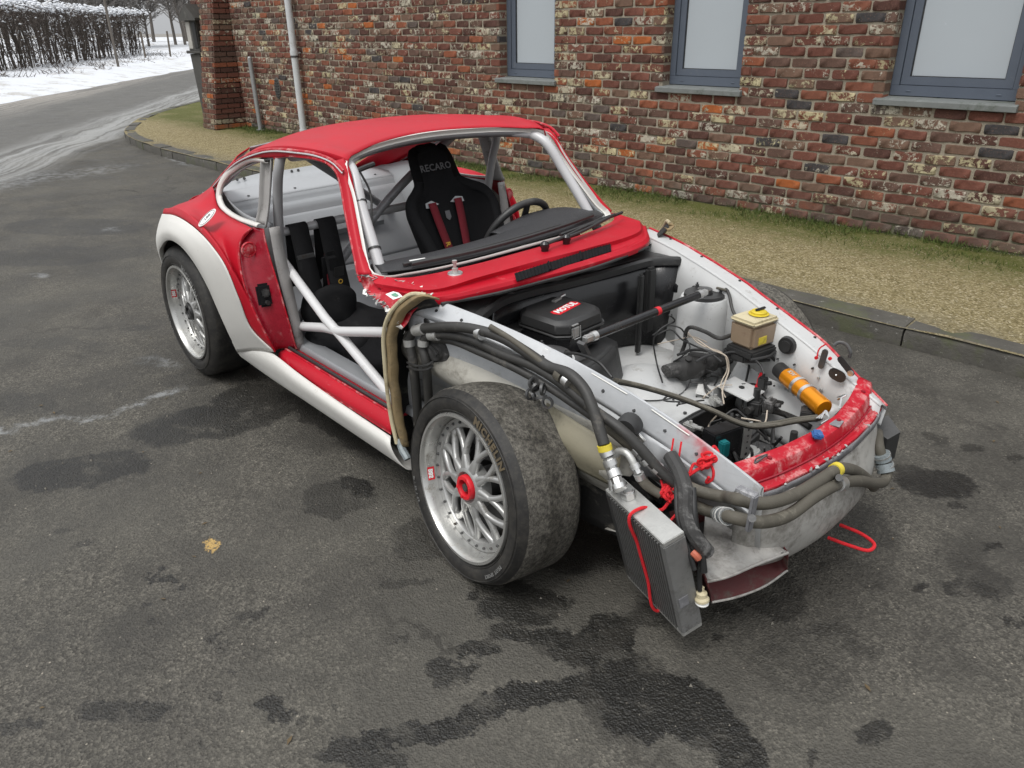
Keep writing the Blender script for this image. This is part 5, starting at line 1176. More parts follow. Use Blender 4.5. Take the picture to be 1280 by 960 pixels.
# ---------------- things fixed in the bay
def bay_items():
    # brake fluid reservoir
    R=Matrix.Rotation(math.radians(-8),3,'Z'); c=Vector((0.276,0.347,0.665)); m=MB()
    m.box(c,(.108,.128,.090),R,.012); r=part(m,'fluid_reservoir','reservoir_plastic',ang=50)
    m=MB(); m.box(c+Vector((0,0,.050)),(.114,.134,.018),R,.008); m.obj('reservoir_lid','cream',r)
    m=MB(); q=c+R@Vector((.0,.02,.062)); m.lathe([(0,.012),(.024,.012),(.028,.009),(.028,.003),(.036,.002),(.036,0)],22,Matrix.Translation(q)@Matrix.Rotation(PI/2,4,'X')); m.obj('yellow_cap','yellow_cap',r)
    m=MB(); m.box(q+Vector((0,.008,.016)),(.012,.05,.008),R,.003); m.obj('cap_connector','black_plastic',r)
    m=MB(); q=c+R@Vector((.055,-.012,-.015)); m.box(q,(.002,.040,.028),R); m.obj('level_label','yellow_label',r,smooth=False)
    m=MB(); m.box(c+Vector((.01,-.01,-.058)),(.12,.14,.028),R,.006); m.box(c+Vector((-.02,-.05,-.08)),(.10,.05,.03),R,.006); part(m,'reservoir_tray','black_plastic')
    # gold damper canister with two clips
    a=Vector((0.426,0.327,0.555)); b=Vector((0.634,0.214,0.540)); d=(b-a).normalized(); L=(b-a).length
    def on(t): return a+d*L*t
    m=MB(); m.cyl(on(.08),on(1.0),.0305,seg=28); m.cyl(on(1.0),on(1.02),.0305,.026,28); g=part(m,'damper_canister','gold_anod',bev=.0)
    m=MB(); m.cyl(on(-.14),on(.08),.0275,seg=24); m.obj('end_cap','black_plastic',g)
    for t in (.36,.58):
        m=MB(); m.cyl(on(t),on(t+.06),.0335,seg=28); m.obj('clamp_ring','alu',g)
    tm=text_mesh('KW',.020,.0006); 
    up=Vector((0,0,1)); side=d.cross(up).normalized(); nn=(up*.85-side*.0+Vector((.35,-.45,.0))).normalized(); nn=(nn-d*nn.dot(d)).normalized()
    pl=place(tm,on(.22)+nn*.0312,d,nn.cross(d)); pl.obj('lettering','wire_tan',g,smooth=False)
    # wiper / heater motor wrapped in dark cloth
    c=Vector((0.130,0.222,0.520)); m=MB(); rr=[]
    a1=Vector((0.058,0.151,0.500)); b1=Vector((0.160,0.419,0.500))
    m.tube([a1,a1.lerp(b1,.1),a1.lerp(b1,.5),a1.lerp(b1,.85),b1],[.030,.043,.046,.036,.024,.02],14,20); m.jitter(.013,16); w=part(m,'blower_unit','dusty_black',ang=60)
    m=MB(); m.box(a1.lerp(b1,.45)+Vector((0,0,.03)),(.07,.05,.03),Matrix.Rotation(.5,3,'Z'),.006); m.cyl(a1.lerp(b1,.3),a1.lerp(b1,.3)+Vector((.02,-.02,.05)),.012,seg=10); m.obj('blower_motor','dusty_black',w)
    # papers and tape
    c=Vector((0.178,0.241,0.432)); m=MB(); m.box(c,(.07,.09,.002),Matrix.Rotation(.5,3,'Z')@Matrix.Rotation(.12,3,'Y')); part(m,'paper_label','white_label',smooth=False)
    # master cylinder / valve with red lever
    c=Vector((0.380,0.244,0.440)); m=MB(); m.box(c,(.05,.055,.055),Matrix.Rotation(.3,3,'Z'),.006); m.cyl(c,c+Vector((.05,.03,0)),.019,seg=14); m.cyl(c+Vector((0,0,.02)),c+Vector((0,0,.07)),.012,seg=12); m.cyl(c+Vector((-.0,-.05,0)),c+Vector((0,-.02,0)),.014,seg=12); v=part(m,'battery_switch','black_plastic',bev=.001)
    m=MB(); q=Vector((0.347,0.301,0.490)); m.cyl(q-Vector((0,0,.03)),q,.010,seg=12); m.tube([q,q+Vector((-.004,.008,.015)),q+Vector((-.01,.032,.035))],.006,6,8); m.obj('red_lever','red_label',v)
    # control unit with drilled alloy end plate, teal connector
    c=Vector((0.462,-0.062,0.455)); R=Matrix.Rotation(math.radians(-12),3,'Z')
    m=MB(); m.box(c,(.060,.150,.115),R,.004); e=part(m,'control_unit','black_gloss')
    m=MB(); q=c+R@Vector((.034,.060,.004)); m.box(q,(.006,.034,.125),R,.001); pl=m.obj('drilled_plate','alu_cast',e)
    m=MB(); 
    for k in range(5): h=c+R@Vector((.0372,.060,-.045+k*.022)); m.cyl(h,h+R@Vector((.0012,0,0)),.0055 if k==0 else .0032,seg=8)
    m.obj('plate_holes','black_plastic',pl)
    m=MB(); q=c+R@Vector((.045,-.050,.012)); m.box(q,(.026,.030,.055),R,.004); tc=m.obj('teal_connector','teal_plastic',e)
    m=MB(); 
    for k in range(4): m.box(q+R@Vector((.014,-.009+k*.006,.004)),(.002,.0022,.045),R)
    m.obj('connector_ribs','teal_plastic',tc,smooth=False)
    c=Vector((0.745,-0.039,0.588)); m=MB(); m.box(c,(.030,.045,.014),Matrix.Rotation(.6,3,'Z'),.005); m.box(c+Vector((.012,-.008,.006)),(.018,.02,.008),Matrix.Rotation(1.0,3,'Z')@Matrix.Rotation(.3,3,'X'),.003); m.jitter(.003,40); part(m,'blue_tape_end','blue_tape')
    # lumps of machinery in the dark hole
    random.seed(21); m=MB()
    for px,py,z,sx,sy,sz in ((960,540,.34,.10,.08,.10),(985,530,.36,.09,.12,.08),(1000,545,.32,.08,.08,.06),(930,505,.36,.06,.08,.08),(950,560,.30,.10,.10,.06),(870,560,.32,.08,.08,.08),(1010,525,.36,.05,.14,.03)):
        pass
    for (x,y,z,sx,sy,sz) in ((.42,.0,.33,.10,.12,.10),(.50,.10,.33,.08,.10,.10),(.38,.16,.34,.12,.09,.08),(.56,-.05,.30,.08,.14,.07),(.36,-.22,.31,.09,.09,.09),(.60,.14,.32,.06,.10,.08),(.46,-.12,.30,.08,.08,.10)):
        m.box((x,y,z),(sx,sy,sz),Matrix.Rotation(random.uniform(-.5,.5),3,'Z'),.01)
    for k in range(12):
        x,y=random.uniform(.32,.62),random.uniform(-.2,.25); m.cyl((x,y,.33),(x+random.uniform(-.04,.04),y+random.uniform(-.04,.04),.40),random.uniform(.006,.018),seg=10)
    part(m,'steering_gear','steel_dark',ang=30)
    c=Vector((0.498,0.143,0.400)); m=MB(); m.lathe([(0,.02),(.03,.018),(.045,.0),(.045,-.03)],22,Matrix.Translation((.50,.035,.385))@Matrix.Rotation(PI/2,4,'X')); part(m,'round_cover','alu_cast')
    # fittings on the left inner wall
    def onwall(x,z,d=.0):      # point on the sloping inner wall of the left rail
        w,zz=rail(x); t=min(1,max(0,(zz-z)/.10)); return Vector((x,w-.006-.012*t-d,z))
    p=Vector((0.400,0.375,0.641)); m=MB(); m.cyl(p,p+Vector((0,-.014,0)),.033,.030,20); m.cyl(p+Vector((0,-.014,0)),p+Vector((0,-.022,0)),.020,seg=16); part(m,'horn_disc','black_plastic')
    A1=Vector((0.550,0.345,0.670)); B1=Vector((0.544,0.345,0.618)); A2=Vector((0.609,0.335,0.665)); B2=Vector((0.650,0.335,0.630)); C1=Vector((0.607,0.330,0.612))
    def slot2(a,b,w,name,mat,th=.006):
        d=(b-a).normalized(); n=Vector((0,-1,0)); e=d.cross(n).normalized(); poly=[]
        for k in range(7): t=-PI/2+PI*k/6; poly.append(b+d*w*math.cos(t)+e*w*math.sin(t))
        for k in range(7): t=PI/2+PI*k/6; poly.append(a+d*w*math.cos(t)+e*w*math.sin(t))
        m=MB(); m.prism(poly,n*th); return part(m,name,mat)
    slot2(A1,B1,.010,'hinge_bracket','steel_dark'); slot2(A2,B2,.011,'oblong_opening','black_plastic',.003); slot2(C1+Vector((-.008,0,0)),C1+Vector((.012,0,-.004)),.020,'round_opening','black_plastic',.003)
    m=MB(); m.cyl(B2+Vector((0,-.003,0)),B2+Vector((0,-.008,0)),.010,seg=14); m.tube([C1+Vector((0,-.006,.0)),Vector((0.604,0.394,0.530))],.0028,6,straight=True); part(m,'steel_pin','alu')
    for p in ((0.521,0.350,0.639),(0.570,0.345,0.653)):
        m=MB(); m.cyl(Vector(p),Vector(p)+Vector((0,-.006,0)),.006,seg=10); part(m,'red_plug','red_label')
    m=MB(); m.tube([(0.539,0.360,0.690),(0.524,0.352,0.671),(0.524,0.345,0.641)],.0025,6,10); part(m,'red_wire','rope_red')
    # ring of pipe standing up beyond the left rail
    m=MB(); c=Vector((0.517,0.539,0.600)); m.tube([(0.530,0.440,0.658),(0.540,0.450,0.670),(0.561,0.460,0.667),(0.582,0.460,0.644),(0.582,0.460,0.624)],.006,8,20); part(m,'pipe_ring','steel_dark')
bay_items()

def cables():
    def T(name,mat,pts,r,seg=8,par=CAR,n=None): m=MB(); m.tube(pts,r,seg,n or len(pts)*9); return part(m,name,mat)
    # long grey pipes crossing from the right wheelhouse to the front
    base=[(0.193,-0.296,0.660),(0.223,-0.205,0.620),(0.323,-0.126,0.585),(0.430,-0.094,0.565),(0.488,-0.078,0.550),(0.535,-0.061,0.545),(0.574,-0.013,0.545),(0.617,0.076,0.545),(0.659,0.128,0.550)]
    T('long_hose','hose_grey',base,.0075); T('long_hose','hose_grey',[(x+.016,y-.003,z+.003) for x,y,z in base],.007); T('long_hose','hose_black',[(x+.004,y+.012,z-.012) for x,y,z in base],.006)
    T('thin_hose','wire_black',[(0.094,-0.418,0.760),(0.104,-0.361,0.740),(0.141,-0.315,0.710),(0.203,-0.320,0.680)],.005)
    # brake and harness wires
    T('brake_hose','hose_black',[(0.217,0.304,0.645),(0.206,0.251,0.645),(0.126,0.268,0.645),(0.085,0.246,0.655),(0.046,0.270,0.615),(0.039,0.280,0.565),(0.035,0.266,0.525)],.0075)
    T('wiring','wire_black',[(0.034,0.184,0.705),(0.022,0.228,0.665),(-0.006,0.214,0.645),(-0.017,0.183,0.625),(-0.038,0.189,0.585),(-0.025,0.195,0.505),(0.089,0.091,0.485)],.0032)
    T('wiring','wire_black',[(-0.040,0.185,0.605),(-0.030,0.262,0.625),(0.016,0.274,0.625),(0.026,0.298,0.595)],.003)
    T('wiring','wire_black',[(0.056,0.212,0.545),(0.089,0.243,0.565),(0.139,0.261,0.575),(0.211,0.283,0.565),(0.294,0.307,0.565),(0.340,0.373,0.565)],.0055)
    T('wiring','wire_black',[(0.191,0.139,0.585),(0.202,0.188,0.595),(0.222,0.237,0.595),(0.237,0.277,0.575)],.005)
    T('wiring','wire_tan',[(0.043,0.280,0.605),(0.105,0.264,0.605),(0.194,0.227,0.605),(0.253,0.230,0.595),(0.262,0.240,0.545),(0.279,0.196,0.515),(0.295,0.161,0.495),(0.320,0.139,0.465)],.0028)
    T('wiring','wire_tan',[(0.024,0.306,0.605),(0.148,0.233,0.605),(0.223,0.261,0.585),(0.251,0.247,0.545),(0.273,0.182,0.505),(0.306,0.167,0.475)],.0022)
    T('wiring','wire_tan',[(0.283,0.166,0.400),(0.265,0.149,0.360),(0.285,0.112,0.350),(0.312,0.100,0.340),(0.339,0.104,0.340)],.003)
    T('wiring','wire_black',[(0.228,0.434,0.520),(0.270,0.357,0.500),(0.321,0.259,0.470),(0.356,0.202,0.440)],.0042)
    T('wiring','wire_black',[(0.329,0.474,0.530),(0.279,0.496,0.530),(0.247,0.517,0.550),(0.238,0.551,0.560),(0.272,0.552,0.560)],.004)
    T('breather_hose','hose_grey',[(0.050,0.440,0.750),(0.092,0.441,0.750),(0.137,0.493,0.720),(0.231,0.467,0.700),(0.268,0.513,0.660),(0.268,0.541,0.630),(0.261,0.538,0.600)],.0055)
    T('damper_hose','hose_black',[(0.059,0.472,0.760),(0.120,0.421,0.740),(0.157,0.394,0.700),(0.217,0.372,0.660),(0.311,0.347,0.620),(0.358,0.387,0.560),(0.372,0.429,0.510)],.0062)
    T('wiring','wire_black',[(0.416,0.403,0.530),(0.456,0.416,0.520),(0.501,0.419,0.510),(0.562,0.419,0.500),(0.615,0.439,0.500)],.008)
    T('wiring','wire_black',[(0.372,0.397,0.530),(0.423,0.398,0.540),(0.475,0.414,0.540),(0.508,0.422,0.530)],.007)
    T('brake_pipe','steel_dark',[(0.154,0.261,0.460),(0.189,0.229,0.450),(0.222,0.226,0.440),(0.246,0.233,0.430)],.004)
    T('brake_pipe','steel_dark',[(0.161,0.248,0.450),(0.195,0.217,0.440),(0.232,0.209,0.430),(0.260,0.220,0.420)],.004)
    T('wiring','wire_black',[(0.248,-0.008,0.420),(0.244,0.080,0.420),(0.250,0.156,0.420)],.005)
    T('wiring','wire_black',[(-0.040,0.214,0.600),(-0.006,0.246,0.620),(0.052,0.239,0.600),(0.121,0.223,0.600),(0.192,0.211,0.600),(0.247,0.212,0.580)],.0035)
    T('wiring','wire_black',[(0.070,0.232,0.620),(0.127,0.187,0.600),(0.097,0.184,0.560),(0.050,0.203,0.520)],.003)
    T('wiring','wire_tan',[(-0.025,0.198,0.570),(0.028,0.238,0.590),(0.067,0.287,0.600),(0.136,0.280,0.600)],.002)
    T('wiring','wire_black',[(0.205,0.239,0.580),(0.249,0.269,0.600),(0.314,0.275,0.600),(0.367,0.263,0.590),(0.397,0.244,0.570)],.004)
    T('wiring','wire_black',[(0.350,0.391,0.600),(0.361,0.332,0.600),(0.349,0.290,0.600),(0.333,0.255,0.600)],.006)
    T('wiring','wire_black',[(0.346,0.106,0.440),(0.364,0.138,0.460),(0.412,0.121,0.460),(0.471,0.106,0.440),(0.513,0.128,0.400)],.004)
    T('heater_hose','hose_black',[(0.433,0.210,0.460),(0.465,0.263,0.440),(0.510,0.295,0.420),(0.571,0.277,0.420)],.011)
    T('heater_hose','hose_black',[(0.408,0.287,0.460),(0.453,0.336,0.440),(0.524,0.323,0.440),(0.582,0.290,0.450)],.008)
    for px_ in (0,1,2):
        m=MB(); m.tube([Vector((0.670,0.097,0.560))+Vector((.006*px_,.004*px_,.0)),Vector((0.675,0.134,0.565))+Vector((0,.004*px_,.004*px_)),Vector((0.698,0.121,0.565)),Vector((0.697,0.075,0.560))],.0026,6,14); part(m,'hose_clip','alu')
    random.seed(9); m=MB()
    for k in range(22):
        x,y=random.uniform(.30,.62),random.uniform(-.20,.2); P=[(x,y,.40)]
        for j in range(3): P.append((P[-1][0]+random.uniform(-.07,.07),P[-1][1]+random.uniform(-.07,.07),.39+random.uniform(-.05,.05)))
        m.tube(P,random.uniform(.003,.006),6,18)
    o=part(m,'loose_wires','wire_black')
    m=MB(); m.tube([(.70,.18,.575),(.69,.20,.60),(.675,.215,.585),(.69,.235,.60),(.66,.24,.58)],.003,6,16); part(m,'spring_clip','alu')
    # zip ties at the strut tops
    for p in ((-0.037,0.281,0.660),(-0.090,0.269,0.570),(-0.040,0.389,0.570)):
        q=Vector(p); m=MB(); m.box(q,(.012,.012,.010),Matrix.Rotation(.5,3,'X'),.002); part(m,'connector','black_plastic')
def small_fixings():
    random.seed(41); m=MB(); g=MB()
    for k in range(34):
        x=random.uniform(-.1,.62); w,zz=rail(x); z=random.uniform(.47,zz-.05); t_=min(1,(zz-z)/.10); y=w-.010-.012*t_-.02*max(0,(zz-z-.1)/.2)
        (m if k%2 else g).cyl((x,y+.004,z),(x,y-.004,z),random.uniform(.003,.0065),seg=8)
    part(m,'wall_screws','alu_cast'); part(g,'wall_holes','black_plastic')
    m=MB()
    for k in range(26):
        x,y=random.uniform(-.25,.22),random.uniform(-.3,.30); m.cyl((x,y,.418),(x,y,.424),random.uniform(.003,.008),seg=8)
    part(m,'floor_plugs','steel_dark')
    for k,(a,b) in enumerate((((-.05,.31,.43),(.20,.30,.44)),((.05,-.18,.43),(.24,-.10,.43)),((.28,.30,.47),(.52,.26,.42)))):
        m=MB(); A=Vector(a); B=Vector(b); P=[A.lerp(B,q/5)+Vector((random.gauss(0,.012),random.gauss(0,.02),random.uniform(0,.02))) for q in range(6)]; m.tube(P,.0035,6,30); part(m,'wiring','wire_tan' if k==1 else 'wire_black')
    for k in range(9):
        p=Vector((random.uniform(.0,.5),random.uniform(-.05,.30),.50)); P=[p]
        for q in range(4): P.append(P[-1]+Vector((random.uniform(-.03,.07),random.uniform(-.06,.06),random.uniform(-.03,.02))))
        m=MB(); m.tube(P,random.choice((.002,.0028,.0035)),6,32); part(m,'wiring','wire_black' if k%3 else 'wire_tan')
    # unions, brackets and a pump beside the hole
    for c,d,mt in (((.27,.16,.45),(.04,.03,.03),'alu_cast'),((.10,.33,.45),(.05,.04,.03),'steel_dark'),((.44,.235,.47),(.035,.05,.04),'dusty_black'),((.36,.31,.50),(.03,.03,.05),'black_plastic'),((.30,-.02,.43),(.05,.03,.02),'alu_cast'),((.58,.22,.50),(.04,.05,.03),'steel_dark')):
        m=MB(); R=Matrix.Rotation(random.uniform(-.6,.6),3,'Z'); m.box(c,d,R,.004); m.cyl(Vector(c),Vector(c)+R@Vector((d[0],0,.01)),.008,seg=10); m.cyl(Vector(c)+Vector((0,0,d[2]/2)),Vector(c)+Vector((0,0,d[2]/2+.012)),.006,seg=6); part(m,'pipe_union',mt)
cables()
small_fixings()

# ---------------- cabin
def cabin():
    z0=.225
    m=MB(); m.patch([[(-1.55,-.56,z0),(-.62,-.56,z0)],[(-1.55,-.14,z0),(-.62,-.14,z0)],[(-1.55,-.10,z0+.16),(-.62,-.12,z0+.20)],[(-1.55,.10,z0+.16),(-.62,.12,z0+.20)],[(-1.55,.14,z0),(-.62,.14,z0)],[(-1.55,.56,z0),(-.62,.56,z0)]],8,16,linear=True); part(m,'cabin_floor','floor_grey',solid=.004)
    m=MB(); m.patch([[(-.62,-.58,z0),(-.52,-.58,.45),(-.50,-.60,.84)],[(-.62,0,z0),(-.52,0,.45),(-.50,0,.86)],[(-.62,.58,z0),(-.52,.58,.45),(-.50,.60,.84)]],8,10,linear=True); part(m,'front_bulkhead','floor_grey',solid=.004)
    # rear bulkhead: shelf under the window, upright panel with pressing, rear seat wells
    m=MB()
    def r(x,z,w=.50): return [(x,-w,z-(.03 if x<-2.4 else 0)),(x,-w*.5,z),(x,0,z),(x,w*.5,z),(x,w,z-(.03 if x<-2.4 else 0))]
    m.patch([r(-2.52,.945,.40),r(-2.50,.925,.40),r(-2.46,.915,.42),r(-2.36,.912,.45),r(-2.24,.892,.52),r(-2.21,.880,.53)],22,16); sh=part(m,'parcel_shelf','silver_bright',solid=.003)
    m=MB()
    for y in (-.36,-.10,.16,.40): m.cyl((-2.245,y,.897),(-2.245,y,.8985),.007,seg=8)
    for y in (-.30,-.26,.02,.06,.34,.38): m.cyl((-2.505,y,.935),(-2.502,y,.937),.008,seg=8)
    m.obj('shelf_holes','black_plastic',sh)
    m=MB(); m.patch([r(-2.21,.880,.53),r(-2.19,.845,.54),r(-2.155,.838,.54),r(-2.13,.80,.55),r(-2.02,.64,.56),r(-1.93,.52,.56)],22,22); rb=part(m,'rear_bulkhead','silver_paint',solid=.003)
    m=MB(); m.patch([[(-2.112,-.30,.785),(-2.112,.28,.785)],[(-2.094,-.30,.777),(-2.094,.28,.777)],[(-2.03,-.30,.685),(-2.03,.28,.685)],[(-2.036,-.30,.660),(-2.036,.28,.660)]],10,8,linear=True); m.v=[(x+.026,y,z+.012) for x,y,z in m.v]; m.obj('pressed_panel','silver_paint',rb,solid=.008,bev=.002)
    m=MB(); m.patch([r(-1.93,.52,.56),r(-1.80,.43,.55),r(-1.66,.40,.55),r(-1.56,.38,.56),r(-1.53,.24,.56)],22,14); part(m,'rear_seat_well','silver_paint',solid=.003)
    for s in(-1,1):
        m=MB(); m.patch([mir(q,s) for q in([(-1.46,-.60,.93),(-1.72,-.60,.925),(-1.95,-.575,.945),(-2.10,-.55,.97),(-2.3,-.52,.93),(-2.5,-.50,.90)],[(-1.46,-.60,.80),(-1.72,-.575,.78),(-1.95,-.52,.80),(-2.12,-.50,.86),(-2.3,-.50,.88),(-2.5,-.49,.88)],[(-1.46,-.585,.60),(-1.72,-.56,.60),(-1.95,-.52,.60),(-2.08,-.52,.62),(-2.16,-.53,.70),(-2.3,-.5,.8)],[(-1.46,-.57,.40),(-1.66,-.56,.40),(-1.8,-.55,.42),(-1.95,-.55,.5),(-2.1,-.54,.6),(-2.25,-.5,.75)])],26,16); part(m,'inner_quarter_panel','silver_bright',solid=.003)
        m=MB(); m.patch([mir(q,s) for q in([(-.955,-.500,1.228),(-1.2,-.545,1.235),(-1.45,-.555,1.205),(-1.75,-.545,1.13),(-2.0,-.545,1.02),(-2.1,-.545,.98)],[(-.98,-.545,1.222),(-1.2,-.565,1.222),(-1.45,-.572,1.190),(-1.72,-.568,1.125),(-1.98,-.575,1.02),(-2.06,-.585,.965)])],30,4); part(m,'roof_frame','silver_paint',solid=.006)
    # roof lining side (bare painted metal)
    # roll cage
    R_=.0215
    def tb(name,pts,r=R_,mat='cage_paint',straight=False):
        m=MB(); m.tube(pts,r,14,len(pts)*8,straight=straight); return part(m,name,mat)
    hoop=[(-1.575,-.585,.24),(-1.55,-.588,.40),(-1.50,-.588,.70),(-1.455,-.580,.90),(-1.41,-.580,1.06),(-1.372,-.577,1.16),(-1.365,-.555,1.218),(-1.37,-.49,1.236),(-1.39,-.25,1.250),(-1.40,0,1.255)]
    tb('main_hoop',hoop+[(x,-y,z) for x,y,z in hoop[:-1]][::-1],.0205,'cage_mid')
    for s in(-1,1):
        tb('front_leg',mir([(-.50,-.575,.26),(-.56,-.575,.55),(-.66,-.565,.80),(-.745,-.545,.93),(-.85,-.520,1.07),(-.935,-.49,1.185),(-1.0,-.475,1.213),(-1.2,-.49,1.225),(-1.40,-.50,1.20)],s))
        tb('door_bar',mir([(-1.500,-.575,.775),(-1.10,-.60,.60),(-.985,-.60,.555),(-.60,-.59,.37)],s),.0195,'cage_white',True)
        tb('door_bar',mir([(-1.545,-.580,.44),(-1.115,-.60,.555),(-.985,-.60,.575),(-.56,-.59,.69)],s),.0195,'cage_white',True)
    tb('screen_bar',[(-1.0,-.475,1.213),(-1.15,-.25,1.243),(-1.20,0,1.252),(-1.15,.25,1.243),(-1.0,.475,1.213)],.016)
    tb('harness_bar',[(-1.465,-.572,.885),(-1.455,-.3,.892),(-1.45,0,.893),(-1.455,.3,.892),(-1.465,.572,.885)],.019,'cage_mid')
    tb('hoop_diagonal',[(-1.42,.38,1.205),(-1.44,0,.965),(-1.50,-.55,.46)],.020,'cage_grey')
    tb('rear_stay',[(-1.440,-0.456,1.220),(-2.150,0.466,0.666)],.0195,'cage_grey',True)
    # cable and ties down the right screen pillar
    m=MB(); m.tube([(-.925,-.468,1.19),(-.90,-.45,1.12),(-.86,-.475,1.04),(-.80,-.515,.96),(-.74,-.525,.91),(-.68,-.52,.885)],.004,6,40); m.tube([(-.94,-.475,1.19),(-.95,-.44,1.195),(-.97,-.38,1.20)],.010,8,10); part(m,'pillar_wire','wire_black')
    for a in ((-.868,-.513,1.092),(-.755,-.542,.945)):
        m=MB(); m.lathe([(.0225,-.004),(.0245,-.004),(.0245,.004),(.0225,.004)],18,Matrix.Translation(a)@Vector((.6,-.2,-.78)).to_track_quat('Y','Z').to_matrix().to_4x4()); part(m,'cable_tie','black_plastic')
    # dashboard
    m=MB()
    f=[(-.655,-.585,.888),(-.62,-.48,.885),(-.575,-.3,.888),(-.56,0,.890),(-.575,.3,.890),(-.62,.48,.888),(-.655,.585,.888)]
    g=[(-.70,-.575,.900),(-.665,-.48,.902),(-.625,-.3,.905),(-.61,0,.910),(-.63,.3,.915),(-.67,.48,.910),(-.70,.575,.902)]
    h=[(-.76,-.56,.890),(-.74,-.48,.892),(-.71,-.3,.895),(-.70,0,.905),(-.745,.3,.920),(-.745,.48,.905),(-.76,.56,.890)]
    i=[(-.79,-.55,.86),(-.77,-.48,.86),(-.74,-.3,.862),(-.73,0,.866),(-.775,.3,.87),(-.77,.48,.865),(-.79,.55,.86)]
    j=[(-.77,-.55,.78),(-.75,-.48,.78),(-.72,-.3,.78),(-.71,0,.78),(-.74,.3,.78),(-.75,.48,.78),(-.77,.55,.78)]
    m.patch([f,g,h,i,j],50,24); d=part(m,'dashboard','vinyl',solid=.004)
    # padded hood over the instruments
    H=[[(-.60,.02,.893),(-.585,.14,.895),(-.59,.30,.897),(-.62,.46,.895),(-.66,.56,.893)],
       [(-.66,.00,.906),(-.66,.12,.918),(-.675,.28,.926),(-.69,.44,.922),(-.71,.555,.903)],
       [(-.74,-.01,.904),(-.76,.12,.922),(-.785,.27,.932),(-.785,.43,.925),(-.765,.55,.898)],
       [(-.755,.00,.88),(-.79,.12,.90),(-.825,.27,.905),(-.815,.43,.895),(-.78,.54,.87)]]
    m=MB(); m.patch(H,30,18); m.obj('instrument_hood','vinyl',d,solid=.004)
    m=MB(); m.tube([(-.615,-.48,.905),(-.57,-.25,.910),(-.555,0,.915),(-.575,.28,.918),(-.62,.47,.912)],.008,6,40); m.tube([(-.64,-.50,.903),(-.60,-.28,.908),(-.585,0,.913),(-.60,.25,.915)],.006,6,40); m.obj('demist_duct','black_plastic',d)
    m=MB(); m.box((-.635,-.44,.9085),(.012,.060,.003),Matrix.Rotation(-.25,3,'Z')); m.obj('number_plate_tag','white_label',d,smooth=False)
    # steering wheel and column
    c=Vector((-.865,.245,.836)); ax=Vector((-.86,0,.50)).normalized(); q=ax.to_track_quat('Y','Z').to_matrix().to_4x4(); MW=Matrix.Translation(c)@q
    m=MB(); pts=[MW@Vector((.168*math.cos(2*PI*k/36),0,.168*math.sin(2*PI*k/36))) for k in range(36)]; m.tube(pts,.0155,12,72,closed=True); sw=part(m,'steering_wheel','black_plastic')
    for a in (90,205,335):
        a=math.radians(a); u=Vector((math.cos(a),0,math.sin(a))); e=Vector((-math.sin(a),0,math.cos(a))); m=MB()
        poly=[u*.03+e*.022,u*.16+e*.015,u*.16-e*.015,u*.03-e*.022]; m.prism([MW@(p+Vector((0,-.025*(1-p.length/.16),0))) for p in poly],(MW.to_3x3()@Vector((0,.005,0)))); m.obj('spoke','black_plastic',sw,smooth=False)
    m=MB(); m.cyl(MW@Vector((0,-.01,0)),MW@Vector((0,-.03,0)),.040,seg=24); m.cyl(MW@Vector((0,-.02,0)),MW@Vector((0,-.24,0)),.022,seg=16); m.obj('hub','steel_dark',sw)
cabin_=cabin
cabin()

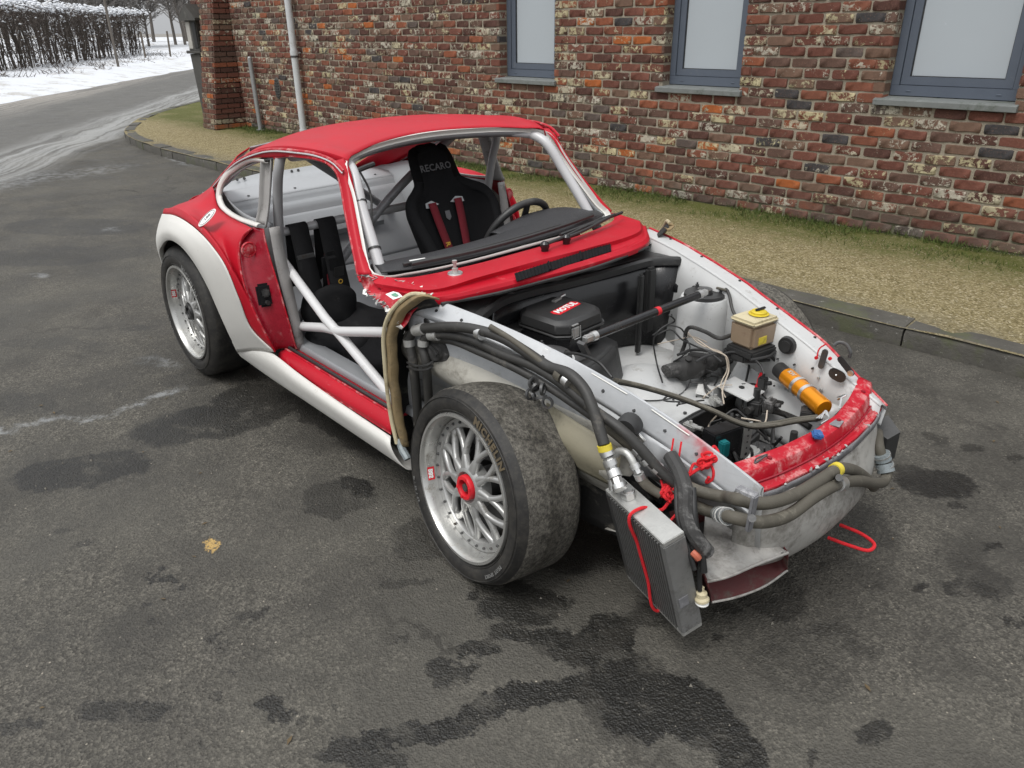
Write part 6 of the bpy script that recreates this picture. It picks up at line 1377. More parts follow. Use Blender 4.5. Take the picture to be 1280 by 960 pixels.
# ---------------- bucket seat
def bucket_seat(cx,cy,yaw):
    # rows up the back: (z along back, half width, wing depth, wing half width)
    T=Matrix.Translation((cx,cy,.0))@Matrix.Rotation(yaw,4,'Z')
    def P(u,v,d): # u across, v up the leaning back, d forward
        lean=math.radians(22); v=v*.9; u=u*.80; return T@Vector((-math.sin(lean)*v+math.cos(lean)*d,u,.445+math.cos(lean)*v+math.sin(lean)*d))
    rows=[(.00,.17,.16,.205),(.12,.185,.16,.215),(.24,.20,.15,.235),(.36,.215,.13,.255),(.46,.225,.115,.275),(.535,.220,.10,.282),(.59,.180,.085,.255),(.63,.130,.060,.190),(.67,.112,.040,.140),(.74,.108,.032,.128),(.80,.103,.028,.120),(.835,.090,.022,.105)]
    m=MB(); cur=[]
    for v,w,dp,ww in rows:
        cur.append([P(-ww,v,dp),P(-ww*.99,v,dp*.8),P(-w*.95,v,.015),P(-w*.55,v,0),P(0,v,.004),P(w*.55,v,0),P(w*.95,v,.015),P(ww*.99,v,dp*.8),P(ww,v,dp)])
    top=rows[-1]; cur.append([P(u*.9,.858-.25*u*u*8,.020) for u in (-.095,-.08,-.06,-.03,0,.03,.06,.08,.095)])
    m.patch(cur,41,48); s=part(m,'bucket_seat','black_fabric',solid=.045,bev=0)
    # cushion
    m=MB(); m.patch([[P(-.20,.0,.14),P(-.20,.02,.30),P(-.20,.03,.46)],[P(-.15,-.03,.05),P(-.15,-.05,.30),P(-.15,-.02,.47)],[P(.15,-.03,.05),P(.15,-.05,.30),P(.15,-.02,.47)],[P(.20,.0,.14),P(.20,.02,.30),P(.20,.03,.46)]],20,20); m.obj('cushion','black_fabric',s,solid=.05)
    # belt openings (light showing through bezels)
    for sg in(-1,1):
        m=MB(); c=.086*sg; poly=[P(c-.045*sg,.565,.029),P(c+.0,.588,.029),P(c+.045*sg,.580,.031),P(c+.050*sg,.555,.032),P(c+.01*sg,.552,.029)]
        if sg>0: poly=poly[::-1]
        m.prism(poly,(P(0,0,.004)-P(0,0,0))); m.obj('belt_opening','silver_bright',s,smooth=False)
        m=MB(); b=[(.092,.575),(.085,.50),(.070,.38),(.050,.24),(.035,.10),(.03,.02)]
        l=[P(sg*(u)-.026,v,.040) for u,v in b]; r=[P(sg*(u)+.026,v,.040) for u,v in b]; m.patch([l,r],26,3); bl=m.obj('shoulder_belt','red_belt',s,solid=.003)
        if sg<0:
            for k,ch in enumerate('SCHROTH'[:0] or 'RACING'):
                v=.36-k*.042; u=-(.070-(.38-v)*.14); g=place(text_mesh(ch,.034,.0008),P(u,v,.0445),P(0,0,0)-P(0,1,0),P(1,0,0)-P(0,0,0)); g.obj('belt_lettering','gold_text',bl,smooth=False)
    t=text_mesh('RECARO',.043,.0006,space=1.05); g=place(t,P(0,.745,.043),P(1,0,0)-P(0,0,0),P(0,1,0)-P(0,0,0)); g.obj('lettering','grey_text',s,smooth=False)
    m=MB(); m.prism([P(-.018,.49,.0325),P(.0,.475,.0325),P(.018,.49,.0325),P(.016,.525,.0325),P(-.016,.525,.0325)],P(0,0,.002)-P(0,0,0)); m.obj('back_patch','grey_text',s,smooth=False)
    return s
bucket_seat(-1.075,.138,math.radians(0))
def pax_gear():
    # two shoulder belts slung over the harness bar, with adjusters, and a heap of kit on the floor
    for k,(y,h) in enumerate(((-.50,.55),(-.365,.62))):
        m=MB(); w=.043
        path=[(-1.52,.62),(-1.49,.78),(-1.478,.87),(-1.462,.913),(-1.436,.908),(-1.425,.86),(-1.40,.70),(-1.365,.52),(-1.33,.40)]
        l=[(x,y-w+.05*(.9-z)*0,z) for x,z in path]; r=[(x,y+w+.02*(.9-z),z) for x,z in path]; m.patch([l,r],44,3); b=part(m,'shoulder_belt','belt_black',solid=.004)
        m=MB(); z=.775-.03*k; m.box((-1.413,y+.003,z),(.012,.085,.022),None,.003); m.box((-1.409,y+.003,z-.035),(.008,.085,.012),None,.002); m.obj('adjuster','steel_dark',b)
        if k: 
            m=MB(); m.box((-1.395,y+.006,z-.10),(.003,.050,.12),Matrix.Rotation(.2,3,'Y')); lb=m.obj('belt_label','black_plastic',b)
            for j,ch in enumerate(('M','O','T')[:0] or ('=','O','=')): place(text_mesh(ch,.03,.0006),(-1.392+.008*j,y+.006,z-.075-.035*j),(0,1,0),(0,0,1)).obj('belt_mark','gold_text',lb,smooth=False)
    m=MB(); m.box((-1.435,-.385,.60),(.05,.075,.34),Matrix.Rotation(.18,3,'Y'),.02); m.jitter(.012,9); part(m,'belt_bundle','belt_black')
    m=MB(); m.patch([[(-1.428,-.40,.80),(-1.42,-.405,.66),(-1.41,-.41,.60)],[(-1.425,-.375,.80),(-1.417,-.38,.66),(-1.407,-.385,.60)]],8,3); part(m,'red_strap','red_belt',solid=.003)
    # second bucket shell lying low
    random.seed(31)
    for nm,c,d,r,mt in (('kit_bag',(-1.34,-.36,.36),(.34,.40,.24),(.1,.1,.3),'belt_black'),('padded_cover',(-1.12,-.30,.33),(.30,.42,.16),(0,.1,-.2),'black_fabric'),('kit_bag',(-1.02,-.10,.42),(.16,.16,.16),(.2,0,.4),'dusty_black'),('helmet_bag',(-1.40,-.42,.52),(.14,.24,.20),(.1,-.1,.1),'belt_black'),('pedal_box',(-.72,-.34,.32),(.14,.18,.12),(0,.2,.1),'dusty_black')):
        m=MB(); R=Matrix.Rotation(r[0],3,'X')@Matrix.Rotation(r[1],3,'Y')@Matrix.Rotation(r[2],3,'Z')
        bm=bmesh.new(); bmesh.ops.create_icosphere(bm,subdivisions=4,radius=1); 
        for v in bm.verts:
            q=v.co; q=Vector([math.copysign(abs(t)**.55,t) for t in q]); q=Vector((q.x*d[0]/2,q.y*d[1]/2,q.z*d[2]/2)); q=q+noise.noise_vector(q*11+Vector(c)*5)*.022; v.co=Vector(c)+R@q
        bm.verts.index_update(); m.v=[tuple(v.co) for v in bm.verts]; m.f=[tuple(v.index for v in f.verts) for f in bm.faces]; bm.free()
        part(m,nm,mt,ang=80)
pax_gear()

# ---------------- underside, suspension, wheelhouses
def chassis():
    m=MB(); m.box((-1.05,0,.205),(1.9,1.10,.03)); m.box((-2.35,0,.32),(.95,.85,.16)); m.box((.02,0,.26),(.5,.80,.05)); part(m,'underfloor','liner_black')
    for s in(-1,1):
        # dirty white wheelhouse dome below the rail
        X=[-.54,-.46,-.36,-.22,-.05,.10,.25,.40]
        a=[(x,-(rail(max(-.45,x))[0]+.035),rail(max(-.45,x))[1]-.13) for x in X]; b=[(x,-(rail(max(-.45,x))[0]+.055+.03*math.cos(x*4)),rail(max(-.45,x))[1]-.22) for x in X]
        c=[(x,-.50-.02*math.cos(x*3),.50) for x in X]; d=[(x,-.40,.30) for x in X]
        m=MB(); m.patch([mir(q,s) for q in(a,b,c,d)],30,16); part(m,'wheelhouse','white_dirty' if s<0 else 'white_inner',solid=.003)
        # rear closing panel of the wheelhouse and its tan foam-edged return
        E_=[(-0.317,-0.610,0.888),(-0.354,-0.640,0.889),(-0.385,-0.665,0.863),(-0.435,-0.685,0.803),(-0.468,-0.690,0.732),(-0.481,-0.690,0.623),(-0.484,-0.690,0.514),(-0.477,-0.690,0.405),(-0.456,-0.690,0.311)]
        I_=[(-.345,-.56,.835),(-.40,-.585,.81),(-.45,-.60,.77),(-.49,-.605,.72),(-.52,-.61,.66),(-.53,-.61,.58),(-.535,-.60,.48),(-.53,-.60,.38),(-.52,-.59,.28)]
        J_=[(-.36,-.50,.80),(-.42,-.50,.76),(-.47,-.48,.70),(-.51,-.46,.66),(-.54,-.45,.6),(-.55,-.45,.54),(-.55,-.45,.46),(-.55,-.45,.36),(-.54,-.45,.26)]
        m=MB(); m.patch([mir(q,s) for q in(E_,I_,J_)],30,12); part(m,'rear_wheelhouse_panel','liner_black',solid=.004)
        out=[(x-.006,y-.006,z+.006) for x,y,z in E_]; o2=[(x+.016,y-.008,z+.004) for x,y,z in E_]; i2=[(x+.019,y+.014,z-.007) for x,y,z in E_]; i3=[(x+.008,y+.022,z-.012) for x,y,z in E_]
        m=MB(); m.patch([mir(q,s) for q in(out,o2,i2,i3)],44,12); m.jitter(.004,18); fs=part(m,'foam_seal','foam_tan' ,solid=.006)
        m=MB(); m.tube(mir([(x-.010,y-.016,z+.008) for x,y,z in E_],s),.0075,8,44); m.obj('cream_edge','cream',fs)
        m=MB(); m.tube(mir([(-0.469,-0.690,0.326),(-0.443,-0.700,0.301),(-0.411,-0.700,0.275)],s),.014,8,10); m.jitter(.004,30); m.obj('taped_end','grey_tape',fs)
        # suspension: lower arm, strut, hub carrier, brake disc
        m=MB(); m.tube([(.02,s*.30,.27),(.02,s*.46,.25),(.02,s*.60,.23)],.022,10,12); m.tube([(-.32,s*.32,.27),(-.15,s*.46,.25),(.0,s*.60,.23)],.016,10,14); part(m,'lower_arm','steel_dark')
        m=MB(); m.tube([(.015,s*.60,.30),(.015,s*.55,.48),(.015,s*.44,.70)],[.027,.025,.022],14,10); st=part(m,'suspension_strut','steel_dark')
        m=MB(); 
        pts=[(.015+.052*math.cos(k*.5),s*(.545-.0025*k*.8)+.052*math.sin(k*.5)*.95,.50+k*.0028) for k in range(64)]; m.tube(pts,.0065,6,150); m.obj('coil_spring','dusty_black',st)
        m=MB(); m.cyl((-.11,s*.42,.24),(-.11,s*.60,.27),.012,seg=10); part(m,'track_rod','steel_dark')
    # big dark horn disc on the right wheelhouse
    c=Vector((-0.333,-0.585,0.691)); m=MB(); m.lathe([(.0,-.034),(.028,-.034),(.034,-.022),(.050,-.020),(.056,-.008),(.056,.010)],30,Matrix.Translation(c)@Matrix.Rotation(.25,4,'Z')); h=part(m,'horn','dusty_black')
    m=MB(); m.box(c+Vector((.02,-.036,.012)),(.05,.012,.018),Matrix.Rotation(.5,3,'Y'),.004); m.cyl(c+Vector((-.02,-.03,0)),c+Vector((-.02,-.046,0)),.007,seg=8); m.obj('horn_terminal','black_plastic',h)
    # hole high on the panel
    c=Vector((-0.368,-0.605,0.782)); m=MB(); m.lathe([(0,-.001),(.016,-.001),(.018,.002)],20,Matrix.Translation(c)); part(m,'grommet_hole','black_plastic')
    # chain and tangle of fittings above the tyre
    random.seed(12); m=MB()
    for k in range(9):
        p=Vector((0.122,-0.560,0.693))+Vector((random.uniform(-.04,.05),random.uniform(-.02,.02),random.uniform(-.035,.035))); m.lathe([(.013,-.004),(.019,-.004),(.019,.004),(.013,.004)],12,Matrix.Translation(p)@Matrix.Rotation(random.uniform(0,3),4,'X')@Matrix.Rotation(random.uniform(0,3),4,'Z'))
    part(m,'fittings','steel_dark')
    # inner duct scoop, cream plastic, beside the tyre
    m=MB(); m.patch([[(.10,-.50,.62),(.24,-.50,.60),(.38,-.47,.56)],[(.12,-.54,.55),(.26,-.53,.53),(.40,-.50,.50)],[(.12,-.52,.47),(.26,-.51,.45),(.40,-.48,.43)]],16,14); part(m,'oil_cooler_shroud','cream_dirty',solid=.004); m=MB(); m.patch([[(.08,-.47,.48),(.25,-.46,.46),(.44,-.43,.44)],[(.08,-.44,.20),(.25,-.43,.20),(.46,-.40,.20)]],10,8); part(m,'splash_panel','liner_black',solid=.004)
chassis()

# ---------------- wheels
def wheel(loc,steer,camber,side,text=True,nut='red_label',R=.3255,w=.232,r=.2485):
    """outer face towards local -Y"""
    W_=bpy.data.objects.new('wheel',None); C.objects.link(W_); W_.parent=CAR; W_.location=loc
    W_.rotation_euler=(camber,0,steer if side<0 else PI+steer)
    m=MB(); m.lathe([(r-.004,.004),(r+.004,-.004),(r+.018,-.012),(r+.040,-.016),(r+.058,-.010),(R-.010,.006),(R-.004,.018)],96); m.lathe([(R-.004,w-.018),(R-.012,w-.006),(R-.04,w+.012),(r,w+.004)],96); ty=m.obj('tyre','tyre_sidewall',W_)
    m=MB(); m.lathe([(R-.0045,.0175),(R-.001,.026),(R,.05),(R+.001,w/2),(R,w-.05),(R-.001,w-.026),(R-.0045,w-.0175)],96); m.obj('tread','tyre_tread' if nut=='red_label' else 'tyre_sidewall',ty)
    m=MB(); 
    for rr,yy in ((r+.010,-.0085),(r+.052,-.0135)): m.lathe([(rr-.0015,yy),(rr,yy-.0022),(rr+.0015,yy)],96)
    m.obj('moulded_rings','tyre_sidewall',ty)
    def arc_text(txt,rad,size,a0,mat,name,y=-.0165,step=None,bold=.001):
        al=a0
        for ch in txt:
            if ch==' ': al-=size*.5/rad; continue
            t=text_mesh(ch,size,bold,ext=.0007); q=MB(); q.f=t.f; wd=max(v[0] for v in t.v)-min(v[0] for v in t.v)
            al-=(wd*.5+size*.07)/rad
            for x,z,e in t.v:
                rr=rad+z; aa=al-x/rad; q.v.append((rr*math.cos(aa),y-.0+(rr-rad)*.06-e,rr*math.sin(aa)))
            al-=(wd*.5+size*.07)/rad
            q.obj(name,mat,ty,smooth=False)
    if text:
        arc_text('MICHELIN',r+.033,.036,math.radians(76 if text==1 else 70),'tyre_text' if text==1 else 'pale_text','lettering',y=-.0178,bold=.0015)
        if text==1: arc_text('PILOT SPORT',r+.036,.016,math.radians(330),'pale_text','small_lettering',y=-.0178,bold=.0004)
        arc_text('27 / 65 - 18',r+.036,.015,math.radians(215),'pale_text','small_lettering',y=-.0178,bold=.0003)
    m=MB(); m.lathe([(r-.004,.010),(r+.002,-.004),(r-.001,-.012),(r-.010,-.012),(r-.016,-.004),(r-.018,.012),(r-.022,.030),(r-.026,.052),(r-.030,.054)],96); m.lathe([(r-.026,.054),(r-.035,.12),(r-.035,w-.03),(r-.01,w-.004),(r,w)],72); rm=m.obj('rim','rim_alu',W_,ang=50)
    # flat bolted ring
    yf=.040; r1=r-.026; r0=r1-.028
    m=MB(); m.lathe([(r1,yf+.012),(r1,yf),(r0,yf-.002),(r0-.006,yf+.010),(r0-.006,yf+.03)],96); sp=m.obj('spoke_face','rim_face',W_,ang=40)
    for k in range(30):
        a=2*PI*k/30+.1; b=MB(); rr=(r1+r0)/2; b.lathe([(0,-.007),(.0035,-.007),(.0048,-.0045),(.0048,.002)],7,Matrix.Translation((rr*math.cos(a),yf-.001,rr*math.sin(a)))); 
        if k==0: bme=b
        if k==0: bolts=MB()
        bolts.add(b.v,b.f)
        del b
    bolts.obj('rim_bolts','steel_dark',sp)
    # mesh spokes: pairs crossing between hub and ring
    N=10; hub=.068
    proto=None
    for k in range(N):
        m=MB()
        for sg in(-1,1):
            a0=2*PI*k/N+.06-sg*.10; a1=2*PI*k/N+.06+sg*.265
            pts=[]; 
            for q in range(9):
                u=q/8; a=a0+(a1-a0)*u**1.15; rr=hub-.006+(r0-hub+.008)*u; y=yf+.004-.016*math.sin(PI*(1-u)*.5)**1.5-.010*(1-u)
                pts.append((Vector((rr*math.cos(a),y,rr*math.sin(a))),a,u))
            L,Rr,Lb,Rb,T1=[],[],[],[],[]
            for i,(p,a,u) in enumerate(pts):
                t=(pts[min(8,i+1)][0]-pts[max(0,i-1)][0]).normalized(); n=t.cross(Vector((0,1,0))).normalized(); wv=.0120-.003*math.sin(PI*u)+.004*(u>.9)
                T1.append((p+n*wv+Vector((0,.016,0)),p+n*wv+Vector((0,.003,0)),p+n*wv*.55+Vector((0,-.0015,0)),p-n*wv*.55+Vector((0,-.0015,0)),p-n*wv+Vector((0,.003,0)),p-n*wv+Vector((0,.016,0))))
            m.add([v for t_ in T1 for v in t_],[(i*6+j,(i+1)*6+j,(i+1)*6+j+1,i*6+j+1) for i in range(8) for j in range(5)])
        m.obj('spoke','rim_face',sp,ang=50)
    m=MB(); m.lathe([(hub+.010,yf+.02),(hub+.006,yf-.014),(hub-.006,yf-.024),(.052,yf-.026),(.046,yf-.012),(.038,yf-.010)],60); m.obj('hub_ring','rim_face',sp,ang=40)
    m=MB(); m.lathe([(.042,yf-.010),(.042,yf-.030),(.039,yf-.036),(.028,yf-.037),(.025,yf-.030),(.025,yf-.008)],40)
    nt=m.obj('centre_lock_nut',nut,W_,ang=40)
    m=MB(); m.lathe([(.025,yf-.010),(.022,yf-.016),(.0,yf-.018)],24); m.lathe([(.013,yf-.014),(.013,yf-.032),(.0,yf-.033)],12); m.obj('axle_end','steel_dark',nt)
    m=MB()
    for k in range(6):
        a=k*PI/3+.3; m.box((.034*math.cos(a),yf-.0365,.034*math.sin(a)),(.012,.004,.010),Matrix.Rotation(-a,3,'Y'),.001)
    m.obj('nut_slots',nut,nt)
    # red maker's decal on the barrel edge
    for a in (math.radians(194 if text==1 else 168),):
        rr=r-.0235; c=Vector((rr*math.cos(a),.018,rr*math.sin(a))); rad=Vector((math.cos(a),0,math.sin(a))); tan=Vector((-math.sin(a),0,math.cos(a))); out=(Vector((0,-1,0))*.62-rad*.78).normalized(); up=tan.cross(out)
        m=MB(); seg=[]
        for q in range(7):
            b=a+(q-3)*.034; rd=Vector((math.cos(b),0,math.sin(b))); 
            seg.append((rd*(r-.0170)+Vector((0,.0085,0)),rd*(r-.0225)+Vector((0,.0325,0))))
        m.add([v for s_ in seg for v in s_],[(i*2,i*2+2,i*2+3,i*2+1) for i in range(6)]); m.v=[tuple(Vector(v)-Vector(v).normalized()*.0012+Vector((0,-.001,0))) for v in m.v]; dc=m.obj('red_decal','red_label',rm)
        t=text_mesh('BBS',.022,.0012); q=MB(); q.f=t.f
        for x,z,e in t.v:
            b=a+x/.24; rd=Vector((math.cos(b),0,math.sin(b))); f=.5-z/.026; p=rd*(r-.0170)+Vector((0,.0085,0)); p2=rd*(r-.0225)+Vector((0,.0325,0)); p=p.lerp(p2,f)-rd*.0024+Vector((0,-.0022,0)); q.v.append(tuple(p))
        q.obj('lettering','white_label',dc,smooth=False)
    # brake disc and caliper behind the spokes
    m=MB(); m.lathe([(.0,.16),(.05,.15),(.07,.105),(.09,.10),(.165,.10),(.165,.13),(.09,.13)],48); m.obj('brake_disc','steel_dark',W_)
    m=MB(); m.box((-.12,.115,.04),(.06,.09,.13),Matrix.Rotation(.3,3,'Y'),.01); m.obj('brake_caliper','black_plastic',W_)
    m=MB(); m.cyl((0,.05,0),(0,.30,0),.05,seg=20); m.obj('hub_carrier','steel_dark',W_)
    return W_
wheel((-.049,-.7395,.326),math.radians(-4.7),math.radians(-5.3),-1,1)
wheel((-2.283,-.7785,.3442),0,math.radians(-.3),-1,2,'black_plastic',.343,.26,.2457)
wheel((-.030,.93,.336),math.radians(-4.7),math.radians(-5.3),1,0,'red_label',.334)
wheel((-2.283,.7785,.3442),0,math.radians(-.3),1,0,'black_plastic',.343,.26,.2457)

# ---------------- badge on the rear quarter
def badge():
    c=Vector((-1.735,-.762,.9005)); c=Vector((-1.760,-0.758,0.930)); n=Vector((.02,-.60,.80)).normalized(); ex=Vector((.03,.80,.60)); ex=(ex-n*ex.dot(n)).normalized(); ey=n.cross(ex)
    pts=[c+n*.004+ex*.052*math.cos(2*PI*k/28)+ey*.034*math.sin(2*PI*k/28) for k in range(28)]
    m=MB(); m.prism(pts,n*.002); b=part(m,'oval_sticker','white_label',smooth=False)
    pts=[c+n*.0068+ex*.044*math.cos(2*PI*k/40)+ey*.027*math.sin(2*PI*k/40) for k in range(40)]; m=MB(); m.tube(pts,.0012,4,60,closed=True); m.obj('ring_line','black_plastic',b)
    t=text_mesh('100',.026,.0006,.2); place(t,c+n*.0065,ex,ey).obj('lettering','black_plastic',b,smooth=False)
badge()

# ---------------- hoses along the right side and round the nose
def front_hoses():
    def T(name,mat,pts,r,seg=12,par=CAR): m=MB(); m.tube(pts,r,seg,len(pts)*9); return part(m,name,mat)
    a=T('cooler_hose','hose_black',[(-0.440,-0.630,0.280),(-0.413,-0.640,0.491),(-0.408,-0.645,0.648),(-0.424,-0.640,0.718),(-0.398,-0.635,0.756),(-0.324,-0.630,0.784),(-0.136,-0.610,0.831),(-0.012,-0.580,0.827),(0.069,-0.560,0.801),(0.157,-0.550,0.777),(0.245,-0.550,0.781),(0.301,-0.550,0.755),(0.342,-0.560,0.719),(0.376,-0.570,0.676),(0.408,-0.580,0.632)],.0165)
    def band(pa,pb,r,mat,par=None,name='hose_clamp'):
        m=MB(); m.cyl(pa,pb,r,seg=18); return m.obj(name,mat,par,body=False) if par else part(m,name,mat)
    def fitting(pts,r,mat='alu'):
        P=[Vector(p) for p in pts]; m=MB(); 
        for i in range(len(P)-1):
            m.cyl(P[i],P[i+1],r*(1.0 if i%2==0 else .8),seg=6 if i%2 else 18)
        return part(m,'threaded_fitting',mat)
    b=T('cooler_hose','hose_black',[(-0.359,-0.620,0.294),(-0.353,-0.630,0.509),(-0.345,-0.635,0.664),(-0.365,-0.630,0.709),(-0.349,-0.625,0.741),(-0.295,-0.620,0.767),(-0.152,-0.600,0.789),(-0.020,-0.575,0.770),(0.104,-0.555,0.761),(0.201,-0.545,0.739),(0.324,-0.530,0.688),(0.412,-0.520,0.660),(0.469,-0.500,0.615),(0.518,-0.480,0.564),(0.571,-0.460,0.525),(0.618,-0.440,0.496)],.0155)
    T('cooler_hose','hose_black',[(-0.328,-0.605,0.736),(-0.237,-0.600,0.756),(-0.107,-0.590,0.753),(0.021,-0.570,0.739),(0.140,-0.550,0.714),(0.236,-0.530,0.681),(0.329,-0.510,0.644),(0.418,-0.490,0.599)],.013)
    T('cooler_hose','hose_grey',[(-0.042,-0.600,0.860),(0.029,-0.575,0.830),(0.117,-0.560,0.795),(0.201,-0.545,0.759),(0.299,-0.530,0.712)],.009)
    for p,q,r in (((-0.424,-0.642,0.695),(-0.426,-0.642,0.718),.020),((-0.391,-0.636,0.758),(-0.344,-0.632,0.776),.020),((-0.357,-0.632,0.712),(-0.357,-0.630,0.732),.019),((-0.325,-0.622,0.756),(-0.282,-0.620,0.768),.018)): band(p,q,r,'alu_cast')
    # corrugated tie round the two uprights
    m=MB(); c=(Vector((-0.418,-0.640,0.628))+Vector((-0.342,-0.632,0.650)))/2
    for k in range(3): m.tube([(-0.429,-0.655,0.635),(-0.360,-0.665,0.648),(-0.296,-0.660,0.671),(-0.296,-0.640,0.676)],.004,6,14); m.v=[(x,y,z-.006) if i>=len(m.v)-10**9 and False else (x,y,z) for i,(x,y,z) in enumerate(m.v)]
    m.tube([(-0.431,-0.655,0.619),(-0.363,-0.665,0.633),(-0.298,-0.660,0.655),(-0.298,-0.640,0.661)],.004,6,14); part(m,'cable_tie','black_plastic')
    band((-0.098,-0.600,0.826),(-0.078,-0.600,0.826),.021,'alu'); band((0.197,-0.550,0.770),(0.219,-0.550,0.764),.021,'hose_grey',name='hose_sleeve'); band((0.226,-0.550,0.762),(0.245,-0.550,0.756),.020,'alu')
    band((0.408,-0.580,0.632),(0.414,-0.580,0.617),.0205,'yellow_label',name='yellow_band')
    fitting([(0.414,-0.580,0.617),(0.424,-0.580,0.603),(0.427,-0.580,0.592),(0.436,-0.580,0.578),(0.443,-0.580,0.565),(0.459,-0.585,0.552),(0.473,-0.590,0.537),(0.484,-0.595,0.529)],.0195)
    fitting([(0.413,-0.560,0.569),(0.420,-0.560,0.546),(0.431,-0.565,0.522),(0.443,-0.570,0.498)],.015)
    # silver coupler run
    T('cooler_hose','hose_grey',[(0.326,-0.500,0.634),(0.381,-0.500,0.630),(0.427,-0.490,0.606),(0.445,-0.480,0.589)],.018)
    fitting([(0.447,-0.490,0.599),(0.465,-0.490,0.591),(0.480,-0.490,0.584),(0.493,-0.485,0.573),(0.507,-0.480,0.564),(0.520,-0.475,0.555),(0.534,-0.470,0.543)],.020)
    T('bent_pipe','alu_cast',[(0.410,-0.530,0.581),(0.421,-0.530,0.596),(0.447,-0.530,0.602),(0.465,-0.530,0.590),(0.480,-0.530,0.571)],.011)
    fitting([(0.474,-0.530,0.578),(0.483,-0.530,0.567),(0.492,-0.530,0.556),(0.497,-0.525,0.540)],.015)
    T('cooler_hose','hose_grey',[(0.494,-0.525,0.544),(0.508,-0.520,0.527),(0.527,-0.510,0.511),(0.550,-0.500,0.501)],.014)
    m=MB(); m.patch([[(0.356,-0.470,0.602),(0.402,-0.460,0.591),(0.434,-0.455,0.576)],[(0.366,-0.455,0.619),(0.416,-0.450,0.611),(0.442,-0.445,0.591)]],8,3); m.jitter(.004,20); part(m,'white_rag','white_label',solid=.002)
    m=MB(); m.box((0.428,-0.450,0.611),(.035,.008,.018),Matrix.Rotation(.5,3,'Y'),.002); part(m,'name_plate','alu')
    m=MB(); m.lathe([(0,-.03),(.03,-.026),(.036,-.01),(.036,.02)],20,Matrix.Translation((0.393,-0.460,0.637))@Matrix.Rotation(.3,4,'Z')); part(m,'rubber_plug','black_plastic')
    # hoses round the nose
    up=[(0.545,-0.455,0.531),(0.588,-0.450,0.528),(0.640,-0.430,0.518),(0.687,-0.405,0.517),(0.785,-0.493,0.597),(0.815,-0.468,0.590),(0.835,-0.426,0.583),(0.845,-0.316,0.563),(0.850,-0.189,0.557),(0.850,-0.117,0.551),(0.840,0.004,0.494),(0.830,0.141,0.403),(0.820,0.257,0.308)]
    T('nose_hose','hose_grey',up,.0168)
    lo=[(0.579,-0.470,0.523),(0.592,-0.455,0.493),(0.615,-0.440,0.474),(0.642,-0.425,0.462),(0.666,-0.410,0.456),(0.800,-0.539,0.574),(0.835,-0.512,0.567),(0.850,-0.461,0.550),(0.862,-0.378,0.536),(0.870,-0.272,0.544),(0.870,-0.152,0.527),(0.860,0.014,0.460),(0.845,0.206,0.358),(0.830,0.314,0.320),(0.820,0.341,0.334),(0.800,0.344,0.363),(0.780,0.344,0.400),(0.740,0.411,0.417)]
    T('nose_hose','hose_grey',lo,.0168)
    T('nose_hose','hose_grey',[(0.700,0.463,0.443),(0.700,0.498,0.367),(0.710,0.481,0.327)],.012)
    # rubber couplers with clips
    Lo=cr(lo,120)
    def sleeve(i0,i1,r,mat,name): m=MB(); m.tube([p for p in Lo[i0:i1]],r,16,straight=True); return part(m,name,mat)
    sleeve(12,19,.0212,'grey_tape','rubber_coupler'); sleeve(20,27,.0212,'grey_tape','rubber_coupler')
    for q in (13,17,21,25): sleeve(q,q+2,.0230,'alu_cast','hose_clamp')
    for p,q in (((0.800,0.344,0.363),(0.790,0.340,0.385)),((0.822,0.331,0.333),(0.808,0.336,0.355))): band(p,q,.027,'grey_tape',name='rubber_coupler')
    for p,q in (((0.812,0.336,0.348),(0.810,0.334,0.354)),((0.793,0.343,0.376),(0.791,0.341,0.382))): band(p,q,.029,'alu')
    band((0.851,-0.133,0.554),(0.850,-0.113,0.552),.0202,'yellow_label',name='yellow_band'); band((0.870,-0.148,0.528),(0.869,-0.116,0.515),.0225,'alu')
    m=MB(); b0=Vector((0.845,-0.537,0.610)); m.box(b0,(.012,.020,.115),Matrix.Rotation(.1,3,'Y')@Matrix.Rotation(.1,3,'X'),.003); m.box(b0+Vector((-.02,0,.05)),(.05,.022,.008)); part(m,'hose_bracket','primer_worn')
    m=MB(); m.cyl((0.852,-0.546,0.602),(0.862,-0.564,0.617),.010,seg=10); m.cyl((0.870,-0.141,0.545),(0.885,-0.177,0.568),.010,seg=10); part(m,'bracket_bolt','steel_dark')
    m=MB(); m.prism([(.70,.41,.33),(.78,.40,.31),(.80,.44,.33),(.74,.47,.36)],(0,0,.10)); part(m,'side_bracket','black_plastic')
    # taped loom hanging down beside the cooler
    T('taped_loom','dusty_black',[(0.543,-0.460,0.605),(0.600,-0.490,0.587),(0.642,-0.520,0.564),(0.661,-0.540,0.520),(0.688,-0.550,0.483),(0.716,-0.540,0.447),(0.725,-0.520,0.416)],.021,10)
    T('loom_branch','wire_black',[(0.650,-0.500,0.571),(0.681,-0.530,0.525),(0.704,-0.540,0.467),(0.725,-0.540,0.413),(0.735,-0.540,0.367)],.009)
    T('loom_branch','wire_black',[(0.596,-0.500,0.570),(0.648,-0.550,0.493),(0.698,-0.560,0.422),(0.718,-0.560,0.376)],.007)
    m=MB(); m.tube([(0.708,-0.560,0.427),(0.718,-0.560,0.423),(0.723,-0.555,0.413)],.010,8,6); part(m,'pink_plug','pink_plug')
    T('loom_branch','wire_black',[(0.719,-0.540,0.423),(0.714,-0.530,0.348),(0.719,-0.525,0.286)],.007)
    m=MB(); c=Vector((0.722,-0.520,0.274)); m.tube([c+Vector((0,0,.022)),c,c-Vector((-.004,0,.022))],[.006,.015,.020],14,8); part(m,'bulb_holder','cream')
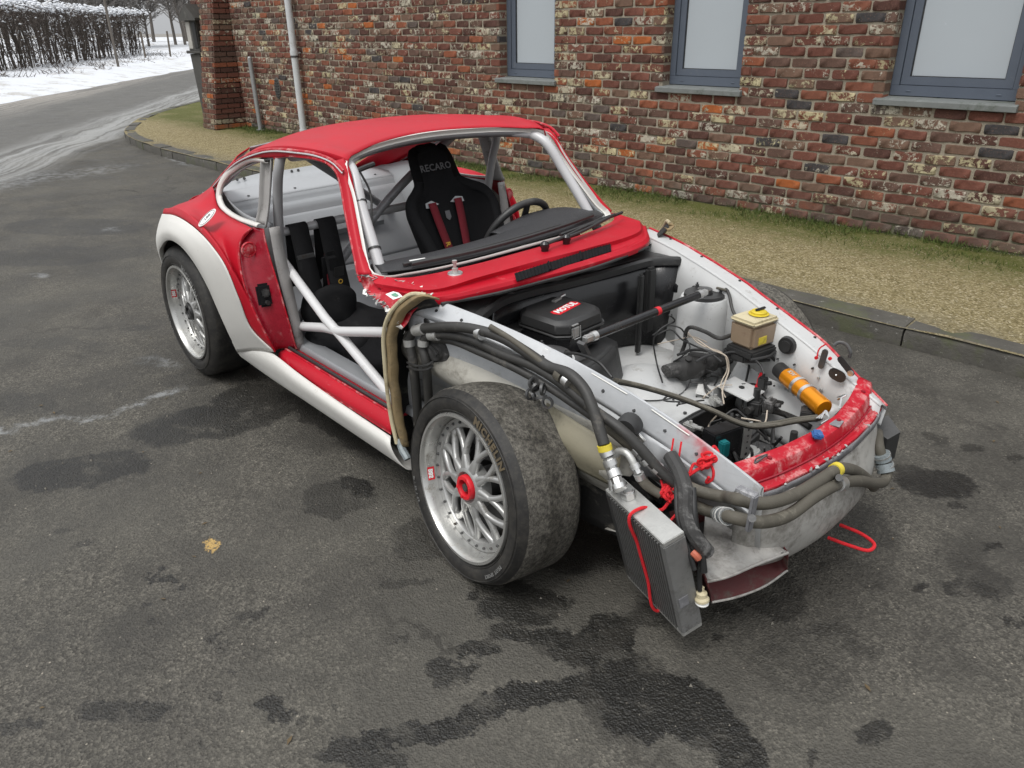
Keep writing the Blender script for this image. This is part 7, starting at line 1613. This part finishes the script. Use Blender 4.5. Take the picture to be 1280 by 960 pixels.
    m=MB(); c=c-Vector((-.004,0,.026)); m.lathe([(0,-.006),(.014,-.004),(.019,.003),(.016,.008)],18,Matrix.Translation(c)@Matrix.Rotation(PI/2,4,'X')@Matrix.Rotation(PI,4,'X')); part(m,'bulb_lens','white_label')
front_hoses()

def duct():
    A=(0.576,-0.308,0.345); B=(0.654,-0.267,0.340); Cc=(0.811,-0.243,0.315); D=(0.795,-0.287,0.310); E=(0.754,-0.462,0.315); F=(0.733,-0.513,0.315); G=(0.703,-0.495,0.330)
    m=MB(); 
    top=[A,B,(0.735,-0.256,0.330),Cc]; bot=[G,F,E,D]
    m.patch([[A,(0.613,-0.288,0.343),B,(0.739,-0.253,0.330),Cc],[(0.664,-0.445,0.340),(0.692,-0.382,0.336),(0.725,-0.334,0.332),(0.765,-0.294,0.322),(0.804,-0.269,0.314)],[G,(0.731,-0.513,0.316),(0.754,-0.462,0.315),(0.779,-0.353,0.312),(0.813,-0.246,0.315)]],22,14,linear=True); m.jitter(.004,16); p=part(m,'intake_duct','white_worn2',solid=.003)
    lipT=[Vector((0.731,-0.513,0.316)),Vector((0.754,-0.462,0.315)),Vector((0.779,-0.353,0.312)),Vector((0.813,-0.246,0.315))]; lipB=[Vector((0.720,-0.460,0.205)),Vector((0.749,-0.393,0.200)),Vector((0.780,-0.291,0.200)),Vector((0.795,-0.194,0.212))]
    back=[q+Vector((-.26,.17,.01)) for q in lipT]; backB=[q+Vector((-.26,.17,.01)) for q in lipB]
    m=MB(); m.patch([lipB,backB],12,4,linear=True); m.patch([back,backB],12,4,linear=True); m.patch([[lipT[-1],lipB[-1]],[back[-1],backB[-1]]],4,4,linear=True); m.patch([[lipT[0],lipB[0]],[back[0],backB[0]]],4,4,linear=True); m.obj('duct_inside','duct_red',p,solid=.003,body=False)
    m=MB(); m.patch([[G,lipT[0]],[Vector((0.706,-0.481,0.260)),lipB[0]]],6,6,linear=True); m.jitter(.004,20); m.obj('torn_side','duct_red',p,solid=.003)
    m=MB(); m.tube(lipT,.004,6,24); m.tube(lipB,.0035,6,24); m.obj('lip_edge','white_worn2',p)
duct()

# ---------------- oil cooler hanging on red cord
def cooler():
    A=Vector((0.401,-0.557,0.455)); B=Vector((0.715,-0.681,0.475)); a=Vector((0.437,-0.497,0.130)); b=Vector((0.660,-0.532,0.110))
    ex=((B-A)+(b-a)).normalized(); down=((a-A)+(b-B)); down=(down-ex*down.dot(ex)).normalized(); n=ex.cross(down)
    if n.y>0: n=-n            # n: outwards to the car's right
    L=((B-A).length+(b-a).length)/2; H=((a-A).length+(b-B).length)/2; T=.066
    o=(A+B+a+b)/4
    K=empty('oil_cooler',tuple(o),'finned aluminium oil cooler dangling at the front corner, tied with red cord','oil cooler')
    Rm=Matrix((ex,down,n)).transposed()
    def bx(mb,c,d,bev=0): mb.box(Rm@Vector(c),d,Rm,bev)
    m=MB(); bx(m,(0,0,-T/2),(L-.03,H-.02,T-.006)); m.obj('core','cooler_core',K,smooth=False)
    m=MB(); bx(m,(0,-H/2+.008,-T/2),(L,.016,T),.002); m.obj('top_tank','alu_cast',K)
    m=MB(); bx(m,(0,H/2-.008,-T/2),(L,.016,T),.002); m.obj('bottom_tank','alu_cast',K)
    m=MB(); bx(m,(L/2-.010,0,-T/2),(.022,H-.032,T+.002),.002); m.obj('end_plate','alu_plate',K); m=MB(); bx(m,(-L/2+.010,0,-T/2),(.022,H-.032,T+.002),.002); m.obj('end_plate','steel_dark',K)
    nf=int((L-.05)/.0115)
    for k in range(nf):
        x=-L/2+.028+k*(L-.056)/(nf-1); m=MB(); bx(m,(x,0,.0),(.0050,H-.034,.006)); m.obj('core_tube','alu_dark',K,smooth=False)
    m=MB()
    for k in range(int(H/.006)):
        y=-H/2+.02+k*.006
        if y<H/2-.02: bx(m,(0,y,-.0045),(L-.05,.0012,.004))
    o2=m.obj('fins','cooler_core',K,smooth=False); o2['kind']='stuff'
    m=MB(); bx(m,(L/2+.0022,.05,-T/2+.01),(.0015,.035,.03)); m.obj('grey_sticker','primer_worn',K,smooth=False)
    for x in (-L/2+.035,-L/2+.075):
        m=MB(); p=Rm@Vector((x,-H/2-.001,-T/2)); m.cyl(p,p+Rm@Vector((0,-.022,0)),.021,seg=6); m.cyl(p+Rm@Vector((0,-.022,0)),p+Rm@Vector((0,-.03,0)),.017,seg=16); m.obj('port_boss','alu',K)
    m=MB(); 
    t=text_mesh('IIIII III',.012,.0003); 
    # cord, a thing of its own
    R=MB()
    def W2(p): return Vector(p)
    top=Rm@Vector((.0,-H/2-.004,.004))+o
    fr=lambda x,y: Rm@Vector((x,y,.006))+o
    def strand(pts,r=.0042): 
        R.tube(pts,r,6,len(pts)*8)
    strand([(0.595,-0.352,0.589),(0.610,-0.385,0.570),(0.593,-0.410,0.550),(0.580,-0.440,0.531),(0.584,-0.470,0.507),(0.576,-0.500,0.483),(0.567,-0.520,0.456),Rm@Vector((-L*.0,-H/2-.005,-T*.5))+o,fr(.0,-H/2-.004),fr(.003,-H*.2),fr(.012,H*.15),fr(.020,H/2-.002),Rm@Vector((.022,H/2+.004,-T*.5))+o],.0048)
    strand([(0.595,-0.352,0.589),(0.587,-0.330,0.590),(0.602,-0.330,0.576),(0.608,-0.375,0.573),(0.604,-0.400,0.558),(0.581,-0.410,0.563),(0.582,-0.430,0.541)])
    strand([(0.612,-0.380,0.569),(0.628,-0.385,0.548),(0.629,-0.390,0.525),(0.619,-0.400,0.516),(0.625,-0.400,0.537)])
    strand([(0.584,-0.470,0.507),(0.560,-0.470,0.527),(0.553,-0.480,0.512),(0.554,-0.500,0.490),(0.579,-0.490,0.487),(0.578,-0.470,0.504)])
    strand([(0.587,-0.480,0.497),(0.614,-0.500,0.483),(0.615,-0.530,0.464),(0.608,-0.550,0.444)],.0036)
    strand([(0.525,-0.480,0.514),(0.542,-0.490,0.501),(0.563,-0.500,0.484),(0.584,-0.510,0.483)],.0036)
    strand([(0.512,-0.420,0.619),(0.517,-0.430,0.594),(0.521,-0.440,0.574)],.003); strand([(0.539,-0.420,0.620),(0.544,-0.430,0.600),(0.549,-0.440,0.571)],.003)
    for c,sz,nn_ in (((0.605,-0.372,0.578),.017,9),((0.607,-0.395,0.568),.014,7),((0.560,-0.495,0.494),.016,8),((0.578,-0.478,0.513),.010,4)):
        c=Vector(c)
        for k in range(nn_):
            random.seed(k+int(sz*9999)); ax=Vector((random.gauss(0,1),random.gauss(0,1),random.gauss(0,1))).normalized(); q=ax.to_track_quat('Y','Z').to_matrix().to_4x4()
            off=Vector((random.uniform(-1,1),random.uniform(-1,1),random.uniform(-1,1)))*sz*.55
            R.tube([Matrix.Translation(c+off)@q@Vector((sz*math.cos(t*PI/4),0,sz*.7*math.sin(t*PI/4))) for t in range(8)],.0042,6,24,closed=True)
    tag(R.obj('red_cord','rope_red'),'bright red knotted cord tying the oil cooler to the car\'s front rail','cord')
cooler()
